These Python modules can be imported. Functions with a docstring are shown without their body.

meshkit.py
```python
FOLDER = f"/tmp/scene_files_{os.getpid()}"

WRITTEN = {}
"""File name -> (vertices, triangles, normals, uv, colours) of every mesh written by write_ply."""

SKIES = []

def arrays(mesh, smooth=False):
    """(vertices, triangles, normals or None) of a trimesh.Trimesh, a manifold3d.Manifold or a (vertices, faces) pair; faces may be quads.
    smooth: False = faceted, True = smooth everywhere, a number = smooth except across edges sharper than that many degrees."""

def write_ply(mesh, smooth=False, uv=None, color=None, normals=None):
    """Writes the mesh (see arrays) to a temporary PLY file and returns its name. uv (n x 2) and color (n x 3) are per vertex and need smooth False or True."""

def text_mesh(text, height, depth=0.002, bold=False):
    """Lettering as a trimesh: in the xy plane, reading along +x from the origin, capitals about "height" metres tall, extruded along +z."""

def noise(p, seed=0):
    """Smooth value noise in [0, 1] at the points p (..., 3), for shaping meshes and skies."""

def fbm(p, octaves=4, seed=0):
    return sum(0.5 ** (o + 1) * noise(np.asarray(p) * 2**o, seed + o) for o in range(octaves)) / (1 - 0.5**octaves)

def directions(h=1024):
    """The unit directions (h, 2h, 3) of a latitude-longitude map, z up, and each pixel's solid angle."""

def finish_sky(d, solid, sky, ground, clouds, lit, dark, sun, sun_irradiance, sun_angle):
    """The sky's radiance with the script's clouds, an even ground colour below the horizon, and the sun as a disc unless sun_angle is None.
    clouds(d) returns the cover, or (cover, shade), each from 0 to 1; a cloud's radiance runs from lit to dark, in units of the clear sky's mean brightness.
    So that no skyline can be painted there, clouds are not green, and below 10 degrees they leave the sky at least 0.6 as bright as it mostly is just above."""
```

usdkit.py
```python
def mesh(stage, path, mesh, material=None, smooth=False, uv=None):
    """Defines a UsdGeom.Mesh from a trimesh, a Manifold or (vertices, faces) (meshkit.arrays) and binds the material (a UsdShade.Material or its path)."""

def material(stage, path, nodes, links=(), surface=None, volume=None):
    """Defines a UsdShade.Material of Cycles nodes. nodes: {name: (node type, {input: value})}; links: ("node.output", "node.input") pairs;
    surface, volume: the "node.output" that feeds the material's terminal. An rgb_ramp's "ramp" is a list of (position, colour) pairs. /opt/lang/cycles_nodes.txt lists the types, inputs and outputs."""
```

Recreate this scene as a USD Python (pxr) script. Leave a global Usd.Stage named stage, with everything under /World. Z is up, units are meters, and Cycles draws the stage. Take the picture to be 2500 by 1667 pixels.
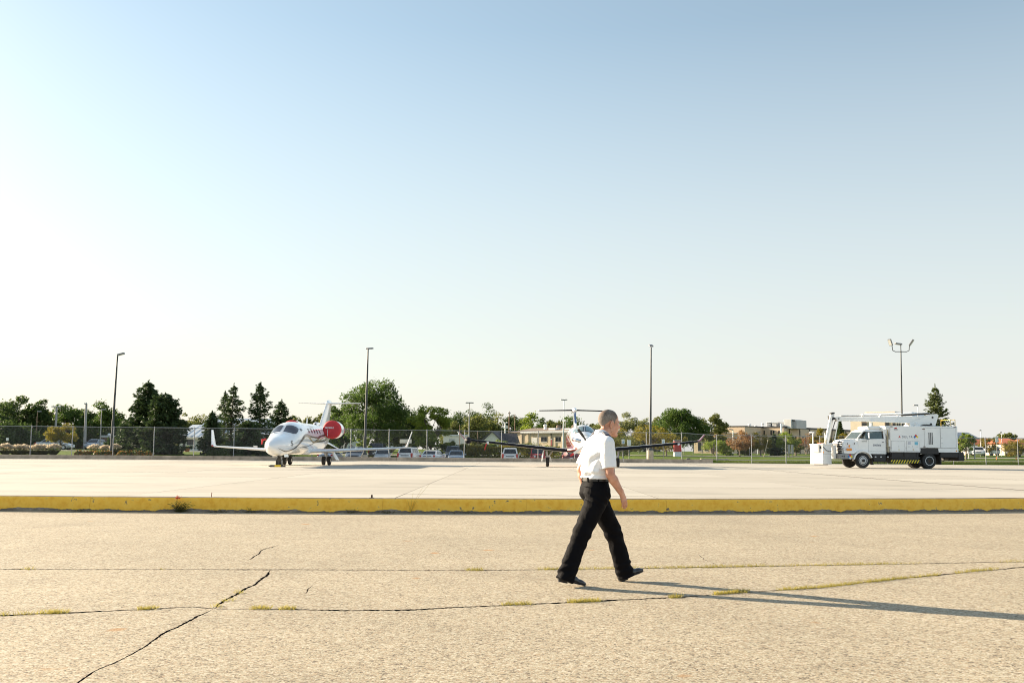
import math, random
import numpy as np
import trimesh, shapely
import shapely.geometry as sg
import shapely.ops as so
import manifold3d as m3
import usdkit, meshkit
from pxr import Usd, UsdGeom, UsdLux, UsdShade, Gf, Sdf

stage = Usd.Stage.CreateInMemory()
UsdGeom.SetStageUpAxis(stage, UsdGeom.Tokens.z)
UsdGeom.SetStageMetersPerUnit(stage, 1.0)
UsdGeom.Xform.Define(stage, '/World')
UsdGeom.Scope.Define(stage, '/World/Looks')

# ---------------------------------------------------------------- camera
EYE = 1.345
PITCH = math.atan(264.5 / 2430)
ROLL = 0.008
CP, SP, CR, SR = math.cos(PITCH), math.sin(PITCH), math.cos(ROLL), math.sin(ROLL)
R0, U0, FW = np.array([1, 0, 0.]), np.array([0, -SP, CP]), np.array([0, CP, SP])
CAM_R, CAM_U = CR * R0 + SR * U0, CR * U0 - SR * R0
cam = UsdGeom.Camera.Define(stage, '/World/camera')
mx = Gf.Matrix4d(*CAM_R, 0, *CAM_U, 0, *(-FW), 0, 0, 0, EYE, 1)
cam.AddTransformOp().Set(mx)
cam.CreateFocalLengthAttr(35.0)
cam.CreateHorizontalApertureAttr(36.0)
cam.CreateVerticalApertureAttr(36.0 * 1667 / 2500)
cam.CreateClippingRangeAttr(Gf.Vec2f(0.1, 6000))
cam.CreateFStopAttr(13.0)
cam.CreateFocusDistanceAttr(10.4)
cam.CreateExposureAttr(1.63)

# ---------------------------------------------------------------- sky and sun
SUN_EL = math.radians(16.0)
SUN_H = np.array([-0.873, 0.487])
SUN_H /= np.linalg.norm(SUN_H)
SUN = np.array([SUN_H[0] * math.cos(SUN_EL), SUN_H[1] * math.cos(SUN_EL), math.sin(SUN_EL)])
dome = UsdLux.DomeLight.Define(stage, '/World/sky')
skymat = usdkit.material(stage, '/World/Looks/sky_look', {
    'sky': ('sky_texture', {'sky_type': 'single_scattering', 'sun_disc': False, 'sun_elevation': SUN_EL,
                            'sun_rotation': math.atan2(SUN[0], SUN[1]), 'altitude': 200.0, 'air_density': 1.1,
                            'aerosol_density': 0.7, 'ozone_density': 1.8}),
    # thin high veil, denser towards the horizon all round
    'g': ('geometry', {}), 's': ('separate_xyz', {}), 'mp': ('mapping', {'scale': (1.0, 1.0, 3.0)}),
    'n': ('noise_texture', {'scale': 1.3, 'detail': 4.0, 'roughness': 0.45}),
    'low': ('map_range', {'from_min': 0.0, 'from_max': 0.40, 'to_min': 0.88, 'to_max': 0.12, 'clamp': True}),
    'nm': ('map_range', {'from_min': 0.3, 'from_max': 0.7, 'to_min': 0.9, 'to_max': 1.1, 'clamp': True}),
    'f': ('math', {'math_type': 'multiply', 'use_clamp': True}),
    'veil': ('mix_color', {'b': (3.4, 3.4, 3.42)}),
    'wb': ('mix_color', {'blend_type': 'multiply', 'fac': 1.0, 'b': (1.06, 1.0, 0.86), 'use_clamp_result': False, 'use_clamp': False}),
    'bg': ('background_shader', {'strength': 0.079})},
    [('g.position', 's.vector'), ('g.position', 'mp.vector'), ('mp.vector', 'n.vector'), ('s.z', 'low.value'), ('n.fac', 'nm.value'), ('low.result', 'f.value1'), ('nm.result', 'f.value2'),
     ('f.value', 'veil.fac'), ('sky.color', 'wb.a'), ('wb.result', 'veil.a'), ('veil.result', 'bg.color')], surface='bg.background')
UsdShade.MaterialBindingAPI.Apply(dome.GetPrim()).Bind(skymat)
dome.GetPrim().SetCustomDataByKey('kind', 'structure')
dome.GetPrim().SetCustomDataByKey('label', 'clear pale blue sky, whitest towards the low sun')
dome.GetPrim().SetCustomDataByKey('category', 'sky')
sun = UsdLux.DistantLight.Define(stage, '/World/sun')
sun.CreateNormalizeAttr(True)
sun.CreateIntensityAttr(1.25)
sun.CreateAngleAttr(0.53)
sun.CreateColorAttr(Gf.Vec3f(1.0, 0.845, 0.64))
zl = SUN
xl = np.cross([0, 0, 1], zl); xl /= np.linalg.norm(xl)
yl = np.cross(zl, xl)
sun.AddTransformOp().Set(Gf.Matrix4d(*xl, 0, *yl, 0, *zl, 0, 0, 0, 50, 1))


# ---------------------------------------------------------------- helpers
def at(u, v, Y):
    """World point at distance Y in front whose picture position in the photograph is (u, v)."""
    a, b = (u - 1250.0) / 2430, (833.5 - v) / 2430
    d = FW + a * CAM_R + b * CAM_U
    t = Y / d[1]
    return np.array([d[0] * t, Y, EYE + d[2] * t])


def gx(u, Y, v=1100):
    return float(at(u, v, Y)[0])


def gz(u, v, Y):
    return float(at(u, v, Y)[2])


def onz(u, v, z=0.0):
    """World point on the level z seen at (u, v)."""
    a, b = (u - 1250.0) / 2430, (833.5 - v) / 2430
    d = FW + a * CAM_R + b * CAM_U
    t = (z - EYE) / d[2]
    return np.array([d[0] * t, d[1] * t, z])


_names = {}


def numbered(parent, name):
    k = _names.get((parent, name), 0)
    _names[(parent, name)] = k + 1
    return name if k == 0 else '%s_%03d' % (name, k)


def tag(p, label=None, cat=None, group=None, kind=None):
    p = p.GetPrim() if hasattr(p, 'GetPrim') else p
    for k, v in (('label', label), ('category', cat), ('group', group), ('kind', kind)):
        if v:
            p.SetCustomDataByKey(k, v)
    return p


def path_of(parent):
    return '/World' if parent is None else str(parent.GetPath())


def thing(name, label=None, cat=None, loc=(0, 0, 0), rz=0.0, group=None, kind=None):
    x = UsdGeom.Xform.Define(stage, '/World/' + numbered('/World', name))
    x.AddTranslateOp().Set(Gf.Vec3d(*map(float, loc)))
    if rz:
        x.AddRotateZOp().Set(float(rz))
    return tag(x, label, cat, group, kind)


def copy_of(src, label, loc, rz=0.0, group=None, name=None):
    """Another thing like src: its own prim that shares the parts of src."""
    nm = name or str(src.GetName())
    base = nm.rsplit('_', 1)[0] if nm[-3:].isdigit() else nm
    x = UsdGeom.Xform.Define(stage, '/World/' + numbered('/World', base))
    p = x.GetPrim()
    p.GetReferences().AddInternalReference(src.GetPath())
    x.ClearXformOpOrder()
    x.AddTranslateOp(opSuffix='put').Set(Gf.Vec3d(*map(float, loc)))
    x.AddRotateZOp(opSuffix='put').Set(float(rz))
    p.SetInstanceable(True)
    was = src.GetCustomData()
    return tag(p, label, was.get('category'), group or was.get('group'))


def obj(name, mesh, mat, parent=None, label=None, smooth=30, kind=None, cat=None, group=None):
    pp = path_of(parent)
    if isinstance(mesh, list):
        mesh = cat_(mesh)
    m = usdkit.mesh(stage, pp + '/' + numbered(pp, name), mesh, mat, smooth=smooth)
    m.CreateDoubleSidedAttr(True)
    return tag(m, label, cat, group, kind)


def cat_(ms):
    vs, fs, n = [], [], 0
    for m in ms:
        v, f = (np.asarray(m.vertices), np.asarray(m.faces)) if hasattr(m, 'faces') else m
        f = np.asarray(f, int)
        if f.shape[1] == 4:
            f = np.vstack([f[:, [0, 1, 2]], f[:, [0, 2, 3]]])
        vs.append(np.asarray(v, float)); fs.append(f + n); n += len(v)
    return np.vstack(vs), np.vstack(fs)


BOXF = np.array([[0, 2, 3, 1], [4, 5, 7, 6], [0, 1, 5, 4], [2, 6, 7, 3], [0, 4, 6, 2], [1, 3, 7, 5]])


def box(x0, x1, y0, y1, z0, z1, ch=0.0):
    if ch > 0:
        t = m3.Manifold.batch_hull([m3.Manifold.cube([x1 - x0 - 2 * a, y1 - y0 - 2 * b, z1 - z0 - 2 * c]).translate([x0 + a, y0 + b, z0 + c])
                                    for a, b, c in ((ch, ch, 0), (ch, 0, ch), (0, ch, ch))]).to_mesh()
        return t.vert_properties[:, :3].astype(float), t.tri_verts.astype(int)
    v = np.array([[x, y, z] for z in (z0, z1) for y in (y0, y1) for x in (x0, x1)], float)
    return v, BOXF


def xf(m, R=None, t=(0, 0, 0), s=1.0):
    v, f = m if isinstance(m, tuple) else (np.asarray(m.vertices), np.asarray(m.faces))
    v = np.asarray(v, float) * s
    if R is not None:
        v = v @ np.asarray(R).T
    return v + np.asarray(t, float), np.asarray(f)


def rotz(a):
    c, s = math.cos(a), math.sin(a)
    return np.array([[c, -s, 0], [s, c, 0], [0, 0, 1.]])


def roty(a):
    c, s = math.cos(a), math.sin(a)
    return np.array([[c, 0, s], [0, 1, 0], [-s, 0, c]])


def rotx(a):
    c, s = math.cos(a), math.sin(a)
    return np.array([[1, 0, 0], [0, c, -s], [0, s, c]])


def loft(rings, cap=True, closed=True):
    """Skin through rings, each an (n, 3) loop."""
    rings = [np.asarray(r, float) for r in rings]
    n, k = len(rings[0]), len(rings)
    v = np.vstack(rings)
    f = []
    m = n if closed else n - 1
    for i in range(k - 1):
        for j in range(m):
            a, b = i * n + j, i * n + (j + 1) % n
            f.append([a, b, b + n]); f.append([a, b + n, a + n])
    if cap:
        c0, c1 = len(v), len(v) + 1
        v = np.vstack([v, rings[0].mean(0), rings[-1].mean(0)])
        for j in range(m):
            f.append([c0, (j + 1) % n, j])
            f.append([c1, (k - 1) * n + j, (k - 1) * n + (j + 1) % n])
    return v, np.array(f)


def frame_of(d):
    d = np.asarray(d, float) / np.linalg.norm(d)
    a = np.array([0, 0, 1.]) if abs(d[2]) < 0.9 else np.array([1., 0, 0])
    x = np.cross(a, d); x /= np.linalg.norm(x)
    return x, np.cross(d, x)


def tube(pts, r, n=8, cap=True):
    pts = np.asarray(pts, float)
    r = np.broadcast_to(r, len(pts))
    t = np.linspace(0, 2 * math.pi, n, endpoint=False)
    rings = []
    x0 = None
    for i, p in enumerate(pts):
        d = pts[min(i + 1, len(pts) - 1)] - pts[max(i - 1, 0)]
        if x0 is None:
            x0, y = frame_of(d)
        else:
            d = d / np.linalg.norm(d)
            x0 = x0 - d * (x0 @ d); x0 /= np.linalg.norm(x0)
        y = np.cross(d / np.linalg.norm(d), x0)
        rings.append(p + r[i] * (np.cos(t)[:, None] * x0 + np.sin(t)[:, None] * y))
    return loft(rings, cap)


def disc_stack(prof, axis='z', n=24, c=(0, 0, 0)):
    """Solid of revolution: prof = [(radius, height)] about an axis."""
    t = np.linspace(0, 2 * math.pi, n, endpoint=False)
    rings = []
    for r, h in prof:
        a, b = r * np.cos(t), r * np.sin(t)
        hh = np.full(n, h)
        rings.append(np.stack({'z': (a, b, hh), 'x': (hh, a, b), 'y': (b, hh, a)}[axis], 1) + np.asarray(c, float))
    return loft(rings)


def extrude(poly, h, z0=0.0):
    out = []
    for g in (getattr(poly, 'geoms', None) or [poly]):
        if g.is_empty or g.area < 1e-9:
            continue
        t = trimesh.creation.extrude_polygon(g, h, engine='earcut')
        out.append((np.asarray(t.vertices) + [0, 0, z0], np.asarray(t.faces)))
    return cat_(out)


def hull(pts):
    t = m3.Manifold.hull_points(np.asarray(pts, np.float32)).to_mesh()
    return t.vert_properties[:, :3].astype(float), t.tri_verts.astype(int)


def rbox(x0, x1, y0, y1, z0, z1, r, n=8):
    """Rounded box."""
    s = m3.Manifold.sphere(r, n)
    t = m3.Manifold.batch_hull([s.translate([x, y, z]) for x in (x0 + r, x1 - r) for y in (y0 + r, y1 - r) for z in (z0 + r, z1 - r)]).to_mesh()
    return t.vert_properties[:, :3].astype(float), t.tri_verts.astype(int)


def plate(pts, th, n=None):
    """A flat polygon (in order) given thickness th along its normal, centred outwards."""
    p = np.asarray(pts, float)
    if n is None:
        n = np.cross(p[1] - p[0], p[2] - p[0])
    n = n / np.linalg.norm(n)
    k = len(p)
    v = np.vstack([p, p + n * th])
    f = []
    for i in range(1, k - 1):
        f += [[0, i + 1, i], [k, k + i, k + i + 1]]
    for i in range(k):
        j = (i + 1) % k
        f += [[i, j, k + j], [i, k + j, k + i]]
    return v, np.array(f)


# ---------------------------------------------------------------- materials
_mats = {}


def M(name, col, rough=0.5, metal=0.0, var=0.12, scale=3.0, detail=5.0, bump=0.0, bscale=40.0, coat=0.0, spec=0.5, trans=0.0, sheen=0.0, world=False):
    """Principled material with noise-driven tone variation and fine relief."""
    if name in _mats:
        return _mats[name]
    c = np.asarray(col, float)
    nodes = {'tc': ('geometry', {}) if world else ('texture_coordinate', {}),
             'n': ('noise_texture', {'scale': scale, 'detail': detail, 'roughness': 0.6}),
             'r': ('rgb_ramp', {'ramp': [(0.25, tuple(np.clip(c * (1 - var), 0, 1))), (0.5, tuple(c)), (0.75, tuple(np.clip(c * (1 + var), 0, 1)))]}),
             'p': ('principled_bsdf', {'roughness': rough, 'metallic': metal, 'coat_weight': coat, 'coat_roughness': 0.05, 'specular_ior_level': spec, 'sheen_weight': sheen})}
    src = 'tc.position' if world else 'tc.object'
    links = [(src, 'n.vector'), ('n.fac', 'r.fac'), ('r.color', 'p.base_color')]
    if bump > 0:
        nodes['n2'] = ('noise_texture', {'scale': bscale, 'detail': 3.0})
        nodes['b'] = ('bump', {'strength': bump, 'distance': 0.02})
        links += [(src, 'n2.vector'), ('n2.fac', 'b.height'), ('b.normal', 'p.normal')]
    surf = 'p.BSDF'
    if trans > 0:
        nodes['t'] = ('translucent_bsdf', {})
        nodes['mx'] = ('mix_closure', {'fac': trans})
        links += [('r.color', 't.color'), ('p.BSDF', 'mx.closure1'), ('t.BSDF', 'mx.closure2')]
        surf = 'mx.closure'
    _mats[name] = usdkit.material(stage, '/World/Looks/' + name, nodes, links, surface=surf)
    return _mats[name]


def leafmat(name, cols, trans=0.45, rough=0.6):
    """Foliage: each leaf clump face takes a tone of its own, larger drifts of tone over it."""
    if name in _mats:
        return _mats[name]
    k = len(cols)
    nodes = {'g': ('geometry', {}), 'n': ('noise_texture', {'scale': 0.9, 'detail': 3.0}),
             'mxf': ('mix_float', {'fac': 0.45}),
             'r': ('rgb_ramp', {'ramp': [(0.2 + 0.6 * i / (k - 1), c) for i, c in enumerate(cols)]}),
             'p': ('principled_bsdf', {'roughness': rough, 'specular_ior_level': 0.3}),
             't': ('translucent_bsdf', {}), 'mx': ('mix_closure', {'fac': trans})}
    links = [('g.position', 'n.vector'), ('g.random_per_island', 'mxf.a'), ('n.fac', 'mxf.b'), ('mxf.result', 'r.fac'),
             ('r.color', 'p.base_color'), ('r.color', 't.color'), ('p.BSDF', 'mx.closure1'), ('t.BSDF', 'mx.closure2')]
    _mats[name] = usdkit.material(stage, '/World/Looks/' + name, nodes, links, surface='mx.closure')
    return _mats[name]


def glassmat(name, tint=(0.03, 0.035, 0.04), through=0.25, rough=0.03):
    """A pane: partly see-through, the rest dark and glossy."""
    if name in _mats:
        return _mats[name]
    nodes = {'p': ('principled_bsdf', {'base_color': tint, 'roughness': rough, 'specular_ior_level': 0.6}),
             't': ('transparent_bsdf', {'color': (0.75, 0.8, 0.8)}), 'f': ('fresnel', {'IOR': 1.5}),
             'm': ('math', {'math_type': 'multiply_add', 'value2': -through, 'value3': through}),
             'mx': ('mix_closure', {})}
    _mats[name] = usdkit.material(stage, '/World/Looks/' + name, nodes,
                                  [('f.fac', 'm.value1'), ('m.value', 'mx.fac'), ('p.BSDF', 'mx.closure1'), ('t.BSDF', 'mx.closure2')], surface='mx.closure')
    return _mats[name]


def quad_cloud(P, D, N, L, W):
    """Rhombic leaves: centres P, long axes D, side axes from N, lengths L, widths W."""
    D = D / np.linalg.norm(D, axis=1, keepdims=True)
    S = np.cross(D, N); S /= np.maximum(np.linalg.norm(S, axis=1, keepdims=True), 1e-9)
    L, W = np.broadcast_to(L, len(P))[:, None], np.broadcast_to(W, len(P))[:, None]
    v = np.stack([P - D * L / 2, P + S * W / 2, P + D * L / 2, P - S * W / 2], 1).reshape(-1, 3)
    i = np.arange(len(P))[:, None] * 4
    return v, np.vstack([i + [0, 1, 2], i + [0, 2, 3]])


def facade(u0, Y, deg):
    """A front that starts at picture column u0 at distance Y and turns by deg: gives column -> metres along it, (column, row) -> height."""
    x0, a = gx(u0, Y), math.radians(deg)
    c, s_ = math.cos(a), math.sin(a)

    def S(u, d=0.0):
        k = gx(u, 100.0) / 100.0          # direction of the column
        # point = (x0 + s c - d s_, Y + s s_ + d c), on the ray x = k y
        return (k * (Y + d * c) - x0 + d * s_) / (c - k * s_)

    def Z(u, v, d=0.0):
        s0 = S(u, d)
        return gz(u, v, Y + s0 * s_ + d * c)
    return x0, S, Z
# ================================================================ setting
APZ = 0.295      # level of the concrete apron
FA, FB = np.array([-39.8, 84.0]), np.array([17.0, 91.5])    # line of the low wall and the fence
FD = (FB - FA) / np.linalg.norm(FB - FA)
FN = np.array([-FD[1], FD[0]])


def fence_y(x):
    return FA[1] + (x - FA[0]) * FD[1] / FD[0]


def kerb_y(x):
    t = np.clip(x, -24, 30) + 0.44
    return 21.46 + 0.1052 * t + 0.00678 * t * t


def sstep(a, b, x):
    t = np.clip((x - a) / (b - a), 0, 1)
    return t * t * (3 - 2 * t)


def terrain(x, y):
    """Height of the land behind the fence: a sunken car park to the left, lawns rising gently beyond."""
    x, y = np.asarray(x, float), np.asarray(y, float)
    e = y - fence_y(x)
    high = np.interp(y, [84, 92, 97, 121, 160, 250, 600, 3000], [0.28, 0.32, 0.52, 0.75, 1.0, 1.15, 1.2, 1.2])
    leftz = np.interp(e, [0, 4, 30, 90], [0.58, 0.62, 0.8, 1.0])
    low = np.interp(y, [84, 114.5, 118.5, 160, 250, 600], [-0.2, -0.2, 0.55, 1.0, 1.15, 1.2])
    wl = sstep(-25.5, -22.5, x) * (1 - sstep(9.5, 13.5, x))
    hl = high + (leftz - high) * (1 - sstep(-25, -20, x)) * (y < 150)
    hl = hl + (np.interp(e, [0, 5], [0.6, 0.5]) - hl) * ((x > 9) & (x < 19.0) & (e < 5))
    z = hl * (1 - wl) + low * wl
    return np.where(e < 0.35, -0.4, z)


# --- the land
xs = np.unique(np.concatenate([np.linspace(-2500, -120, 14), np.linspace(-120, 150, 136), np.linspace(150, 2500, 14)]))
def strip(xs, ys_rel, base_fn, dz=0.0, zfn=None):
    X = np.repeat(xs[None], len(ys_rel), 0)
    Y = base_fn(X) + np.asarray(ys_rel)[:, None]
    Z = (terrain if zfn is None else zfn)(X, Y) + dz
    n, m = X.shape
    v = np.stack([X, Y, Z], -1).reshape(-1, 3)
    i = (np.arange(n - 1)[:, None] * m + np.arange(m - 1)[None]).ravel()
    return v, np.stack([i, i + 1, i + 1 + m, i + m], 1)
lawn_mat = usdkit.material(stage, '/World/Looks/lawn', {
    'g': ('geometry', {}), 'n': ('noise_texture', {'scale': 0.35, 'detail': 8.0, 'roughness': 0.7}),
    'n2': ('noise_texture', {'scale': 9.0, 'detail': 4.0}), 'm': ('mix_float', {'fac': 0.4}),
    'r': ('rgb_ramp', {'ramp': [(0.3, (0.06, 0.10, 0.015)), (0.5, (0.115, 0.165, 0.025)), (0.68, (0.21, 0.21, 0.06))]}),
    'b': ('bump', {'strength': 0.8, 'distance': 0.06}), 'p': ('principled_bsdf', {'roughness': 0.9, 'specular_ior_level': 0.05})},
    [('g.position', 'n.vector'), ('g.position', 'n2.vector'), ('n.fac', 'm.a'), ('n2.fac', 'm.b'), ('m.result', 'r.fac'), ('r.color', 'p.base_color'),
     ('n2.fac', 'b.height'), ('b.normal', 'p.normal')], surface='p.BSDF')
rel = np.array([-160, -0.1, 0.36, 0.6, 2, 4, 6, 9, 12, 15, 18, 21, 24, 26, 28, 30, 32, 34, 38, 45, 55, 70, 90, 120, 160, 250, 500, 1000, 2500.])
obj('ground', strip(xs, rel, lambda x: 90 + 0.132 * (np.clip(x, -120, 150) - 5.6)), lawn_mat, label='grassy land behind the fence reaching to the horizon', smooth=True, kind='structure', cat='ground')

asph = M('old_asphalt', (0.13, 0.125, 0.12), 0.9, var=0.3, scale=0.8, bump=0.3, bscale=30, world=True)
conc_road = M('pale_road', (0.33, 0.31, 0.28), 0.9, var=0.2, scale=0.5, bump=0.2, bscale=20, world=True)
xr = np.linspace(-24, 11.5, 36)
obj('car_park', strip(xr, np.linspace(2.0, 25.5, 12), fence_y, 0.012), asph, label='sunken asphalt car park behind the fence', kind='structure', cat='car park')
xr = np.linspace(-90, 130, 111)
obj('road', strip(xr, np.linspace(0, 6.5, 6), lambda x: 122 + 0.05 * x, 0.012), conc_road, label='pale road running across behind the lawn', kind='structure', cat='road')
xr = np.linspace(19.5, 130, 56)
obj('footpath', strip(xr, np.linspace(5.0, 8.2, 6), fence_y, 0.012), asph, label='dark asphalt path behind the right of the fence', kind='structure', cat='path')

# --- concrete apron: slabs parted by real joints
kx = np.linspace(-30, 48, 79)
kerb_line = [(x, kerb_y(x)) for x in kx]
region = sg.Polygon([(x, y + 0.32) for x, y in kerb_line] + [(48 + 26, fence_y(74) - 0.02), (-62, fence_y(-62) - 0.02), (-50, 40)])
slab_mats = []
for i, c in enumerate([(0.50, 0.46, 0.39), (0.475, 0.435, 0.365), (0.52, 0.48, 0.405)]):
    slab_mats.append(usdkit.material(stage, '/World/Looks/slab_concrete_%d' % i, {
        'g': ('geometry', {}), 'mp': ('mapping', {'scale': (0.25, 1.0, 1.0)}),
        'n': ('noise_texture', {'scale': 0.7, 'detail': 8.0, 'roughness': 0.65}),
        'n2': ('noise_texture', {'scale': 45.0, 'detail': 3.0}), 'm': ('mix_float', {'fac': 0.35}),
        'r': ('rgb_ramp', {'ramp': [(0.25, tuple(np.array(c) * 0.8)), (0.5, c), (0.75, tuple(np.array(c) * 1.1))]}),
        'sn': ('separate_xyz', {}), 'wall': ('math', {'math_type': 'less_than', 'value2': 0.5}), 'dirt': ('mix_color', {'b': (0.05, 0.042, 0.035)}),
        'ns': ('noise_texture', {'scale': 0.22, 'detail': 6.0, 'roughness': 0.6}), 'sr': ('map_range', {'from_min': 0.52, 'from_max': 0.72, 'to_min': 1.0, 'to_max': 0.80, 'clamp': True}), 'st': ('mix_color', {'blend_type': 'multiply', 'fac': 1.0}),
        'b': ('bump', {'strength': 0.15, 'distance': 0.01}), 'p': ('principled_bsdf', {'roughness': 0.85, 'specular_ior_level': 0.2})},
        [('g.position', 'mp.vector'), ('mp.vector', 'n.vector'), ('g.position', 'n2.vector'), ('n.fac', 'm.a'), ('n2.fac', 'm.b'), ('m.result', 'r.fac'), ('g.position', 'ns.vector'), ('ns.fac', 'sr.value'), ('r.color', 'st.a'), ('sr.result', 'st.b'), ('st.result', 'dirt.a'), ('g.true_normal', 'sn.vector'), ('sn.z', 'wall.value1'), ('wall.value', 'dirt.fac'), ('dirt.result', 'p.base_color'),
         ('n2.fac', 'b.height'), ('b.normal', 'p.normal')], surface='p.BSDF'))
apron = thing('apron', 'pale concrete apron where the aircraft stand', 'apron', kind='structure')
rng = np.random.default_rng(5)
JX = 14.9
SW = 5.8
tar_dark = M('joint_tar', (0.045, 0.04, 0.035), 1.0, spec=0.05, world=True)
obj('joint_sealant', extrude(sg.box(14.9 - 0.052, 22.5, 14.9 + 0.052, 95).intersection(region), 0.03, APZ - 0.026), tar_dark, apron)
obj('joint_bed', extrude(region, 0.05, APZ - 0.058), tar_dark, apron)
for i in range(-13, 11):
    for j in range(0, 14):
        x0, x1 = JX + i * SW, JX + (i + 1) * SW
        y0, y1 = 17.4 + j * 6.1, 17.4 + (j + 1) * 6.1
        gl = 0.045 if i == 0 else 0.007
        gr = 0.045 if i == -1 else 0.007
        p = sg.box(x0 + gl, y0 + 0.006, x1 - gr, y1 - 0.006).intersection(region)
        if p.is_empty or p.area < 0.3 or p.geom_type != 'Polygon':
            continue
        if abs(p.centroid.x) > p.centroid.y * 0.56 + 5:
            continue
        obj('slab', extrude(p, 0.06, APZ - 0.06 + rng.uniform(-0.002, 0.002)), slab_mats[rng.integers(3)], apron, smooth=False)

# --- kerb: painted yellow on its face down to a ragged edge
kerb_mat = usdkit.material(stage, '/World/Looks/painted_kerb', {
    'g': ('geometry', {}), 's': ('separate_xyz', {}), 'sn': ('separate_xyz', {}),
    'n': ('noise_texture', {'scale': 2.2, 'detail': 8.0, 'roughness': 0.7}), 'n2': ('noise_texture', {'scale': 7.0, 'detail': 6.0, 'roughness': 0.7}),
    'n3': ('noise_texture', {'scale': 60.0, 'detail': 2.0}),
    'edge': ('math', {'math_type': 'multiply_add', 'value2': 0.22, 'value3': -0.062}),
    'above': ('math', {'math_type': 'greater_than'}),
    'top': ('math', {'math_type': 'less_than', 'value2': 0.6}),
    'and': ('math', {'math_type': 'multiply'}),
    'spot': ('map_range', {'from_min': 0.625, 'from_max': 0.68, 'to_min': 1.0, 'to_max': 0.0, 'clamp': True}),
    'and2': ('math', {'math_type': 'multiply'}),
    'yel': ('rgb_ramp', {'ramp': [(0.3, (0.78, 0.38, 0.02)), (0.5, (0.90, 0.51, 0.05)), (0.7, (0.93, 0.57, 0.08))]}),
    'con': ('rgb_ramp', {'ramp': [(0.3, (0.07, 0.058, 0.045)), (0.55, (0.16, 0.13, 0.10)), (0.75, (0.40, 0.34, 0.27))]}),
    'mx': ('mix_color', {}), 'b': ('bump', {'strength': 0.4, 'distance': 0.01}), 'p': ('principled_bsdf', {'roughness': 0.7})},
    [('g.position', 's.vector'), ('g.true_normal', 'sn.vector'), ('g.position', 'n.vector'), ('g.position', 'n2.vector'), ('g.position', 'n3.vector'),
     ('n.fac', 'edge.value1'), ('s.z', 'above.value1'), ('edge.value', 'above.value2'), ('sn.z', 'top.value1'), ('above.value', 'and.value1'), ('top.value', 'and.value2'),
     ('n2.fac', 'spot.value'), ('spot.result', 'and2.value1'), ('and.value', 'and2.value2'),
     ('n2.fac', 'yel.fac'), ('n.fac', 'con.fac'), ('con.color', 'mx.a'), ('yel.color', 'mx.b'), ('and2.value', 'mx.fac'), ('mx.result', 'p.base_color'),
     ('n3.fac', 'b.height'), ('b.normal', 'p.normal')], surface='p.BSDF')
kerb = thing('kerb', 'long raised concrete kerb with a worn yellow face', 'kerb', kind='structure')
rng = np.random.default_rng(8)
x = -21.0
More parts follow.
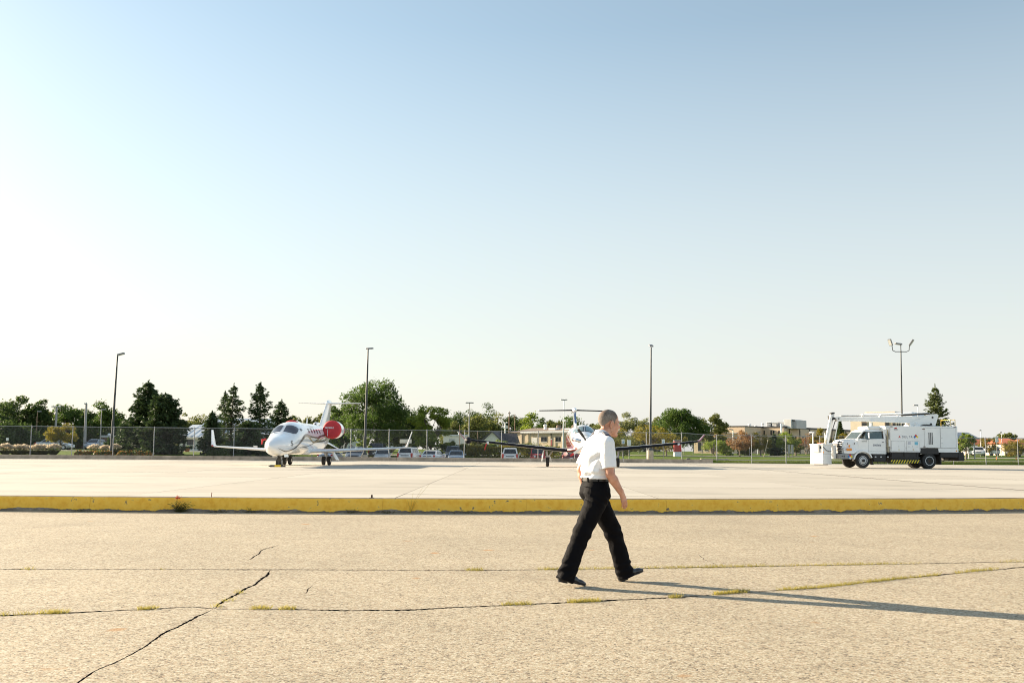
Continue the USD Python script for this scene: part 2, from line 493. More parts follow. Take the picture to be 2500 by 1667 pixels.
while x < 27:
    L = 3.05
    cols = []
    prof = np.array([(0.0, -0.05), (0.01, 0.06), (0.025, APZ - 0.035), (0.05, APZ + 0.003), (0.085, APZ + 0.012), (0.31, APZ + 0.010), (0.315, -0.05)])
    dj = rng.uniform(-0.004, 0.004)
    rings = []
    for t in np.linspace(x + 0.0015, x + L - 0.0015, 7):
        y = kerb_y(t)
        s = (kerb_y(t + 0.01) - y) / 0.01
        nrm = np.array([-s, 1]) / math.hypot(s, 1)
        rings.append([(t + nrm[0] * (a + dj), y + nrm[1] * (a + dj), b + rng.uniform(-0.002, 0.002) * (b > 0.1)) for a, b in prof])
    obj('kerb_stone', loft(rings), kerb_mat, kerb, smooth=25)
    x += L

# --- tarmac: sheets parted by cracks
def crack(pts, w, seed, jag=0.02, step=0.022):
    w *= 0.62
    rng = np.random.default_rng(seed)
    P = np.array([onz(u, v)[:2] for u, v in pts])
    d = np.r_[0, np.cumsum(np.linalg.norm(np.diff(P, axis=0), axis=1))]
    s = np.arange(0, d[-1], step)
    X = np.stack([np.interp(s, d, P[:, 0]), np.interp(s, d, P[:, 1])], 1)
    T = np.gradient(X, axis=0); T /= np.linalg.norm(T, axis=1, keepdims=True)
    N = np.stack([-T[:, 1], T[:, 0]], 1)
    wob = (meshkit.fbm(np.stack([s * 1.7, s * 0 + seed, s * 0], 1), 4, seed) - 0.5) * jag * 4
    ww = w * (0.25 + 1.5 * meshkit.fbm(np.stack([s * 1.1, s * 0 + seed * 3.3, s * 0], 1), 3, seed + 5) ** 1.3)
    ww *= np.clip(np.minimum(s, s[-1] - s) / 0.3, 0.15, 1)
    C = X + N * wob[:, None]
    a = C + N * (ww * rng.uniform(0.35, 1.65, len(s)))[:, None]
    b = C - N * (ww * rng.uniform(0.35, 1.65, len(s)))[:, None]
    return sg.Polygon(np.vstack([a, b[::-1]])).buffer(0), C


J1 = [(-4400, 1354), (-500, 1391), (0, 1389), (400, 1389.5), (800, 1390), (1150, 1391.4), (1500, 1388), (1900, 1381), (2200, 1376), (2500, 1370.5), (3000, 1356), (7600, 1350)]
J2 = [(-5600, 1530), (-400, 1530), (0, 1502), (170, 1494), (340, 1487), (470, 1481), (520, 1485), (700, 1486), (850, 1489), (990, 1488), (1120, 1481), (1300, 1474), (1500, 1465), (1650, 1458), (1800, 1446), (2000, 1434), (2200, 1412), (2400, 1392), (2600, 1374), (3000, 1356)]
CR_ = [crack(J1, 0.046, 1, 0.006), crack(J2, 0.040, 2, 0.02),
       crack([(668, 1391), (640, 1408), (610, 1430), (585, 1447), (555, 1466), (520, 1485)], 0.030, 3, 0.035),
       crack([(520, 1485), (470, 1510), (420, 1536), (350, 1580), (280, 1618), (215, 1650), (60, 1740)], 0.016, 4, 0.02),
       crack([(678, 1330), (655, 1338), (640, 1343), (622, 1356), (600, 1368)], 0.022, 6, 0.03), crack([(612, 1339), (650, 1340), (690, 1337)], 0.006, 7, 0.02),
       crack([(1700, 1350), (1722, 1365), (1757, 1386)], 0.007, 8, 0.03), crack([(758, 1428), (748, 1440), (741, 1452)], 0.012, 9, 0.02),
       crack([(520, 1296), (490, 1294), (466, 1298)], 0.007, 10, 0.02), crack([(-200, 1300), (200, 1297), (700, 1298), (1300, 1301), (1700, 1297)], 0.004, 11, 0.02),
       crack([(2380, 1366), (2300, 1352), (2200, 1342)], 0.005, 12, 0.03)]
kx2 = np.linspace(-24, 30, 55)
tarm = sg.Polygon([(x, kerb_y(x) + 0.02) for x in kx2] + [(30, -6), (-24, -6)])
panels = tarm.difference(so.unary_union([c[0] for c in CR_]))
tar_nodes = {
    'g': ('geometry', {}), 'v': ('voronoi_texture', {'scale': 84.0, 'randomness': 1.0}), 'v2': ('voronoi_texture', {'scale': 38.0}), 'sn': ('separate_xyz', {}), 'wall': ('math', {'math_type': 'less_than', 'value2': 0.5}), 'dirt': ('mix_color', {'b': (0.035, 0.027, 0.02)}),
    'sc': ('separate_color', {}), 'sc2': ('separate_color', {}), 'mf': ('mix_float', {'fac': 0.35}),
    'r': ('rgb_ramp', {'ramp': [(0.0, (0.07, 0.056, 0.045)), (0.2, (0.23, 0.185, 0.135)), (0.38, (0.42, 0.36, 0.25)), (0.5, (0.43, 0.31, 0.20)), (0.6, (0.47, 0.41, 0.295)), (0.8, (0.54, 0.48, 0.36)), (1.0, (0.66, 0.60, 0.48))]}),
    'nb': ('noise_texture', {'scale': 0.38, 'detail': 9.0, 'roughness': 0.72}),
    'mr': ('map_range', {'from_min': 0.3, 'from_max': 0.7, 'to_min': 0.84, 'to_max': 1.10}),
    'mul': ('mix_color', {'blend_type': 'multiply', 'fac': 1.0}),
    'nr': ('noise_texture', {'scale': 2.3, 'detail': 1.5, 'roughness': 0.4}),
    'rm': ('map_range', {'from_min': 0.735, 'from_max': 0.79, 'clamp': True}),
    'rf': ('math', {'math_type': 'multiply', 'value2': 0.75}),
    'no': ('noise_texture', {'scale': 0.75, 'detail': 7.0, 'roughness': 0.7, 'distortion': 0.6}), 'so': ('map_range', {'from_min': 0.56, 'from_max': 0.70, 'to_min': 1.0, 'to_max': 0.84, 'clamp': True}), 'oil': ('mix_color', {'blend_type': 'multiply', 'fac': 1.0}),
    'rust': ('mix_color', {'b': (0.42, 0.19, 0.045)}),
    'b': ('bump', {'strength': 0.4, 'distance': 0.0035, 'invert': True}), 'b2': ('bump', {'strength': 0.35, 'distance': 0.012}),
    'n3': ('noise_texture', {'scale': 6.0, 'detail': 6.0}),
    'p': ('principled_bsdf', {'roughness': 0.9, 'specular_ior_level': 0.2})}
tar_links = [('g.position', 'v.vector'), ('g.position', 'v2.vector'), ('g.position', 'nb.vector'), ('g.position', 'nr.vector'), ('g.position', 'n3.vector'),
             ('v.color', 'sc.color'), ('v2.color', 'sc2.color'), ('sc.r', 'mf.a'), ('sc2.r', 'mf.b'), ('mf.result', 'r.fac'),
             ('nb.fac', 'mr.value'), ('r.color', 'oil.a'), ('g.position', 'no.vector'), ('no.fac', 'so.value'), ('so.result', 'oil.b'), ('oil.result', 'mul.a'), ('mr.result', 'mul.b'), ('nr.fac', 'rm.value'), ('rm.result', 'rf.value1'), ('rf.value', 'rust.fac'), ('mul.result', 'rust.a'), ('rust.result', 'dirt.a'), ('g.true_normal', 'sn.vector'), ('sn.z', 'wall.value1'), ('wall.value', 'dirt.fac'), ('dirt.result', 'p.base_color'),
             ('n3.fac', 'b2.height'), ('b2.normal', 'b.normal'), ('v.distance', 'b.height'), ('b.normal', 'p.normal')]
tar_mat = usdkit.material(stage, '/World/Looks/worn_tarmac', tar_nodes, tar_links, surface='p.BSDF')
tarmac = thing('tarmac', 'worn pebbly tarmac the person walks on, split by cracks', 'tarmac', kind='structure')
soil = M('crack_soil', (0.045, 0.035, 0.025), 1.0, var=0.4, scale=12, world=True)
obj('crack_bed', extrude(sg.box(-24, -6, 30, 30), 0.02, -0.07), soil, tarmac)
for g in sorted(getattr(panels, 'geoms', [panels]), key=lambda g: -g.area):
    if g.area > 0.02:
        obj('tarmac_sheet', extrude(g, 0.05, -0.05), tar_mat, tarmac, smooth=False)

# --- low retaining wall, cast in lengths
wall_mat = M('wall_concrete', (0.43, 0.335, 0.25), 0.9, var=0.4, scale=1.6, detail=8, bump=0.4, bscale=25, world=True)
wall = thing('retaining_wall', 'low weathered concrete wall along the far edge of the apron', 'wall', kind='structure')
s, s1 = -22.0, float(np.linalg.norm(FB - FA)) + 1.5
ang = math.atan2(FD[1], FD[0])
rng = np.random.default_rng(3)
while s < s1 - 0.1:
    e = min(s + 5.2, s1)
    o = rng.uniform(-0.006, 0.006)
    m = box(s + 0.008, e - 0.008, o, 0.33 + o, APZ - 0.05, 0.628 + rng.uniform(-0.004, 0.004), 0.015)
    obj('wall_block', xf(m, rotz(ang), (*FA, 0)), wall_mat, wall)
    s = e

# --- chain link fence on the wall
galv = M('galvanised', (0.26, 0.27, 0.28), 0.6, metal=0.2, var=0.15, scale=4)
wire_m = M('chain_wire', (0.20, 0.20, 0.20), 0.7, metal=0.0, var=0.05)
fence = thing('chain_link_fence', 'long grey chain link fence standing on the low wall behind the aircraft', 'fence', (FA[0], FA[1], 0), math.degrees(ang))
FH, BAY = 2.42, 3.32
s182 = (np.array([gx(182, 85.0), 0]) - FA)[0] / FD[0]
k0, k1 = -5, 31
def wires(L, H, pitch=0.066, r=0.0013):
    out, c = [], 0
    P0, P1 = [], []
    for sgn in (1, -1):
        for a in np.arange(-H, L, pitch):
            t0, t1 = max(0, -a), min(H, L - a)
            if t1 > t0:
                p, q = (a + t0, t0), (a + t1, t1)
                if sgn < 0:
                    p, q = (L - p[0], p[1]), (L - q[0], q[1])
                P0.append(p); P1.append(q)
    P0, P1 = np.array(P0), np.array(P1)
    d = P1 - P0; d /= np.linalg.norm(d, axis=1, keepdims=True)
    nrm = np.stack([-d[:, 1], d[:, 0]], 1)
    vs = []
    for a, b in ((0, 1), (-0.87, -0.5), (0.87, -0.5)):
        for E in (P0, P1):
            q = E + nrm * a * r
            vs.append(np.stack([q[:, 0], np.full(len(q), b * r), q[:, 1]], 1))
    n = len(P0)
    v = np.stack(vs, 1).reshape(-1, 3)
    i = np.arange(n)[:, None] * 6
    f = np.vstack([i + q for q in ([0, 2, 3], [0, 3, 1], [2, 4, 5], [2, 5, 3], [4, 0, 1], [4, 1, 5])])
    return v, f
for k in range(k0, k1):
    s = s182 + k * BAY
    x = FA[0] + FD[0] * s
    zb = 0.62 if s < s1 else float(terrain(x, fence_y(x) + 0.5)) - 0.1
    top = 0.62 + FH if s < s1 else 0.3 + FH + 0.15
    h = top - zb
    p = tube([(s, 0.17, zb - 0.02), (s, 0.17, top)], 0.037, 8)
    cp = disc_stack([(0.045, top - 0.02), (0.045, top + 0.02), (0.02, top + 0.05)], 'z', 8, (s, 0.17, 0))
    obj('post', [p, cp], galv, fence)
    if k < k1 - 1:
        s2 = s182 + (k + 1) * BAY
        top2 = 0.62 + FH if s2 < s1 else 0.3 + FH + 0.15
        obj('rail', tube([(s + 0.03, 0.17, top - 0.03), (s2 - 0.03, 0.17, top2 - 0.03)], 0.024, 8), galv, fence)
        obj('chain_link_panel', xf(wires(BAY - 0.08, h - 0.10), None, (s + 0.04, 0.125, zb + 0.04)), wire_m, fence, smooth=False)
# ================================================================ trees and plants
bark = M('bark', (0.11, 0.085, 0.065), 0.9, var=0.35, scale=6, bump=0.5, bscale=18)
bark_pale = M('pale_bark', (0.2, 0.16, 0.12), 0.9, var=0.35, scale=6, bump=0.5, bscale=18)
LEAF = {
    'dark': leafmat('dark_leaves', [(0.058, 0.094, 0.023), (0.111, 0.150, 0.037), (0.195, 0.225, 0.057)]),
    'maple': leafmat('maple_leaves', [(0.074, 0.126, 0.025), (0.160, 0.215, 0.041), (0.293, 0.329, 0.061)]),
    'bright': leafmat('bright_leaves', [(0.19, 0.25, 0.035), (0.30, 0.37, 0.05), (0.44, 0.48, 0.075)], 0.5),
    'olive': leafmat('olive_leaves', [(0.147, 0.164, 0.045), (0.248, 0.253, 0.066), (0.381, 0.352, 0.103)]),
    'gold': leafmat('golden_leaves', [(0.202, 0.172, 0.022), (0.383, 0.293, 0.032), (0.563, 0.384, 0.053)], 0.45),
    'brown': leafmat('brown_leaves', [(0.270, 0.151, 0.062), (0.450, 0.252, 0.107), (0.539, 0.363, 0.125)]),
    'spruce': leafmat('spruce_needles', [(0.046, 0.077, 0.025), (0.098, 0.138, 0.039), (0.182, 0.213, 0.063)], 0.25),
    'sunny_spruce': leafmat('sunlit_spruce_needles', [(0.102, 0.131, 0.036), (0.202, 0.212, 0.053), (0.315, 0.282, 0.081)], 0.2),
    'silver': leafmat('silvery_leaves', [(0.225, 0.242, 0.098), (0.336, 0.343, 0.152), (0.494, 0.464, 0.214)], 0.4),
}


def limb(rng, p, d, L, r, n=5, bend=0.25, up=0.1):
    pts = [np.array(p, float)]
    d = np.array(d, float)
    for i in range(n):
        d = d + rng.normal(0, bend / n ** 0.5, 3) + [0, 0, up / n]
        d /= np.linalg.norm(d)
        pts.append(pts[-1] + d * L / n)
    return pts, np.linspace(r, r * 0.3, n + 1)


def deciduous(name, label, x, y, h, w, leaves, seed, clear=0.16, n=5500, leaf=0.26, lobes=46, top=0.5, gap=0.72, bk=bark, group=None, cat='tree', stems=1, z=None, ax=1.0, fat=1.0):
    """A broad-leaved tree: forked trunk and limbs, a crown of leaf sprays clumped about the limb ends."""
    rng = np.random.default_rng(seed)
    n, leaf = int(n * 1.7), leaf * 0.84
    z = float(terrain(x, y)) if z is None else z
    t = thing(name, label, cat, (x, y, z - 0.03), 0, group)
    wood = []
    cz, rz_ = h * (clear + (1 - clear) * top), h * (1 - clear) / 2
    # clump centres in a lumpy crown
    C, R = [], []
    tries = 0
    while len(C) < lobes and tries < 4000:
        tries += 1
        d = rng.normal(size=3); d /= np.linalg.norm(d)
        k = rng.uniform(0.35, 1.0) ** 0.6
        lump = 0.76 + 0.5 * meshkit.noise(np.array([d * 1.9 + seed * 7.1]), seed)[0]
        zz = d[2] * (h - cz if d[2] > 0 else cz - h * clear)
        c = np.array([d[0] * w / 2 * ax, d[1] * w / 2, zz]) * k * lump
        C.append(c + [0, 0, cz]); R.append(fat * rng.uniform(0.10, 0.19) * w * (1.05 - 0.35 * k))
    C, R = np.array(C), np.array(R)
    for s in range(stems):
        base = [rng.uniform(-.1, .1) * (stems > 1), rng.uniform(-.1, .1) * (stems > 1), -0.1]
        lean = rng.normal(0, 0.05, 2) if stems == 1 else rng.normal(0, 0.3, 2)
        tp, tr = limb(rng, base, (lean[0], lean[1], 1), h * (clear + 0.42), 0.022 * h + 0.03, 6, 0.12, 0.2)
        tr[0] *= 1.5
        wood.append(tube(tp, tr, 8))
        tp = np.array(tp)
        for i in rng.choice(len(C), min(len(C), 16 // stems + 4), replace=False):
            q = tp[rng.integers(2, len(tp))]
            e = C[i]
            m = (q + e) / 2 + rng.normal(0, 0.04 * h, 3) - [0, 0, 0.03 * h]
            wood.append(tube([q, (q + m) / 2, m, (m + e) / 2 + [0, 0, 0.02 * h], e], np.linspace(0.008 * h + 0.012, 0.004 * h, 5), 5))
    obj('trunk', wood, bk, t, smooth=True)
    per = rng.multinomial(n, R ** 2 / (R ** 2).sum())
    P, Dd = [], []
    for c, r, k in zip(C, R, per):
        d = rng.normal(size=(k, 3)); d /= np.linalg.norm(d, axis=1, keepdims=True)
        rad = r * rng.uniform(0.25, 1.0, k) ** 0.5
        p = c + d * rad[:, None] * [1.15, 1.15, 0.8]
        # sprays that stick out
        k2 = rng.uniform(size=k) < 0.10
        p[k2] += (d * r * 0.35)[k2]
        P.append(p); Dd.append(d)
    P, Dd = np.vstack(P), np.vstack(Dd)
    keep = (meshkit.noise(P * 1.6 / max(w, 3) * 5 + seed, seed + 3) < gap) & (P[:, 2] > h * clear * 0.75)
    P, Dd = P[keep], Dd[keep]
    L = leaf * rng.uniform(0.6, 1.4, len(P))
    out = P - [0, 0, cz]
    D = rng.normal(size=(len(P), 3)) + 0.5 * Dd - [0, 0, 0.35]
    N = rng.normal(size=(len(P), 3)) * 0.8 + Dd * 0.7 + [0, 0, 0.5]
    obj('crown', quad_cloud(P, D, N, L, L * rng.uniform(0.5, 0.85, len(P))), LEAF[leaves], t, smooth=False)
    return t


def conifer(name, label, x, y, h, w, seed, leaves='spruce', clear=0.05, sparse=1.0, power=0.85, group=None, lean=0.0, z=None, dense=1.0, nl=0.34):
    """A spruce or pine: straight trunk, whorls of drooping boughs set with needle sprays."""
    rng = np.random.default_rng(seed)
    z = float(terrain(x, y)) if z is None else z
    t = thing(name, label, 'conifer', (x, y, z - 0.03), 0, group)
    top = np.array([lean * h, 0, h])
    wood = [tube([np.array([0, 0, -0.1]), top * 0.5 + rng.normal(0, 0.03, 3), top], [0.016 * h + 0.05, 0.010 * h + 0.02, 0.012], 8)]
    P, D, N, L = [], [], [], []
    zz = clear * h
    while zz < h * 0.985:
        f = (zz - clear * h) / (h * (1 - clear))
        r = w / 2 * ((1 - f) ** power) * (0.62 + 0.38 * min(1, f / 0.12)) + 0.08
        nb = (rng.integers(6, 9) if sparse == 1.0 else rng.integers(5, 7)) if f < 0.8 else 4
        a0 = rng.uniform(0, 7)
        side = 0.75 + 0.5 * meshkit.noise(np.array([[f * 6, seed * 1.3, 0]]), seed)[0]
        for b in range(nb):
            if rng.uniform() > sparse:
                continue
            a = a0 + b * 2 * math.pi / nb + rng.normal(0, 0.25)
            Lb = r * rng.uniform(0.6, 1.22) * side
            d = np.array([math.cos(a), math.sin(a), 0])
            q = top * (zz / h) + [0, 0, rng.normal(0, 0.14) * (1 - f)]
            s = np.linspace(0, 1, 7)
            droop = rng.uniform(-0.05, 0.42) * (1 - f * 0.9) - 0.30 * f
            pts = q + d * (s * Lb)[:, None] + np.array([0, 0, 1.]) * (-droop * s * Lb + 0.16 * Lb * s ** 3)[:, None]
            wood.append(tube(pts[[0, 3, 6]], [0.012 + 0.006 * Lb, 0.01, 0.004], 4))
            m = int(max(9, Lb / 0.055) * dense)
            u = rng.uniform(0.06, 1.0, m) ** 0.75
            base = np.stack([np.interp(u, s, pts[:, i]) for i in range(3)], 1)
            sd = np.array([-d[1], d[0], 0])
            sg_ = rng.choice([-1, 1], m) * rng.uniform(0.1, 1.0, m)
            wd = 0.30 * Lb * (1 - u * 0.75) + 0.06
            p = base + sd * (sg_ * wd)[:, None] + rng.normal(0, 0.05, (m, 3)) * [1, 1, 1.6] - [0, 0, 0.06]
            P.append(p)
            D.append(d * rng.uniform(0.6, 1.2, (m, 1)) + sd * sg_[:, None] * 0.8 + rng.normal(0, 0.35, (m, 3)) - [0, 0, 0.3])
            N.append(np.array([0, 0, 1.]) + rng.normal(0, 0.9, (m, 3)))
            L.append(nl * rng.uniform(0.6, 1.25, m))
        zz += rng.uniform(0.17, 0.27) * (1 - 0.45 * f) * (h / 8) ** 0.5
    # leader
    m = 24
    u = rng.uniform(0.93, 1.03, m)
    P.append(top * u[:, None] + rng.normal(0, 0.03, (m, 3))); D.append(rng.normal(0, 0.4, (m, 3)) + [0, 0, 1]); N.append(rng.normal(size=(m, 3))); L.append(np.full(m, 0.25))
    obj('trunk', wood, bark, t, smooth=True)
    P, D, N, L = np.vstack(P), np.vstack(D), np.vstack(N), np.concatenate(L)
    obj('crown', quad_cloud(P, D, N, L, L * 0.4), LEAF[leaves], t, smooth=False)
    return t


def span(u0, u1, vt, Y, vb=None):
    """Centre x, width and height of a plant from the picture span it fills at distance Y."""
    x0, x1 = gx(u0, Y), gx(u1, Y)
    x = (x0 + x1) / 2
    zb = float(terrain(x, Y))
    return x, x1 - x0, gz((u0 + u1) / 2, vt, Y) - zb


# --- conifers by the fence
def con(label, u0, u1, uc, vt, Y, seed, **k):
    x, w, h = span(u0, u1, vt, Y)
    return conifer('spruce_tree', label, gx(uc, Y), Y, h, w * 1.15, seed, **k)

con('tall dark spruce behind the fence, taller of the pair right of the first lamp post', 285, 412, 352, 932, 95, 11, dense=2.6, lean=0.015, power=0.75)
con('shorter bushy dark spruce with a jagged top overlapping the taller one', 326, 446, 398, 962, 92, 12, dense=2.6, power=0.6)
con('low dark spruce sprawling at the left foot of the tall pair', 280, 360, 318, 1025, 98, 13, dense=2.2, power=0.55)
con('small dark spruce in front of the white building, left of the jet wing tip', 484, 546, 515, 1006, 94, 14, dense=1.4)
con('thin ragged spruce with gaps above the jet wing tip', 500, 606, 562, 940, 98, 15, sparse=0.62, dense=1.1, lean=0.02)
con('ragged leaning spruce half hidden left of the thin one', 508, 575, 545, 958, 103, 16, sparse=0.5, dense=1.0)
con('tallest ragged spruce just left of the jet cockpit', 590, 682, 631, 935, 97, 17, sparse=0.72, dense=1.3, clear=0.08)
con('sunlit spruce behind the jet nose with a crooked top', 632, 726, 684, 976, 101, 18, sparse=0.8, dense=1.6, power=0.7)
con('dark bushy spruce filling the gap behind the jet wing', 560, 650, 604, 1028, 92, 19, dense=1.6, power=0.6)
con('sunlit spruce rising behind the truck boom', 2236, 2344, 2288, 943, 118, 20, leaves='sunny_spruce', dense=1.5, sparse=0.85, power=0.75)
con('small dark green spruce between golden bushes, before the brick building', 1868, 1912, 1890, 1060, 138, 21, dense=1.5)
con('dark spruce top showing between the truck boom arms', 2035, 2070, 2052, 1026, 165, 22, dense=1.2)
con('low spreading juniper spruce at the foot of the truck boom', 2052, 2084, 2066, 1058, 135, 23, leaves='sunny_spruce', dense=1.2)

# --- broad-leaved trees
def dec(name, label, u0, u1, vt, Y, leaves, seed, **k):
    x, w, h = span(u0, u1, vt, Y)
    w *= 1.12
    return deciduous(name, label, x, Y, h, w, leaves, seed, **k)

# big tree behind the jet tail
dec('maple_tree', 'big spreading maple behind the lamp post right of the jet tail', 842, 990, 930, 122, 'maple', 31, n=17000, lobes=100, leaf=0.25, clear=0.15, gap=0.72, top=0.46, fat=1.0)
dec('maple_tree', 'dark shaded maple crown low between the big maple and the yellow-green tree', 930, 1030, 1012, 128, 'dark', 32, n=6500, lobes=50, leaf=0.28, gap=0.8)
dec('maple_tree', 'sunlit maple left of the jet tail engine, lower than the big maple', 800, 880, 985, 134, 'maple', 33, n=5000, lobes=40, leaf=0.28)
dec('ash_tree', 'yellow-green ash tree right of the big maple with two peaks', 1010, 1094, 984, 118, 'bright', 34, n=7500, lobes=52, leaf=0.24, clear=0.08, gap=0.7)
dec('maple_tree', 'dense round dark maple right of the walking person', 1606, 1716, 994, 140, 'maple', 35, n=11000, lobes=80, leaf=0.27, clear=0.2, gap=0.9, top=0.5)
dec('ash_tree', 'pale green ash beside the brick building', 1706, 1776, 1012, 172, 'olive', 36, n=5000, lobes=40, leaf=0.32, gap=0.75)
# far wood behind, left to right
far = [
    (-60, 30, 972, 150, 'dark', 'leftmost tree of the dark wood at the left edge'), (-8, 62, 968, 158, 'dark', 'tall tree with a flat top near the left edge'),
    (50, 112, 962, 152, 'dark', 'highest tree of the wood left of the white utility pole'), (90, 142, 1000, 165, 'olive', 'sunlit tree between the dark wood and the utility poles'),
    (128, 205, 994, 160, 'maple', 'rounded tree behind the pole with the crossarm'), (180, 245, 996, 168, 'dark', 'dark tree behind the second utility pole'),
    (225, 292, 993, 162, 'maple', 'tree behind the tall lamp post at left'), (255, 310, 1006, 172, 'dark', 'dark tree left of the tall spruce'),
    (-20, 70, 1035, 140, 'dark', 'low dark tree over the pampas grass at the left edge'), (420, 470, 1012, 260, 'olive', 'far tree above the white building roof'),
    (455, 515, 1014, 265, 'olive', 'far tree right of the white building roof'), (585, 660, 1020, 240, 'dark', 'far dark tree seen through the ragged spruces'),
    (690, 745, 1017, 262, 'olive', 'far tree just above the jet cabin roof'), (738, 790, 1018, 255, 'olive', 'far tree behind the jet fuselage left of the fin'),
    (770, 815, 1004, 240, 'olive', 'far tree close to the foot of the jet fin'), (790, 850, 1010, 250, 'maple', 'far tree behind the jet fin'),
    (975, 1040, 996, 270, 'dark', 'far dark tree left of the yellow-green ash'), (1072, 1130, 1000, 290, 'dark', 'far dark tree right of the yellow-green ash'),
    (1080, 1128, 1030, 230, 'olive', 'grey-green tree above the white shed'), (1118, 1180, 996, 300, 'dark', 'far dark tree behind the thin lamp post'),
    (1128, 1192, 1012, 235, 'olive', 'sunlit tree right of the thin lamp post'), (1160, 1222, 998, 305, 'dark', 'highest far dark tree above the gabled house'),
    (1172, 1240, 1016, 240, 'olive', 'sunlit tree behind the gabled house'), (1228, 1272, 1003, 300, 'dark', 'far dark tree behind the two brown poles'),
    (1252, 1296, 1008, 290, 'dark', 'dark tree right of the two brown poles'), (1266, 1322, 1013, 230, 'bright', 'round bright green tree over the tan building roof'),
    (1310, 1352, 1020, 260, 'dark', 'dark tree left of the turboprop fin'), (1336, 1380, 1024, 230, 'olive', 'green tree by the turboprop tail plane'),
    (1362, 1442, 1013, 250, 'maple', 'tree right behind the turboprop fin'), (1430, 1465, 1028, 280, 'olive', 'small far tree above the turboprop cockpit'),
    (1505, 1560, 1012, 270, 'silver', 'hazy tree right of the person head'), (1548, 1600, 1022, 275, 'silver', 'hazy tree left of the concrete based lamp post'),
    (1585, 1625, 1020, 270, 'silver', 'hazy tree behind the dense dark maple'), (2436, 2480, 1054, 215, 'olive', 'tree over the red roofs at the right'),
    (1440, 1512, 1035, 262, 'olive', 'far tree hidden behind the person neck'), (1700, 1760, 1060, 260, 'dark', 'dark tree behind the low tan building'),
    (2490, 2560, 1072, 200, 'olive', 'tree at the right edge beside the red roofs'),
]
for i, (u0, u1, vt, Y, lv, lab) in enumerate(far):
    dec('woodland_tree', lab, u0, u1, vt, Y, lv, 100 + i, n=6200 if Y < 200 else 4200, lobes=52, leaf=0.36 if Y < 200 else 0.5, clear=-0.05, gap=0.97, fat=1.5, top=0.45, group='trees of the wood behind the airfield')
# ornamental trees
dec('golden_tree', 'small round yellow-green willow-like tree before the parked silver saloon', 115, 178, 1038, 118, 'gold', 41, n=4200, lobes=40, leaf=0.15, clear=0.3, gap=0.9)
orn = [
    (1452, 1528, 1040, 122, 'gold', 'golden-green tree just right of the person chin'), (1548, 1630, 1036, 124, 'gold', 'golden tree at the concrete based lamp post'),
    (1585, 1668, 1052, 127, 'gold', 'golden tree below the dense dark maple'), (1490, 1570, 1066, 126, 'olive', 'low green tree behind the blank white sign'),
    (1720, 1776, 1072, 130, 'bright', 'small green tree behind the turboprop wing tip'), (1752, 1794, 1080, 132, 'bright', 'lowest small green tree left of the brown one'),
    (1776, 1836, 1052, 121, 'brown', 'brown withering tree with a bare trunk before the brick building'), (1800, 1838, 1082, 134, 'olive', 'low green bush tree right of the brown one'),
    (1832, 1882, 1058, 133, 'gold', 'yellow-green tree by the red road sign'), (1896, 1952, 1050, 132, 'bright', 'yellow-green tree left of the two standing boards'),
    (1925, 1960, 1070, 140, 'olive', 'dull green tree behind the two standing boards'), (1984, 2032, 1050, 130, 'gold', 'golden bush tree left of the truck bucket'),
    (2046, 2082, 1056, 128, 'gold', 'golden bush tree seen through the boom arms'), (1938, 2000, 1062, 168, 'brown', 'dark purple-brown tree against the brick building'),
    (2338, 2378, 1052, 112, 'bright', 'wispy yellow-green bush at the truck tail'), (2396, 2436, 1064, 160, 'gold', 'golden tree in front of the red roofs'),
    (2446, 2490, 1080, 150, 'gold', 'low golden tree right of the white sign'), (2480, 2530, 1072, 152, 'gold', 'golden tree at the right edge of the view'),
    (868, 905, 1066, 116, 'bright', 'bright young shrub at the foot of the big lamp post'), (1076, 1122, 1078, 119, 'olive', 'grey-green shrub right of the yellow-green ash'),
    (1160, 1200, 1080, 120, 'silver', 'silvery shrub left of the gabled house'), (1196, 1250, 1076, 121, 'bright', 'leafy shrub below the gabled house'),
    (1250, 1330, 1082, 122, 'olive', 'scrubby shrub along the front of the tan building'), (1322, 1366, 1088, 121, 'bright', 'bright shrub near the red jeep'),
    (975, 1010, 1092, 117, 'bright', 'low bright shrub behind the white estate car'), (1120, 1165, 1086, 121, 'silver', 'pale weedy shrub behind the dark car'),
]
for i, (u0, u1, vt, Y, lv, lab) in enumerate(orn):
    dec('ornamental_tree', lab, u0, u1, vt, Y, lv, 200 + i, n=2400, lobes=30, leaf=0.17, clear=0.24 if vt < 1075 else 0.02, gap=0.85, stems=2 if i % 3 == 1 else 1, bk=bark_pale)

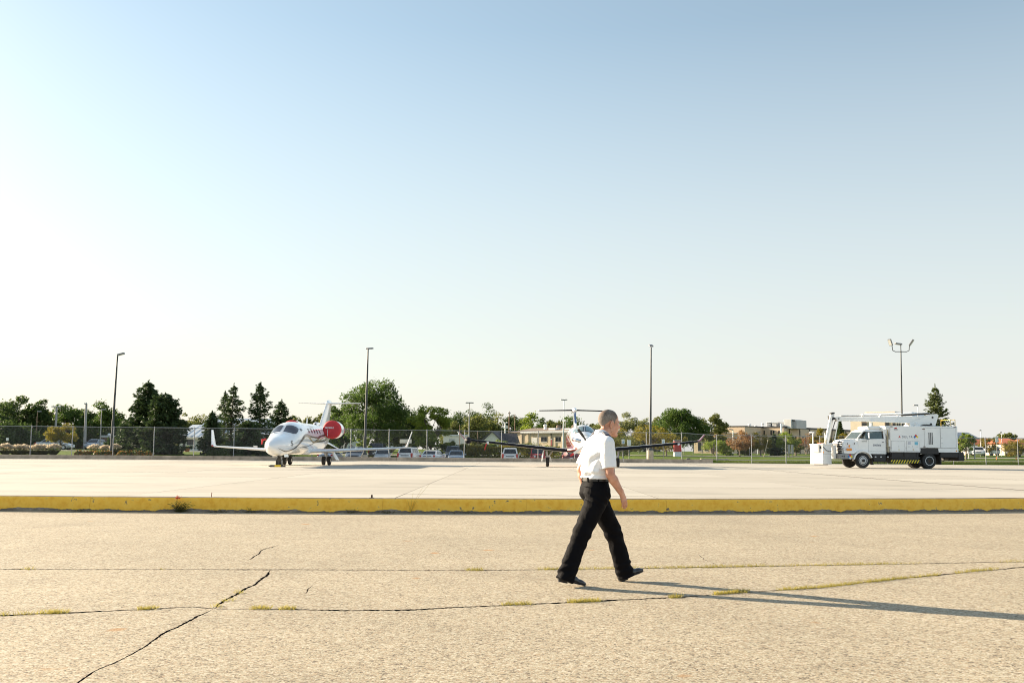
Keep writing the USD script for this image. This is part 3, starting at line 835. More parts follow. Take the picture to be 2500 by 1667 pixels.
# --- golden hedge and low shrubs
def hedge(name, label, x0, x1, y, h, d, leaves, seed, n, leaf=0.16):
    rng = np.random.default_rng(seed)
    x = rng.uniform(x0, x1, n)
    top = h * (0.88 + 0.2 * meshkit.noise(np.stack([x * 1.1, x * 0, x * 0], 1), seed))
    s = rng.uniform(0, 1, n)
    f = rng.uniform(size=n)
    yy = np.where(f < 0.45, y - d / 2 + rng.normal(0, 0.06, n), rng.uniform(y - d / 2, y + d / 2, n))
    zz = np.where(f < 0.45, s * top, top + rng.normal(0, 0.05, n))
    P = np.stack([x, yy, zz + terrain(x, yy)], 1)
    D = rng.normal(size=(n, 3)) + [0, 0, 0.8]
    N = rng.normal(size=(n, 3)) + [0, -0.7, 0.4]
    t = thing(name, label, 'hedge', (0, 0, 0))
    obj('foliage', quad_cloud(P, D, N, leaf * rng.uniform(0.6, 1.4, n), leaf * 0.5), LEAF[leaves], t, smooth=False)
    rr = [tube([(a, y + rng.uniform(-d / 4, d / 4), float(terrain(a, y)) - 0.1), (a + rng.normal(0, 0.1), y, float(terrain(a, y)) + h * 0.85)], [0.03, 0.012], 5) for a in np.arange(x0 + 0.3, x1, 0.5)]
    for r_ in rr:
        obj('stem', r_, bark, t)
hedge('hedge', 'long clipped golden hedge behind the parked cars', gx(1138, 118), gx(1368, 118), 118.6, 1.15, 1.0, 'gold', 51, 9000)
hedge('hedge', 'short clipped green hedge behind the light saloons left of the golden one', gx(1060, 118), gx(1136, 118), 118.4, 1.25, 1.0, 'dark', 52, 3500)
hedge('hedge', 'dark low hedge under the turboprop right wing', gx(1486, 122), gx(1536, 122), 121.6, 0.9, 1.0, 'olive', 53, 2500)

# --- pampas grass tufts and orange flowering shrubs behind the wall at the left
plume = leafmat('pampas_plume', [(0.62, 0.52, 0.38), (0.78, 0.68, 0.54), (0.85, 0.78, 0.66)], 0.4)
blade = leafmat('pampas_blade', [(0.10, 0.10, 0.03), (0.17, 0.16, 0.05), (0.24, 0.21, 0.08)], 0.4)
def pampas(label, u, Y, w, h, seed):
    rng = np.random.default_rng(seed)
    x = gx(u, Y)
    t = thing('pampas_grass', label, 'ornamental grass', (x, Y, float(terrain(x, Y)) - 0.02), 0, 'pampas grass tufts behind the wall')
    n = 420
    a = rng.uniform(0, 2 * math.pi, n); r = rng.uniform(0, 1, n) ** 0.5
    H = h * rng.uniform(0.35, 0.68, n)
    b = np.stack([r * np.cos(a) * w * 0.2, r * np.sin(a) * w * 0.2, H * 0], 1)
    e = np.stack([r * np.cos(a) * w * 0.5, r * np.sin(a) * w * 0.5, H * (1 - 0.25 * r)], 1)
    P, D = (b + e) / 2, e - b
    obj('blades', quad_cloud(P, D, rng.normal(size=(n, 3)), np.linalg.norm(D, axis=1), 0.05), blade, t, smooth=False)
    n = 300
    a = rng.uniform(0, 2 * math.pi, n); r = rng.uniform(0, 1, n) ** 0.5
    P = np.stack([r * np.cos(a) * w * 0.52, r * np.sin(a) * w * 0.52, h * (0.66 + 0.34 * (1 - r * r) * rng.uniform(0.5, 1, n))], 1)
    D = np.stack([np.cos(a) * 0.8 * r + 0.25, np.sin(a) * 0.8 * r, 0.5 + 0 * r], 1) + rng.normal(0, 0.3, (n, 3))
    obj('plumes', quad_cloud(P, D, rng.normal(size=(n, 3)), 0.28 * rng.uniform(0.6, 1.3, n), 0.10), plume, t, smooth=False)
for i, (u, Y, w, h, lab) in enumerate([
        (-14, 87, 1.1, 0.85, 'pampas grass tuft cut by the left edge of the view'), (14, 87.5, 1.2, 0.95, 'pampas grass tuft with tall plumes below the small sign'),
        (35, 88.2, 0.9, 0.8, 'narrow pampas grass tuft right of the small sign'), (47, 87.4, 1.2, 0.85, 'broad pampas grass tuft, third from the left edge'),
        (58, 88.4, 1.0, 0.86, 'pampas grass tuft set back behind the broad one'), (75, 89.0, 0.9, 0.75, 'low pampas grass tuft at the first fence post in view'),
        (92, 87.6, 1.2, 0.9, 'pampas grass tuft right of the first fence post, before the silver saloon'), (108, 87.9, 1.1, 0.88, 'pampas grass tuft before the silver saloon windows'),
        (131, 87.4, 1.15, 0.95, 'pampas grass tuft by the trunk of the willow-like tree'), (231, 92, 1.2, 0.9, 'pampas grass tuft behind the orange flowers left of the tall lamp post'),
        (256, 91.5, 1.0, 0.85, 'pampas grass tuft touching the tall lamp post'), (281, 91.0, 1.0, 0.95, 'pampas grass tuft right of the tall lamp post'),
        (352, 93, 1.3, 0.55, 'low pampas grass tuft under the spruce pair'), (366, 92.5, 1.2, 0.5, 'lowest pampas grass tuft right of the spruce trunk')]):
    pampas(lab, u, Y, w, h, 300 + i)
flower = leafmat('orange_blossom', [(0.45, 0.16, 0.03), (0.55, 0.28, 0.05), (0.5, 0.36, 0.08)], 0.3)
def bush(name, label, u, Y, w, h, seed, fl=True, leaves='maple', group=None):
    rng = np.random.default_rng(seed)
    x = gx(u, Y)
    t = thing(name, label, 'shrub', (x, Y, float(terrain(x, Y)) - 0.02), 0, group)
    n = 360
    d = rng.normal(size=(n, 3)); d /= np.linalg.norm(d, axis=1, keepdims=True); d[:, 2] = np.abs(d[:, 2])
    lump = 0.75 + 0.4 * meshkit.noise(d * 2.2 + seed, seed)
    P = d * [w / 2, w / 2, h] * (lump * rng.uniform(0.5, 1, n) ** 0.4)[:, None]
    obj('foliage', quad_cloud(P, rng.normal(size=(n, 3)), d + rng.normal(0, 0.5, (n, 3)), 0.14 * rng.uniform(0.6, 1.4, n), 0.08), LEAF[leaves], t, smooth=False)
    if fl:
        m = 110
        k = rng.choice(n, m)
        obj('blossoms', quad_cloud(P[k] * 1.08 + [0, 0, 0.02], rng.normal(size=(m, 3)), d[k] + [0, 0, 0.4], 0.11, 0.10), flower, t, smooth=False)
for i, u in enumerate([194, 212, 226, 240, 254, 268, 296, 312, 328, 345, 362]):
    bush('flowering_shrub', ['orange-flowering shrub at the left end of the flower row, before the brick low building', 'second orange-flowering shrub from the left end of the flower row', 'third orange-flowering shrub from the left, below a pampas grass tuft', 'fourth orange-flowering shrub from the left end of the flower row',
                             'orange-flowering shrub just left of the tall lamp post foot', 'orange-flowering shrub touching the tall lamp post foot', 'orange-flowering shrub just right of the fence post by the tall lamp post', 'orange-flowering shrub under the left edge of the spruce pair', 'orange-flowering shrub before the taller spruce trunk', 'orange-flowering shrub right of the taller spruce trunk', 'orange-flowering shrub at the right end of the flower row'][i], u, 87.0 + 0.4 * (i % 3), 0.85, 0.42, 330 + i,
         group=['orange-flowering shrubs left of the lamp post', 'orange-flowering shrubs under the spruces'][u > 280])
for i, (u, lab) in enumerate([(520, 'low round green bush below the white building'), (545, 'low green bush beside the ragged spruce trunk'), (585, 'green bush behind the jet wing, left one'), (605, 'green bush behind the jet wing beside the jet nose'), (650, 'dark bush right behind the jet nose')]):
    bush('low_bush', lab, u, 89, 1.4, 0.6, 350 + i, False, 'dark')

# --- rough grass along the apron edge at the right
def blades(P, h, w, rng, lean=0.5):
    n = len(P)
    a = rng.uniform(0, 2 * math.pi, n)
    D = np.stack([np.cos(a) * lean, np.sin(a) * lean, np.ones(n)], 1) + rng.normal(0, 0.15, (n, 3))
    D /= np.linalg.norm(D, axis=1, keepdims=True)
    H = h * rng.uniform(0.5, 1.3, n)
    return quad_cloud(P + D * H[:, None] / 2, D, rng.normal(size=(n, 3)), H, w)
grass_m = leafmat('dry_grass', [(0.30, 0.26, 0.05), (0.62, 0.50, 0.14), (0.82, 0.68, 0.32)], 0.55)
green_m = leafmat('green_grass', [(0.07, 0.09, 0.018), (0.13, 0.15, 0.03), (0.22, 0.21, 0.06)], 0.4)
rng = np.random.default_rng(77)
n = 9000
x = rng.uniform(17.5, 62, n); e = rng.uniform(0, 1, n) ** 2 * 3.5 + 0.05
y = fence_y(x) + e
obj('edge_grass', blades(np.stack([x, y, terrain(x, np.maximum(y, fence_y(x) + 0.4)) - 0.01], 1), 0.11, 0.03, rng), green_m, label='uncut grass fringe along the right edge of the apron', kind='stuff', smooth=False, cat='grass')
# grass growing in the cracks of the tarmac
P = []
for (u0, u1, den, pts) in [(1135, 1180, 60, J1), (1310, 1370, 40, J1), (1375, 1560, 30, J1), (1560, 1900, 34, J1), (1900, 2250, 26, J1), (2440, 2520, 22, J1), (50, 85, 20, J1), (390, 402, 10, J1),
                           (-10, 90, 16, J2), (90, 168, 55, J2), (335, 385, 60, J2), (612, 660, 60, J2), (682, 722, 60, J2), (1222, 1300, 46, J2), (1385, 1470, 90, J2), (1635, 1665, 80, J2), (1740, 1830, 110, J2),
                           (1900, 2110, 60, J2), (2110, 2220, 70, J2), (2220, 2300, 40, J2), (2330, 2440, 50, J2)]:
    a = np.array(pts)
    m = int((u1 - u0) * den / 15)
    u = rng.beta(1.3, 1.3, m) * (u1 - u0) + u0
    for q in u:
        p = onz(q, float(np.interp(q, a[:, 0], a[:, 1])) + rng.normal(0, 1.3))
        P.append(p + [0, 0.012, -0.012])
for c in ((555, 1466), (530, 1480), (585, 1447)):
    for _ in range(40):
        P.append(onz(c[0] + rng.normal(0, 7), c[1] + rng.normal(0, 2)) + [0, 0.01, -0.012])
P = np.array(P)
obj('crack_grass', blades(P, 0.05, 0.004, rng, 0.8), grass_m, label='yellowed grass sprouting from the tarmac cracks', kind='stuff', smooth=False, cat='grass')
# ================================================================ buildings
tan_w = M('tan_render', (0.62, 0.50, 0.35), 0.9, var=0.1, scale=1.5, bump=0.2)
white_w = M('white_cladding', (0.62, 0.61, 0.58), 0.7, var=0.08, scale=1.2)
white_roof = M('white_metal_roof', (0.60, 0.64, 0.68), 0.5, var=0.06, scale=1.0)
brick_w = M('tan_brick', (0.60, 0.46, 0.32), 0.9, var=0.14, scale=6, bump=0.3, bscale=30)
brown_roof = M('brown_shingle_roof', (0.20, 0.145, 0.105), 0.9, var=0.2, scale=5, bump=0.3)
dark_roof = M('dark_shingle_roof', (0.075, 0.07, 0.075), 0.9, var=0.25, scale=5, bump=0.3)
red_roof = M('red_tile_roof', (0.46, 0.13, 0.055), 0.8, var=0.2, scale=3, bump=0.5, bscale=12)
dark_trim = M('dark_trim', (0.05, 0.045, 0.042), 0.6)
grey_metal = M('grey_metal_unit', (0.40, 0.41, 0.42), 0.5, metal=0.3, var=0.1)
white_paint = M('white_paint', (0.78, 0.78, 0.77), 0.5, var=0.05)
dark_brick = M('brown_brick', (0.16, 0.10, 0.075), 0.9, var=0.25, scale=5, bump=0.3)
pane = glassmat('building_pane', (0.02, 0.025, 0.03), 0.05, 0.04)
beige_w = M('beige_render', (0.72, 0.61, 0.47), 0.9, var=0.07, scale=1.0)
bronze_w = M('brown_panel', (0.20, 0.155, 0.125), 0.6, var=0.1)
ochre_w = M('ochre_wall', (0.55, 0.34, 0.13), 0.9, var=0.08)


def bld(name, label, x, y, rz=0.0, z=None):
    return thing(name, label, 'building', (x, y, (float(terrain(x, y)) if z is None else z) - 0.1), rz)


def win(t, x0, x1, z0, z1, y=0.0, fr=0.07, sills=True, mull=0, mat=None):
    """A window set in the front (-y) face: frame proud of the wall, pane recessed within it."""
    w = obj('window', [box(x0, x1, y - 0.05, y + 0.02, z1 - fr, z1), box(x0, x1, y - 0.05, y + 0.02, z0, z0 + fr), box(x0, x0 + fr, y - 0.05, y + 0.02, z0 + fr, z1 - fr), box(x1 - fr, x1, y - 0.05, y + 0.02, z0 + fr, z1 - fr)]
            + [box(x0 + (x1 - x0) * (i + 1) / (mull + 1) - 0.03, x0 + (x1 - x0) * (i + 1) / (mull + 1) + 0.03, y - 0.045, y + 0.015, z0 + fr, z1 - fr) for i in range(mull)], mat or dark_trim, t)
    obj('pane', box(x0 + fr, x1 - fr, y - 0.025, y - 0.01, z0 + fr, z1 - fr), pane, w)
    if sills:
        obj('sill', box(x0 - 0.05, x1 + 0.05, y - 0.09, y + 0.01, z0 - 0.07, z0 - 0.003), white_w, w)
    return w


# --- long tan building with a brown shingle roof behind the turboprop wing
Y = 178.0
ROT = -40.0
x0, S, Z = facade(1247, Y, ROT)
zt = Z(1310, 1055); zr = Z(1310, 1044.5, 4)
b = bld('tan_building', 'long tan flat building with brown roof and rooftop vents, behind the turboprop', x0, Y, ROT)
B0 = float(terrain(x0, Y)) - 0.1
H, L = zt - B0, S(1418)
obj('wall', box(0, L, 0, 9, 0, H), tan_w, b)
obj('roof', hull([(-0.3, -0.4, H + 0.003), (L + 0.3, -0.4, H + 0.003), (-0.3, 9.4, H + 0.003), (L + .3, 9.4, H + 0.003), (1.2, 4.5, zr - B0), (L - 1.2, 4.5, zr - B0)]), brown_roof, b)
obj('fascia', box(2.6, L + 0.35, -0.5, -0.402, H - 0.12, H + 0.22), white_paint, b)
for u in (1272, 1288, 1342, 1373):
    px = S(u)
    obj('pilaster', box(px - 0.22, px + 0.22, -0.12, 0.01, 0, H - 0.13), tan_w, b)
for u in (1271, 1341.5):
    px = S(u) + 0.5
    obj('downpipe', tube([(px, -0.2, 0.1), (px, -0.2, H - 0.13)], 0.05, 6), dark_trim, b)
for u0, u1 in ((1321, 1336), (1356, 1372)):
    win(b, S(u0), S(u1), Z(1330, 1078) - B0, Z(1330, 1066) - B0, mull=1)
obj('door', box(S(1298), S(1311), -0.04, 0.02, 0.1, Z(1300, 1068) - B0), white_w, b)
vx = S(1305)
obj('roof_vent', disc_stack([(0.25, zr - B0 - 0.5), (0.25, zr - B0 + 0.25), (0.34, zr - B0 + 0.3), (0.34, zr - B0 + 0.5), (0.1, zr - B0 + 0.62)], 'z', 12, (vx, 3.0, 0)), white_paint, b)
for u, w, h in ((1328, 1.5, 0.35), (1366, 1.2, 0.3)):
    px = S(u)
    obj('roof_unit', [box(px - w / 2, px + w / 2, 2.2, 3.8, zr - B0 - 0.75, zr - B0 - 0.75 + h + 0.3, 0.03)], white_paint, b)
    obj('roof_fan', disc_stack([(0.42, zr - B0 - 0.6), (0.45, zr - B0 + 0.35), (0.3, zr - B0 + 0.45)], 'z', 12, (px, 4.2, 0)), brown_roof, b)

# --- gabled house
Y = 166.0
x0, S, Z = facade(1178, Y, -10.0)
x1, xr = x0 + S(1224), x0 + S(1250)
ze, za = Z(1200, 1077), Z(1203, 1054.5)
b = bld('gabled_house', 'small pale gabled house with a dark shingle roof left of the tan building', x0, Y, -10.0)
B0 = float(terrain(x0, Y)) - 0.1
L, H, A = x1 - x0, ze - B0, za - B0
gab = sg.Polygon([(0, 0), (L, 0), (L, H), (L / 2, A), (0, H)])
m = extrude(gab, 6.0)
R90 = np.array([[1, 0, 0], [0, 0, 1], [0, 1, 0.]])
obj('wall', xf(m, R90), white_w, b)
for sgn in (0, 1):
    e = (-0.35, H - 0.2) if sgn == 0 else (L + 0.35, H - 0.2)
    rp = sg.Polygon([(L / 2, A + 0.02), (e[0], e[1] + 0.02), (e[0], e[1] + 0.2), (L / 2, A + 0.22)])
    obj('roof_slope', xf(extrude(rp, 6.6), R90, (0, -0.3, 0)), dark_roof, b)
obj('side_wing', box(L + 0.003, xr - x0, 2.0, 6.0, 0, H - 0.3), white_w, b)
obj('side_roof', hull([(L - 0.6, 1.7, H - 0.29), (xr - x0 + 0.3, 1.7, H - 0.29), (L - 0.6, 6.3, H - 0.29), (xr - x0 + .3, 6.3, H - 0.29), (L / 2 + 0.3, 4.0, A - 0.08), (xr - x0 + 0.1, 4.0, A - 0.08)]), dark_roof, b)
win(b, L / 2 - 0.5, L / 2 + 0.5, 0.6, 1.5)

# --- low white shed
Y = 176.0
x0, x1 = gx(1082, Y), gx(1139, Y)
b = bld('white_shed', 'low white flat-roofed shed behind the dark parked car', x0, Y)
B0 = float(terrain(x0, Y)) - 0.1
H = gz(1100, 1064, Y) - B0
obj('wall', box(0, x1 - x0, 0, 5, 0, H), white_w, b)
obj('roof', box(-0.2, x1 - x0 + 0.2, -0.25, 5.2, H + 0.003, H + 0.22, 0.02), white_roof, b)
obj('door', box(1.0, 2.0, -0.04, 0.02, 0.1, H - 0.5), grey_metal, b)
obj('vent', disc_stack([(0.12, 0), (0.12, 0.4), (0.2, 0.45), (0.2, 0.6)], 'z', 8, (2.6, 2, H + 0.2)), grey_metal, b)

# --- pale storage tents under the big maple
for i, (u0, u1, vt, lab) in enumerate([(838, 876, 1072, 'pale round-topped storage tent behind the jet wing, left of the big maple trunk'), (908, 945, 1076, 'pale storage tent right of the big maple trunk'), (944, 986, 1073, 'rightmost pale storage tent, half behind the sign board')]):
    Y = 142.0 + 2 * i
    x0, x1 = gx(u0, Y), gx(u1, Y)
    t = thing('storage_tent', lab, 'tent', (x0, Y, float(terrain(x0, Y)) - 0.05), 0, 'pale storage tents under the trees')
    H = gz((u0 + u1) / 2, vt, Y) - float(terrain(x0, Y))
    w = x1 - x0
    a = np.linspace(0, math.pi, 15)
    prof = np.stack([w / 2 - w / 2 * np.cos(a), np.sin(a) ** 0.7 * H], 1)
    rings = [np.stack([prof[:, 0], np.full(15, yy), prof[:, 1]], 1) for yy in np.linspace(0, 7, 5)]
    obj('cover', loft(rings, True, False), white_w, t)
    obj('hoop', [tube(r + [0, -0.02, 0.02], 0.05, 5) for r in (rings[0],)], grey_metal, t)

# --- white building at left
Y = 132.0
x0, x1 = gx(438, Y), gx(640, Y)
b = bld('white_building', 'white building with a pale metal roof behind the left of the fence', x0, Y)
B0 = float(terrain(x0, Y)) - 0.1
H = gz(460, 1072, Y) - B0; A = gz(460, 1036, Y + 6) - B0
L = x1 - x0
obj('wall', box(0, L, 0, 12, 0, H), white_w, b)
obj('roof', hull([(-0.5, -0.6, H + 0.28), (L + 0.5, -0.6, H + 0.28), (-0.5, 12.6, H + .28), (L + .5, 12.6, H + .28), (-0.3, 6, A), (L + .3, 6, A)]), white_roof, b)
obj('fascia', box(-0.45, L + 0.45, -0.55, 12.5, H + 0.003, H + 0.277), beige_w, b)
obj('upper_roof', hull([(1.6, 3, A - 0.4), (L, 3, A - 0.4), (1.6, 9, A - .4), (L, 9, A - .4), (1.9, 6, A + 0.9), (L, 6, A + 0.9)]), white_roof, b)
for i in range(14):
    px = 0.6 + i * 0.85
    if px < L - 1:
        obj('roof_seam', tube([(px, -0.55, H + 0.33), (px, 5.9, A + 0.03)], 0.025, 4), white_roof, b)
obj('doorway', box(gx(446, Y) - x0, gx(452, Y) - x0, -0.04, 0.02, 0.1, 2.1), dark_trim, b)
win(b, gx(456, Y) - x0, gx(472, Y) - x0, 0.9, 2.1, mull=1)
win(b, gx(560, Y) - x0, gx(584, Y) - x0, 0.9, 2.1, mull=2)
win(b, gx(596, Y) - x0, gx(618, Y) - x0, 0.9, 2.1, mull=2)

# --- brown brick hut at far left
Y = 158.0
x0, x1 = gx(246, Y), gx(268, Y)
b = bld('brick_hut', 'brown brick hut with a white roof hood behind the tall left lamp post', x0, Y)
B0 = float(terrain(x0, Y)) - 0.1
H = gz(255, 1068, Y) - B0
obj('wall', box(0, x1 - x0, 0, 2.4, 0, H), dark_brick, b)
obj('roof', box(-0.1, x1 - x0 + 0.1, -0.1, 2.5, H + 0.003, H + 0.35, 0.05), grey_metal, b)
obj('vent', disc_stack([(0.2, H + 0.35), (0.28, H + 0.5), (0.1, H + 0.7)], 'z', 10, (0.8, 1, 0)), white_paint, b)
obj('door', box(0.5, 1.2, -0.04, 0.02, 0.05, H - 0.5), dark_trim, b)
Y = 160
x0, x1 = gx(182, Y), gx(214, Y)
b = bld('low_brick_wall', 'low brown brick building under the trees left of the brick hut', x0, Y)
obj('wall', box(0, x1 - x0, 0, 3, 0, 1.35), dark_brick, b)
obj('roof', box(-0.2, x1 - x0 + 0.2, -0.2, 3.2, 1.353, 1.5), dark_roof, b)

# --- tan brick building at right: projecting block, set-back middle, wing running back to the right
Y = 188.0
x0, X, Z = facade(1762, Y, ROT)
b = bld('brick_building', 'large tan brick building with flat roofs and rooftop plant, right of the person', x0, Y, ROT)
B0 = float(terrain(x0, Y)) - 0.1
H = Z(1790, 1042) - B0
xb, xc = X(1819), X(1914, 7)
obj('wall', box(0, xb, 0, 16, 0, H), brick_w, b)
obj('parapet', box(-0.06, xb + 0.06, -0.06, 16, H + 0.003, H + 0.22), dark_trim, b)
obj('wall', box(xb + 0.003, xc, 7, 16, 0, H - 0.05), brick_w, b)
obj('parapet', box(xb + 0.063, xc + 0.05, 6.94, 16, H - 0.047, H + 0.14), dark_trim, b)
for u in (1830, 1835.5, 1848, 1852.5, 1865, 1882, 1888, 1901):
    win(b, X(u, 7), X(u + 3.2, 7), Z(1850, 1062, 7) - B0, Z(1850, 1051, 7) - B0, 7, 0.05, False)
# wing at an angle
wx, wy = xc + 0.01, 7.6
WL = 46.0
w_ang = math.radians(90)
wing_m = rotz(w_ang)
Hw = Z(1916, 1045, 7) - B0
obj('wing_wall', xf(box(0, WL, 0, 12, 0, Hw), wing_m, (wx, wy, 0)), brick_w, b)
obj('wing_parapet', xf(box(-0.05, WL, -0.06, 12, Hw + 0.003, Hw + 0.35), wing_m, (wx, wy, 0)), dark_trim, b)
for i in range(9):
    s = 3.0 + i * 4.6
    for ds in (0, 1.3):
        fr = obj('window', xf([box(s + ds, s + ds + 0.8, -0.04, 0.02, Hw - 3.3, Hw - 1.5)][0], wing_m, (wx, wy, 0)), dark_trim, b)
        obj('pane', xf(box(s + ds + 0.08, s + ds + 0.72, -0.055, -0.041, Hw - 3.2, Hw - 1.6), wing_m, (wx, wy, 0)), pane, fr)
    obj('downpipe', xf(tube([(s - 1.2, -0.1, 0), (s - 1.2, -0.1, Hw)], 0.08, 6), wing_m, (wx, wy, 0)), dark_trim, b)
# rooftop plant
def roofbox(nm, u0, u1, v0, v1, d, dep, mat):
    return obj(nm, box(X(u0, d), X(u1, d), d, d + dep, Z((u0 + u1) / 2, v1, d) - B0, Z((u0 + u1) / 2, v0, d) - B0, 0.04), mat, b)
roofbox('plant_room', 1915, 1933, 1023.5, 1046, 8.5, 5, white_w)
roofbox('plant_room', 1933.5, 1946, 1025, 1046, 9, 4.5, grey_metal)
roofbox('louvre', 1934.5, 1942, 1024.3, 1028, 8.9, 0.09, dark_trim)
roofbox('air_unit', 1873, 1883, 1031, 1041, 9, 2.5, grey_metal)
roofbox('air_unit', 1886, 1896, 1031, 1041, 9, 2.5, white_w)
roofbox('air_unit', 1898, 1912, 1030, 1041, 9.5, 3, grey_metal)
roofbox('hood', 1871.5, 1884, 1030, 1031.5, 8.8, 2.9, white_paint)
roofbox('hood', 1884.8, 1897, 1031, 1032.5, 8.8, 2.9, white_paint)
for u, v in ((1831, 1034), (1863, 1032), (1846, 1038), (1912, 1036)):
    zz = Z(u, v, 8.5) - B0
    obj('roof_vent', disc_stack([(0.18, H - 0.1), (0.18, zz - 0.25), (0.32, zz - 0.2), (0.3, zz - 0.05), (0.1, zz)], 'z', 10, (X(u, 8.5), 8.5, 0)), white_paint, b)
obj('flue', tube([(X(1906, 6), 6.5, 0.2), (X(1906, 6), 6.5, Z(1906, 1034, 6.5) - B0)], 0.16, 10), white_paint, b)

# --- low ochre-fronted building between the maple and the brick building
Y = 180.0
x0, S, Z = facade(1690, Y, ROT)
b = bld('ochre_building', 'low building with an ochre parapet between the dark maple and the brick building', x0, Y, ROT)
B0 = float(terrain(x0, Y)) - 0.1
H = Z(1730, 1069) - B0; A = Z(1730, 1055) - B0
L = S(1764)
obj('wall', box(0, L + 0.5, 0.6, 8, 0, H), tan_w, b)
obj('canopy', box(-0.4, L + 0.6, -0.8, 8.2, H + 0.003, H + 0.2), grey_metal, b)
obj('parapet', box(1.0, L - 0.9, -0.3, 7.8, H + 0.203, A - 0.1), ochre_w, b)
obj('coping', box(0.9, L - 0.8, -0.4, 7.9, A - 0.097, A), white_w, b)
for u in (1700, 1716, 1732, 1748):
    win(b, S(u), S(u + 9), 0.5, H - 0.35, 0.6, 0.1, True)

# --- beige building behind the truck
Y = 150.0
x0, X, Z = facade(2078, Y, ROT)
x1 = x0 + X(2222)
b = bld('beige_building', 'beige building with brown window bays behind the truck boom', x0, Y, ROT)
B0 = float(terrain(x0, Y)) - 0.1
H = Z(2140, 1011) - B0
obj('wall', box(0, x1 - x0, 0, 10, 0, H - 0.6), beige_w, b)
obj('roof', hull([(0.4, 0.3, H - 0.597), (x1 - x0 + 0.4, 0.3, H - 0.597), (0.4, 10, H - 0.597), (x1 - x0 + .4, 10, H - .597), (1.4, 3, H + 0.35), (x1 - x0 - 0.6, 3, H + 0.35), (1.4, 8, H + 0.35), (x1 - x0 - .6, 8, H + .35)]), white_roof, b)
obj('eaves', box(1.1, x1 - x0 - 3.0, 2.9, 7, H + 0.353, H + 0.50), beige_w, b)
for u0, u1 in ((2105, 2119), (2162, 2174), (2180, 2189)):
    w = obj('window_bay', box(X(u0), X(u1), -0.06, 0.03, 1.6, H - 1.0), bronze_w, b)
    obj('pane', box(X(u0) + 0.12, X(u1) - 0.12, -0.075, -0.061, 1.8, H - 1.25), pane, w)
for u in (2126, 2192, 2197, 2202, 2207):
    w = obj('window', box(X(u), X(u + 2.6), -0.05, 0.03, 2.8, H - 1.1), dark_trim, b)
    obj('pane', box(X(u) + 0.05, X(u + 2.6) - 0.05, -0.063, -0.051, 2.9, H - 1.2), pane, w)

# --- solar carport at the truck tail
Y = 118.0
x0 = gx(2346, Y)
b = thing('solar_carport', 'tilted solar carport roof on steel legs behind the truck tail', 'carport', (x0, Y, float(terrain(x0, Y)) - 0.05))
B0 = float(terrain(x0, Y))
zA, zB = gz(2376, 1055, Y + 1.5) - B0, gz(2356, 1068, Y) - B0
solar = M('solar_panel', (0.10, 0.11, 0.15), 0.25, metal=0.2, var=0.1)
for k in range(6):
    xa = -1.0 + k * 0.42
    q = [(xa, -1.0, zB), (xa + 0.40, -1.0, zB), (xa + 0.40 + 0.5, 2.6, zA), (xa + 0.5, 2.6, zA)]
    obj('panel', plate(q, 0.06), solar, b)
obj('edge_beam', tube([(-0.8, -1.05, zB - 0.08), (1.75, -1.05, zB - 0.08)], 0.09, 6), grey_metal, b)
obj('edge_beam', tube([(1.6, -1.0, zB - 0.05), (2.1, 2.6, zA - 0.05)], 0.09, 6), grey_metal, b)
for px, py, zz in ((1.4, -0.4, zB + 0.05), (-0.4, 0.6, zB + 0.3), (1.7, 1.8, zA - 0.3)):
    obj('leg', tube([(px, py, 0), (px, py, zz)], 0.07, 8), grey_metal, b)
obj('kiosk', box(-0.9, -0.1, -0.2, 0.5, 0.0, 1.75, 0.03), tan_w, b)

# --- red roofed houses at the right edge
for i, (u0, u1, ve, va, Y, lab) in enumerate([(2356, 2408, 1084, 1069, 205, 'red tiled roof house seen left of the right fence posts'), (2392, 2460, 1082, 1070, 215, 'middle red tiled roof house behind the white sign'), (2452, 2500, 1083, 1069.5, 190, 'bright red tiled roof house at right with a hipped end'), (2496, 2560, 1082, 1071, 208, 'dark red tiled roof house at the right edge')]):
    x0, x1 = gx(u0, Y), gx(u1, Y)
    b = bld('red_roof_house', lab, x0, Y)
    B0 = float(terrain(x0, Y)) - 0.1
    H, A, L = gz(u0, ve, Y) - B0, gz(u0, va, Y + 4) - B0, x1 - x0
    obj('wall', box(0, L, 0, 8, 0, H), ochre_w if i % 2 else tan_w, b)
    obj('roof', hull([(-0.4, -0.5, H + .003), (L + .4, -0.5, H + .003), (-.4, 8.5, H + .003), (L + .4, 8.5, H + .003), (1.0, 4, A), (L - 1.0, 4, A)]), red_roof, b)
    win(b, L * 0.3, L * 0.3 + 0.9, 0.6, 1.4)
    win(b, L * 0.65, L * 0.65 + 0.9, 0.6, 1.4)
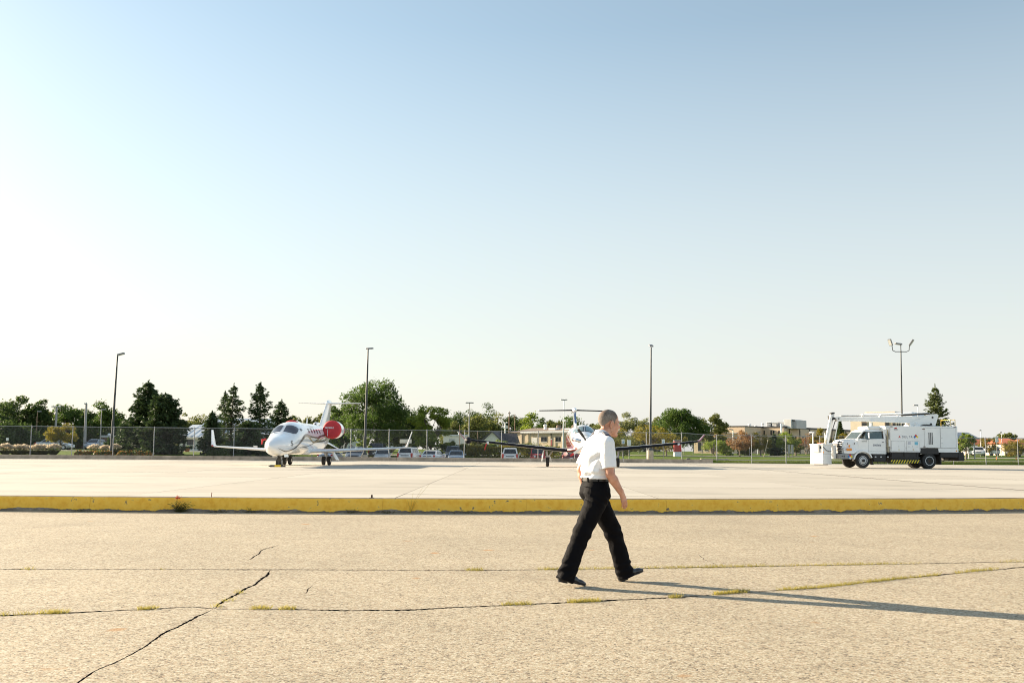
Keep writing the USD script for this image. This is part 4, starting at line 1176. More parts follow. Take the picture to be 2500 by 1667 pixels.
for i, (u0, u1, vt, Y, lab, mt) in enumerate([(2362, 2412, 1088, 172, 'long white trailer with a rounded end under the red roofs', white_paint), (2414, 2442, 1089, 168, 'grey-roofed white caravan right of the long trailer', white_w)]):
    x0, x1 = gx(u0, Y), gx(u1, Y)
    z = float(terrain(x0, Y))
    t = thing('trailer', lab, 'trailer', (x0, Y, z))
    H, L = gz(u0, vt, Y) - z, x1 - x0
    pr = sg.Polygon([(0, 0.35), (L, 0.35), (L + (0.3 if i == 0 else 0), 0.9), (L - 0.5, H), (0.6 * i, H), (0, H - 0.1 - 0.6 * i)])
    obj('body', xf(extrude(pr, 2.3), R90), mt, t)
    if i:
        obj('roof', xf(extrude(sg.Polygon([(0.55, H + .01), (L - .45, H + .01), (L + .1, 1.2), (L - 0.1, 1.2), (L - .6, H - .1), (0.9, H - 0.1)]).buffer(0.03), 2.4), R90, (0, -0.05, 0)), grey_metal, t)
    for k in (0.25, 0.75):
        obj('wheel', disc_stack([(0.15, -0.02), (0.34, 0), (0.34, 0.2), (0.15, 0.22)], 'y', 14, (L * k, 0.02, 0.34)), dark_trim, t)
        obj('window', box(L * k - 0.35, L * k + 0.35, -0.02, 0.01, H * 0.55, H * 0.82), pane, t)
# ================================================================ parked cars
tyre_m = M('tyre_rubber', (0.022, 0.021, 0.02), 0.85, var=0.2, scale=8, bump=0.3, bscale=30)
rim_m = M('alloy_rim', (0.45, 0.45, 0.46), 0.35, metal=0.7, var=0.05)
trim_m = M('black_plastic', (0.025, 0.025, 0.026), 0.6, var=0.1)
redl_m = M('red_lens', (0.40, 0.02, 0.015), 0.15, var=0.05, coat=0.6)
amber_m = M('amber_lens', (0.75, 0.25, 0.02), 0.15, var=0.05, coat=0.6)
lamp_m = M('clear_lens', (0.62, 0.64, 0.66), 0.12, var=0.05, coat=1.0)
plate_m = M('number_plate', (0.62, 0.64, 0.66), 0.5, var=0.05)
car_glass = glassmat('car_glass', (0.012, 0.014, 0.016), 0.06, 0.03)
chrome_m = M('chrome', (0.7, 0.7, 0.7), 0.12, metal=1.0, var=0.03)


def paint(name, col, metal=0.0):
    return M('paint_' + name, col, 0.32, metal=metal, var=0.04, scale=2, coat=0.7)


PAINT = {'white': paint('white', (0.72, 0.72, 0.71)), 'silver': paint('silver', (0.42, 0.43, 0.44), 0.3), 'grey': paint('grey', (0.16, 0.165, 0.18), 0.3),
         'dark': paint('dark', (0.03, 0.032, 0.04)), 'bluegrey': paint('bluegrey', (0.20, 0.24, 0.30), 0.3), 'red': paint('red', (0.42, 0.025, 0.02)),
         'maroon': paint('maroon', (0.13, 0.02, 0.02)), 'palebl': paint('pale_blue', (0.45, 0.50, 0.56), 0.2)}
KIND = {  # length, width, height, bonnet, belt, cabin at belt (rear, front), cabin at roof, boot height
    'suv': (4.45, 1.78, 1.74, 1.06, 1.08, (-2.1, 0.85), (-1.9, 0.25), 1.06), 'saloon': (4.7, 1.80, 1.45, 0.93, 0.95, (-1.75, 1.0), (-1.05, 0.30), 0.98),
    'hatch': (4.3, 1.76, 1.5, 0.95, 0.98, (-2.0, 1.05), (-1.65, 0.3), 0.97), 'van': (4.9, 1.95, 1.78, 1.08, 1.10, (-2.3, 1.45), (-2.15, 0.6), 1.08),
    'pickup': (5.3, 1.95, 1.78, 1.10, 1.12, (-0.75, 1.1), (-0.55, 0.55), 1.12), 'jeep': (3.9, 1.7, 1.78, 1.12, 1.14, (-1.75, 0.42), (-1.7, 0.28), 1.10)}


def car(kind, colour, label, u, Y, head, z=None, cladding=False, group='cars parked behind the fence', v=1110):
    L, W, H, hb, belt, cb, cr, bt = KIND[kind]
    x = gx(u, Y, v)
    z = float(terrain(x, Y)) + 0.012 if z is None else z
    t = thing('parked_car', label, 'car', (x, Y, z), head, group)
    P = PAINT[colour]
    w = W / 2
    st = [(-L / 2, 0.86, 0.34, bt - 0.30), (-L / 2 + 0.06, 0.93, 0.27, bt - 0.10), (-L / 2 + 0.22, 0.98, 0.22, bt - 0.02), (cb[0] + 0.1, 1, 0.2, bt + 0.02), (0, 1.0, 0.2, belt + 0.02), (cb[1] - 0.2, 1, 0.2, hb + 0.02), (L / 2 - 0.75, 0.98, 0.2, hb - 0.05), (L / 2 - 0.25, 0.93, 0.22, hb - 0.16), (L / 2 - 0.06, 0.84, 0.27, hb - 0.30), (L / 2, 0.74, 0.36, hb - 0.42)]
    if kind == 'jeep':
        st = [(-L / 2, 0.9, 0.4, bt - 0.1), (-L / 2 + 0.08, 0.95, 0.38, bt), (0.4, 0.95, 0.38, belt), (0.6, 0.72, 0.38, hb), (L / 2 - 0.12, 0.62, 0.4, hb - 0.04), (L / 2 - 0.02, 0.6, 0.42, hb - 0.1)]
    rings = []
    for sx, ws, zb, zt in st:
        a = w * ws
        half = [(a * 0.80, zb), (a * 0.97, zb + 0.10), (a, (zb + zt) / 2), (a * 0.985, zt - 0.16), (a * 0.95, zt - 0.05), (a * 0.85, zt), (a * 0.4, zt + 0.03)]
        rings.append([(sx, y, q) for y, q in half] + [(sx, -y, q) for y, q in half[::-1]])
    obj('body', loft(rings), P, t, smooth=40)
    wr = w * (0.80 if kind != 'jeep' else 0.88)
    base = [(cb[0], s * w * 0.93, belt) for s in (-1, 1)] + [(cb[1], s * w * 0.90, belt - 0.02) for s in (-1, 1)]
    roof = [(cr[0], s * wr * 0.94, H - 0.05) for s in (-1, 1)] + [(cr[1], s * wr * 0.92, H - 0.05) for s in (-1, 1)] + [(cr[0] + 0.15, s * wr * 0.8, H) for s in (-1, 1)] + [(cr[1] - 0.15, s * wr * 0.78, H) for s in (-1, 1)]
    obj('cabin', hull(base + roof), P, t, smooth=25)
    B = lambda s: np.array([cb[0], s * w * 0.93, belt]); F = lambda s: np.array([cb[1], s * w * 0.90, belt - 0.02])
    RB = lambda s: np.array([cr[0], s * wr * 0.94, H - 0.05]); RF = lambda s: np.array([cr[1], s * wr * 0.92, H - 0.05])

    def quad(a, b, c, d, e=0.07, eb=0.06):
        q = lambda r, s: (a * (1 - r) + b * r) * (1 - s) + (d * (1 - r) + c * r) * s
        return [q(e, eb), q(1 - e, eb), q(1 - e, 1 - eb), q(e, 1 - eb)]
    obj('windscreen', plate(quad(F(-1), F(1), RF(1), RF(-1), 0.06, 0.08), 0.006), car_glass, t)
    if kind != 'pickup':
        obj('rear_window', plate(quad(B(1), B(-1), RB(-1), RB(1), 0.09, 0.12), 0.006), car_glass, t)
    else:
        obj('rear_window', plate(quad(B(1), B(-1), RB(-1), RB(1), 0.10, 0.15), 0.006), car_glass, t)
        obj('bed_rim', [box(-L / 2 + 0.05, cb[0] - 0.02, s * w * 0.9 - 0.05, s * w * 0.9 + 0.05, bt + 0.02, bt + 0.10) for s in (-1, 1)], trim_m, t)
    for s in (-1, 1):
        A, Bq, C, Dq = (B(s), F(s), RF(s), RB(s))
        for r0, r1 in ((0.05, 0.34), (0.37, 0.64), (0.67, 0.93)) if kind in ('suv', 'van', 'hatch') else ((0.06, 0.48), (0.53, 0.90)):
            lo0, lo1, hi0, hi1 = A + (Bq - A) * r0, A + (Bq - A) * r1, Dq + (C - Dq) * r0, Dq + (C - Dq) * r1
            q = [lo0 * 0.9 + hi0 * 0.1, lo1 * 0.9 + hi1 * 0.1, lo1 * 0.12 + hi1 * 0.88, lo0 * 0.12 + hi0 * 0.88]
            obj('side_window', plate(q if s < 0 else q[::-1], 0.006), car_glass, t)
        obj('mirror', rbox(cb[1] - 0.30, cb[1] - 0.16, s * w - 0.02 if s > 0 else s * w - 0.18, s * w + 0.18 if s > 0 else s * w + 0.02, belt - 0.02, belt + 0.14, 0.04), trim_m if kind == 'jeep' else P, t)
        for ax in (-L / 2 + 0.85 if kind != 'pickup' else -L / 2 + 1.2, L / 2 - 0.88 if kind != 'jeep' else L / 2 - 0.55):
            wh = obj('wheel', disc_stack([(0.20, s * (w - 0.20)), (0.31, s * (w - 0.20)), (0.335, s * (w - 0.16)), (0.335, s * (w - 0.02)), (0.31, s * (w + 0.015)), (0.20, s * (w + 0.015))], 'y', 20, (ax, 0, 0.33)), tyre_m, t)
            obj('rim', disc_stack([(0.03, s * (w + 0.02)), (0.19, s * (w + 0.018)), (0.205, s * (w - 0.05)), (0.05, s * (w - 0.05))], 'y', 14, (ax, 0, 0.33)), rim_m, wh)
            a = np.linspace(-0.25, math.pi + 0.25, 14)
            obj('wheel_arch', tube(np.stack([ax + 0.40 * np.cos(a), np.full(14, s * (w + 0.003)), 0.33 + 0.40 * np.sin(a)], 1), 0.035, 6), trim_m if cladding or kind == 'jeep' else P, t)
        yy = w * 0.74
        if kind == 'jeep':
            obj('headlight', disc_stack([(0.02, 0), (0.11, 0.0), (0.11, 0.03), (0.02, 0.05)], 'x', 16, (L / 2 - 0.03, s * w * 0.42, 0.88)), lamp_m, t)
            obj('mudguard', hull([(L / 2 - 0.1, s * q, zz) for q in (w * 0.60, w) for zz in (0.78, 0.84)] + [(L / 2 - 1.1, s * q, zz) for q in (w * .60, w) for zz in (0.82, 0.9)] + [(L / 2 + 0.02, s * q, 0.66) for q in (w * .62, w * 0.95)]), P, t)
        else:
            obj('headlight', rbox(L / 2 - 0.34, L / 2 - 0.045, s * yy - 0.19, s * yy + 0.15, hb - 0.40, hb - 0.24, 0.04), lamp_m, t)
        tall = kind in ('suv', 'van')
        obj('tail_light', rbox(-L / 2 - 0.0, -L / 2 + 0.2, s * w * 0.84 - 0.09, s * w * 0.84 + 0.11, bt - (0.42 if tall else 0.26), bt + (0.06 if tall else -0.06), 0.03), redl_m, t)
    if kind == 'jeep':
        for i in range(7):
            y = (i - 3) * 0.085
            obj('grille_slot', box(L / 2 - 0.02, L / 2 + 0.006, y - 0.022, y + 0.022, 0.72, 1.0), trim_m, t)
        obj('bumper', rbox(L / 2 + 0.02, L / 2 + 0.16, -w * 0.8, w * 0.8, 0.46, 0.60, 0.03), trim_m, t)
    else:
        obj('grille', rbox(L / 2 - 0.10, L / 2 - 0.005, -w * 0.44, w * 0.44, hb - 0.46, hb - 0.28, 0.03), chrome_m if colour in ('bluegrey',) else trim_m, t)
        obj('front_bumper', rbox(L / 2 - 0.12, L / 2 + 0.05, -w * 0.74, w * 0.74, 0.30, 0.46, 0.05), P, t)
        obj('rear_bumper', rbox(-L / 2 - 0.06, -L / 2 + 0.14, -w * 0.88, w * 0.88, 0.30, 0.56, 0.06), trim_m if cladding else P, t)
    obj('number_plate', box(-L / 2 - 0.075, -L / 2 - 0.062, -0.16, 0.16, 0.62, 0.78) if kind != 'saloon' else box(-L / 2 - 0.02, -L / 2 + 0.03, -0.16, 0.16, 0.62, 0.76), plate_m, t)
    obj('boot_trim', rbox(-L / 2 - 0.03, -L / 2 + 0.05, -0.45, 0.45, bt - 0.22, bt - 0.15, 0.015), trim_m, t)
    return t


car('saloon', 'palebl', 'pale blue-white saloon seen from behind under the jet wing, left end of the row', 808, 110, 84)
car('van', 'grey', 'large dark grey people carrier facing the fence below the lamp post', 868, 108.5, -86)
car('hatch', 'silver', 'light silver hatchback facing the fence right of the lamp post', 934, 109, -84)
car('suv', 'white', 'white estate car seen from behind with tall red lights, before the sign board', 1002, 109, 80)
car('saloon', 'white', 'white saloon seen from behind between the white estate and the blue-grey saloon', 1058, 109, 78)
car('saloon', 'bluegrey', 'blue-grey saloon facing the fence, right end of the left row', 1114, 108.5, -88)
car('suv', 'dark', 'dark tall car standing behind the blue-grey saloon', 1106, 113.5, -90, z=0.02)
car('suv', 'white', 'white estate car with grey lower bumper seen from behind, under the turboprop wing', 1247, 108.5, 88, cladding=True)
car('jeep', 'red', 'red open jeep facing the fence left of the turboprop landing gear', 1313, 108, -90)
car('pickup', 'maroon', 'dark maroon pickup seen from behind below the turboprop cowling', 1391, 108, 90)
car('saloon', 'silver', 'silver saloon parked sideways behind the pampas grass at left', 133, 134, 2)
car('hatch', 'bluegrey', 'bluish car half hidden by pampas grass left of the tall lamp post', 231, 150, -90)
car('van', 'dark', 'dark van roof showing behind the jet wing under the big maple', 924, 119, 90, z=0.25)
car('saloon', 'white', 'white saloon at right behind the fence, before the long white trailer', 2389, 158, 245)
car('saloon', 'dark', 'dark saloon at the right edge behind the grass bank', 2474, 152, 240)
# ================================================================ aircraft
from scipy.interpolate import PchipInterpolator


class Fuse:
    """A fuselage skin: rounded sections strung along y."""
    def __init__(self, secs, p=2.2):
        a = np.array(secs, float)
        self.y = a[:, 0]
        self.f = [PchipInterpolator(a[:, 0], a[:, k]) for k in (1, 2, 3)]
        self.p = p

    def pt(self, y, th):
        y, th = np.asarray(y, float), np.radians(np.asarray(th, float))
        zc, hw, hh = (f(y) for f in self.f)
        c, s = np.cos(th), np.sin(th)
        q = 2 / self.p
        return np.stack([hw * np.sign(c) * np.abs(c) ** q, y + 0 * th, zc + hh * np.sign(s) * np.abs(s) ** q], -1)

    def off(self, y, th, d):
        y, th = np.asarray(y, float), np.asarray(th, float)
        a = self.pt(y + 0.01, th) - self.pt(y - 0.01, th)
        b = self.pt(y, th + 0.5) - self.pt(y, th - 0.5)
        n = np.cross(b, a)
        n /= np.linalg.norm(n, axis=-1, keepdims=True)
        p = self.pt(y, th)
        zc = self.f[0](y)
        o = np.stack([p[..., 0], 0 * p[..., 0], p[..., 2] - zc], -1)
        n *= np.sign((n * o).sum(-1, keepdims=True))
        return p + n * d

    def skin(self, n=40, k=70):
        t = np.linspace(0, 360, n, endpoint=False)
        ys = self.y[0] + (self.y[-1] - self.y[0]) * np.linspace(0, 1, k) ** 1.25
        return loft([self.pt(np.full(n, y), t) for y in ys])

    def patch(self, poly, d=0.006, step=0.12):
        P = sg.Polygon([(a, b / 60.0) for a, b in poly]).buffer(0.03).buffer(-0.03)
        v, f = trimesh.creation.triangulate_polygon(P.segmentize(step), engine='earcut')
        v, f = trimesh.remesh.subdivide_to_size(np.c_[v, np.zeros(len(v))], f, step)
        return self.off(v[:, 0], v[:, 1] * 60.0, d), f

    def ribbon(self, pts, w, d=0.005, n=60):
        p = np.array(pts, float)
        s = np.r_[0, np.cumsum(np.hypot(np.diff(p[:, 0]), np.diff(p[:, 1]) / 60))]
        t = np.linspace(0, s[-1], n)
        y, th = PchipInterpolator(s, p[:, 0])(t), PchipInterpolator(s, p[:, 1])(t)
        ww = np.interp(t, s, w if np.ndim(w) else np.full(len(p), w))
        a, b = self.off(y, th + ww * 30, d), self.off(y, th - ww * 30, d)
        v = np.vstack([a, b]); i = np.arange(n - 1)
        return v, np.stack([i, i + 1, i + 1 + n, i + n], 1)


def foil(c, t, n=9):
    """Airfoil loop, chord c and thickness ratio t: (along chord, height), upper then lower from the trailing edge."""
    s = (1 - np.cos(np.linspace(0, math.pi, n))) / 2
    h = 5 * t * (0.2969 * np.sqrt(s) - 0.126 * s - 0.3516 * s ** 2 + 0.2843 * s ** 3 - 0.1036 * s ** 4)
    return np.r_[s[::-1], s[1:-1]] * c, np.r_[h[::-1], -0.75 * h[1:-1]] * c


def surface(st):
    """Lifting surface: stations (x, y of leading edge, z, chord, thickness, roll of the section in degrees)."""
    rings = []
    for x, y, z, c, t, r in st:
        a, b = foil(c, t)
        r = math.radians(r)
        rings.append(np.stack([x - b * math.sin(r), y + a, z + b * math.cos(r)], 1))
    return loft(rings)


def edge_boot(st, frac=0.1, d=0.006):
    rings = []
    for x, y, z, c, t, r in st:
        a, b = foil(c, t, 25)
        k = a < frac * c
        o = np.argsort(np.where(b[k] >= 0, 1, -1) * a[k])
        a, b = a[k][o], b[k][o]
        a2, b2 = a - d * (1 - a / (frac * c)) * 1.2, b + np.sign(b) * d * np.minimum(1, a / (0.02 * c))
        r = math.radians(r)
        rings.append(np.stack([x - b2 * math.sin(r), y + a2, z + b2 * math.cos(r)], 1))
    n = min(len(r) for r in rings)
    return loft([r[:n] for r in rings], False, False)


def mirror(st):
    return [(-x, y, z, c, t, -r) for x, y, z, c, t, r in st]


jet_white = M('aircraft_white', (0.76, 0.765, 0.77), 0.18, var=0.02, coat=0.8)
bare_metal = M('polished_edge', (0.74, 0.75, 0.76), 0.3, metal=0.3, var=0.03)
stripe_blk = M('stripe_black', (0.025, 0.022, 0.02), 0.3, coat=0.5)
stripe_gold = M('stripe_gold', (0.36, 0.25, 0.10), 0.35, metal=0.4, coat=0.5)
cover_red = M('cover_red', (0.52, 0.03, 0.035), 0.75, var=0.15, scale=2.5, bump=0.5, bscale=5)
cockpit_glass = glassmat('cockpit_glass', (0.035, 0.03, 0.035), 0.05, 0.12)
blue_glass = glassmat('tinted_glass', (0.16, 0.24, 0.27), 0.10, 0.08)
letter_white = M('letter_white', (0.75, 0.75, 0.74), 0.6)
strut_m = M('strut_metal', (0.40, 0.40, 0.40), 0.35, metal=0.7, var=0.1)
oleo_m = M('oleo_white', (0.65, 0.65, 0.63), 0.4, var=0.06)


def wheel_pair(t, x, y, r, w, gap, strut_top, name='main_gear', lean=0.0):
    g = obj(name, [tube([(x, y, r), (x + lean, y + 0.05, strut_top)], [0.055, 0.075], 10), tube([(x - gap / 2 - w / 2, y, r), (x + gap / 2 + w / 2, y, r)], 0.05, 8),
                   tube([(x, y + 0.05, strut_top * 0.55), (x - 0.35 * np.sign(x + 1e-9), y + 0.3, strut_top)], 0.035, 6)], strut_m, t)
    for s in ((-1, 1) if gap > 0 else (0,)):
        xx = x + s * gap / 2
        obj('wheel', disc_stack([(r * 0.5, -w / 2), (r * 0.9, -w / 2), (r, -w * 0.32), (r, w * 0.32), (r * 0.9, w / 2), (r * 0.5, w / 2)], 'x', 22, (xx, y, r)), tyre_m, g)
        obj('hub', disc_stack([(r * 0.12, -w / 2 - 0.012), (r * 0.48, -w / 2 + 0.005), (r * 0.48, w / 2 - 0.005), (r * 0.12, w / 2 + 0.012)], 'x', 14, (xx, y, r)), rim_m, g)
    return g


# ---------------------------------------------------------------- twin-engined jet
JY = 54.2
jet = thing('business_jet', 'white twin-engined business jet with red engine covers and black swooping stripes', 'jet', (-13.05, JY, APZ), 0.0)
F = Fuse([(0.0, 1.14, 0.03, 0.03), (0.06, 1.14, 0.14, 0.13), (0.2, 1.15, 0.25, 0.23), (0.5, 1.17, 0.38, 0.33), (1.2, 1.16, 0.60, 0.52), (2.2, 1.26, 0.76, 0.62), (2.9, 1.39, 0.84, 0.73), (3.6, 1.54, 0.89, 0.87),
          (4.4, 1.62, 0.91, 0.95), (5.2, 1.64, 0.91, 0.97), (10.6, 1.64, 0.91, 0.97), (12.6, 1.72, 0.80, 0.88), (14.6, 1.86, 0.55, 0.68), (16.4, 2.05, 0.27, 0.38), (17.3, 2.15, 0.06, 0.08)])
obj('fuselage', F.skin(), jet_white, jet, smooth=60)
for sx in (1, -1):
    A = (lambda a: a) if sx > 0 else (lambda a: 180 - a)
    obj('windscreen_pane', F.patch([(2.55, A(84)), (3.0, A(85.5)), (3.42, A(85.5)), (3.62, A(70)), (3.72, A(56)), (3.80, A(40)), (3.45, A(33)), (3.05, A(33)), (2.75, A(44)), (2.58, A(64))], 0.008), cockpit_glass, jet)
    obj('side_pane', F.patch([(3.92, A(39)), (4.25, A(37)), (4.40, A(27)), (3.98, A(27))], 0.008), cockpit_glass, jet)
    for k in range(5):
        y0 = 6.0 + k * 0.85
        obj('cabin_window', F.patch([(y0, A(18)), (y0 + 0.30, A(18)), (y0 + 0.34, A(27)), (y0 + 0.30, A(36)), (y0, A(36)), (y0 - 0.04, A(27))], 0.007, 0.06), cockpit_glass, jet)
    obj('door_outline', F.ribbon([(5.0, A(50)), (5.55, A(52)), (5.62, A(20)), (5.6, A(-20)), (5.0, A(-22))], 0.012, 0.004), M('panel_line', (0.30, 0.31, 0.32), 0.5), jet)
    obj('stripe', F.ribbon([(0.45, A(-22)), (1.2, A(-30)), (2.2, A(-27)), (3.6, A(-8)), (4.8, A(8)), (5.3, A(10)), (6.2, A(4)), (7.2, A(-3)), (8.4, A(-2)), (9.4, A(8)), (11.5, A(14))], [0.04, 0.11, 0.15, 0.18, 0.15, 0.13, 0.22, 0.32, 0.25, 0.12, 0.08], 0.006, 90), stripe_blk, jet)
    obj('gold_stripe', F.ribbon([(4.6, A(3)), (5.3, A(6)), (6.2, A(0)), (7.2, A(-9)), (8.6, A(-8)), (9.6, A(0)), (11.5, A(8))], [0.02, 0.05, 0.06, 0.06, 0.05, 0.05, 0.02], 0.0055), stripe_gold, jet)
    obj('lower_stripe', F.ribbon([(4.6, A(-30)), (5.4, A(-29)), (6.6, A(-22)), (8.0, A(-10)), (10.0, A(-6)), (11.8, A(-2))], [0.03, 0.05, 0.05, 0.10, 0.12, 0.02], 0.006), stripe_blk, jet)
    # engine, pylon and covers
    ex, ez, ey = sx * 1.32, 2.28, 11.0
    n = obj('nacelle', disc_stack([(0.50, 0.02), (0.56, 0.12), (0.585, 0.5), (0.585, 1.3), (0.52, 2.0), (0.40, 2.7), (0.34, 3.0)], 'y', 32, (ex, ey, ez)), jet_white, jet, smooth=40)
    cv = obj('engine_cover', disc_stack([(0.02, -0.07), (0.30, -0.06), (0.47, -0.035), (0.555, 0.03), (0.595, 0.12), (0.602, 0.34)], 'y', 32, (ex, ey, ez)), cover_red, n, smooth=40)
    obj('exhaust_cover', disc_stack([(0.40, 2.66), (0.385, 3.0), (0.30, 3.22), (0.16, 3.36), (0.03, 3.4)], 'y', 24, (ex, ey, ez)), cover_red, n, smooth=40)
    obj('cover_strap', tube([(ex + sx * 0.605, ey + 0.33, ez + 0.02), (ex + sx * 0.55, ey + 1.6, ez - 0.02), (ex + sx * 0.40, ey + 2.72, ez - 0.05)], 0.018, 6), stripe_blk, n)
    obj('cover_strap', box(ex - 0.245, ex - 0.215, ey - 0.08, ey - 0.055, ez - 0.42, ez - 0.0), letter_white, n)
    tx = meshkit.text_mesh('N26NJ', 0.12, 0.01, True)
    obj('cover_marking', xf(tx, [[1, 0, 0], [0, 0, -1], [0, 1, 0.]], (ex - 0.40, ey - 0.07, ez + 0.06)), letter_white, n, smooth=False)
    obj('pylon', hull([(sx * q, yy, 2.05 + dz) for q, dz in ((0.55, 0), (0.55, 0.14), (0.95, 0.06), (0.95, 0.20)) for yy in (11.5, 13.6)] + [(sx * 0.6, 11.1, 2.12), (sx * 0.95, 11.2, 2.2)]), jet_white, jet)
    obj('ventral_fin', surface([(sx * 0.30, 14.6, 1.45, 1.7, 0.05, sx * -38), (sx * 0.92, 15.6, 1.06, 0.8, 0.05, sx * -38)]), jet_white, jet)
    # wing with winglet
    st = [(0.55, 7.3, 0.86, 3.2, 0.12, 0), (1.6, 8.1, 0.90, 2.5, 0.11, 2), (4.0, 9.2, 1.02, 1.75, 0.10, 2), (6.05, 10.1, 1.13, 1.15, 0.10, 3), (6.22, 10.25, 1.18, 1.05, 0.09, 35), (6.30, 10.4, 1.27, 0.98, 0.09, 68), (6.56, 11.15, 2.20, 0.5, 0.09, 72)]
    st = st if sx > 0 else mirror(st)
    w = obj('wing', surface(st), jet_white, jet, smooth=35)
    obj('leading_edge', edge_boot(st[:4], 0.07), bare_metal, w)
    obj('wing_fence', box(sx * 3.2 - 0.01, sx * 3.2 + 0.01, 9.0, 9.9, 1.02, 1.20), jet_white, w)
    obj('navigation_light', rbox(sx * 6.15 - 0.05, sx * 6.15 + 0.05, 10.12, 10.26, 1.12, 1.22, 0.03), redl_m if sx < 0 else lamp_m, w)
    obj('tailplane', surface([(sx * 0.03, 16.3, 4.22, 1.35, 0.09, 0), (sx * 2.2, 17.05, 4.28, 0.65, 0.09, 0)]), jet_white, jet)
    wheel_pair(jet, sx * 1.25, 9.9, 0.285, 0.19, 0.36, 0.95)
    obj('gear_door', plate([(sx * 1.50, 9.7, 0.95), (sx * 1.88, 9.7, 0.32), (sx * 1.98, 10.3, 0.30), (sx * 1.55, 10.4, 0.95)], 0.03), jet_white, jet)
    obj('nose_gear_door', plate([(sx * 0.26, 2.0, 0.84), (sx * 0.34, 2.0, 0.55), (sx * 0.34, 3.0, 0.55), (sx * 0.26, 3.0, 0.84)], 0.02), jet_white, jet)
    if sx < 0:
        obj('probe_cover', tube([(sx * 0.62, 1.55, 1.55), (sx * 0.78, 1.4, 1.5), (sx * 0.82, 1.42, 1.25)], [0.05, 0.07, 0.03], 8), cover_red, jet)
    obj('air_scoop', rbox(sx * 0.24 - 0.18, sx * 0.24 + 0.18, 2.25, 2.72, 1.74, 1.92, 0.08), jet_white, jet)
obj('fin', surface([(0, 0, 0, 1, 0.1, 90)])[0:2] if False else loft([np.stack([b, y + a, np.full(len(a), z)], 1) for (a, b), y, z in ((foil(4.2, 0.06), 12.9, 2.45), (foil(3.4, 0.075), 13.9, 2.75), (foil(2.1, 0.085), 16.0, 4.18), (foil(1.9, 0.07), 16.25, 4.40), (foil(1.0, 0.05), 16.8, 4.48))]), jet_white, jet, smooth=40)
obj('fin_intake', rbox(-0.16, 0.16, 12.35, 13.3, 2.48, 2.78, 0.10), jet_white, jet)
obj('intake_hole', disc_stack([(0.02, 0), (0.06, 0), (0.06, 0.03), (0.02, 0.03)], 'y', 12, (0, 12.325, 2.64)), stripe_blk, jet)
obj('tail_bullet', disc_stack([(0.03, 0), (0.13, 0.3), (0.15, 1.0), (0.05, 1.9)], 'y', 16, (0, 16.15, 4.24)), jet_white, jet, smooth=40)
obj('antenna', hull([(-0.01, 9.3, 2.58), (0.01, 9.7, 2.58), (-0.01, 9.5, 2.95), (0.01, 9.72, 2.95), (0.01, 9.3, 2.58), (-0.01, 9.7, 2.58)]), jet_white, jet)
obj('belly_fairing', rbox(-0.7, 0.7, 7.2, 11.6, 0.66, 1.0, 0.15), jet_white, jet)
ng = obj('nose_gear', [tube([(0, 2.35, 0.22), (0, 2.5, 0.95)], 0.05, 10), tube([(0, 2.45, 0.5), (0, 3.0, 0.85)], 0.03, 6)], strut_m, jet)
for s in (-1, 1):
    obj('wheel', disc_stack([(0.1, -0.06), (0.19, -0.06), (0.215, -0.035), (0.215, 0.035), (0.19, 0.06), (0.1, 0.06)], 'x', 20, (s * 0.085, 2.3, 0.215)), tyre_m, ng)
obj('wheel_cover', hull([(sx * 0.17, 2.10, 0.05) for sx in (-1, 1)] + [(sx * 0.17, 2.5, 0.05) for sx in (-1, 1)] + [(sx * 0.15, 2.12, 0.36) for sx in (-1, 1)] + [(sx * 0.06, 2.25, 0.60) for sx in (-1, 1)] + [(sx * 0.15, 2.46, 0.36) for sx in (-1, 1)]), stripe_blk, ng)
tx = meshkit.text_mesh('S', 0.30, 0.01, True)
pS = F.off(np.array([2.0]), np.array([6.0]), 0.012)[0]
nS = F.off(np.array([2.0]), np.array([6.0]), 0.5)[0] - F.pt(np.array([2.0]), np.array([6.0]))[0]
nS /= np.linalg.norm(nS)
tS = F.pt(2.25, 6.0) - F.pt(1.9, 6.0); tS /= np.linalg.norm(tS)
obj('nose_emblem', xf(tx, np.stack([tS, np.cross(nS, tS), nS], 1), pS - np.cross(nS, tS) * 0.14 - tS * 0.1), stripe_blk, jet, smooth=False)
# chock at the nose wheel
ch = thing('wheel_chock', 'black and yellow chock bar at the jet nose wheel', 'chock', (-13.05, JY + 1.98, APZ))
yel = M('chock_yellow', (0.75, 0.50, 0.03), 0.6)
obj('bar', hull([(x, y, z) for x in (-0.42, 0.42) for y, z in ((-0.09, 0.0), (0.09, 0.0), (-0.03, 0.11), (0.05, 0.11))]), stripe_blk, ch)
obj('marking', hull([(x, y, z) for x in (-0.17, 0.17) for y, z in ((-0.099, 0.004), (-0.09, 0.004), (-0.038, 0.117), (0.054, 0.117))]), yel, ch)
obj('end_grip', tube([(-0.42, 0, 0.05), (-0.52, 0, 0.05)], 0.03, 8), stripe_blk, ch)

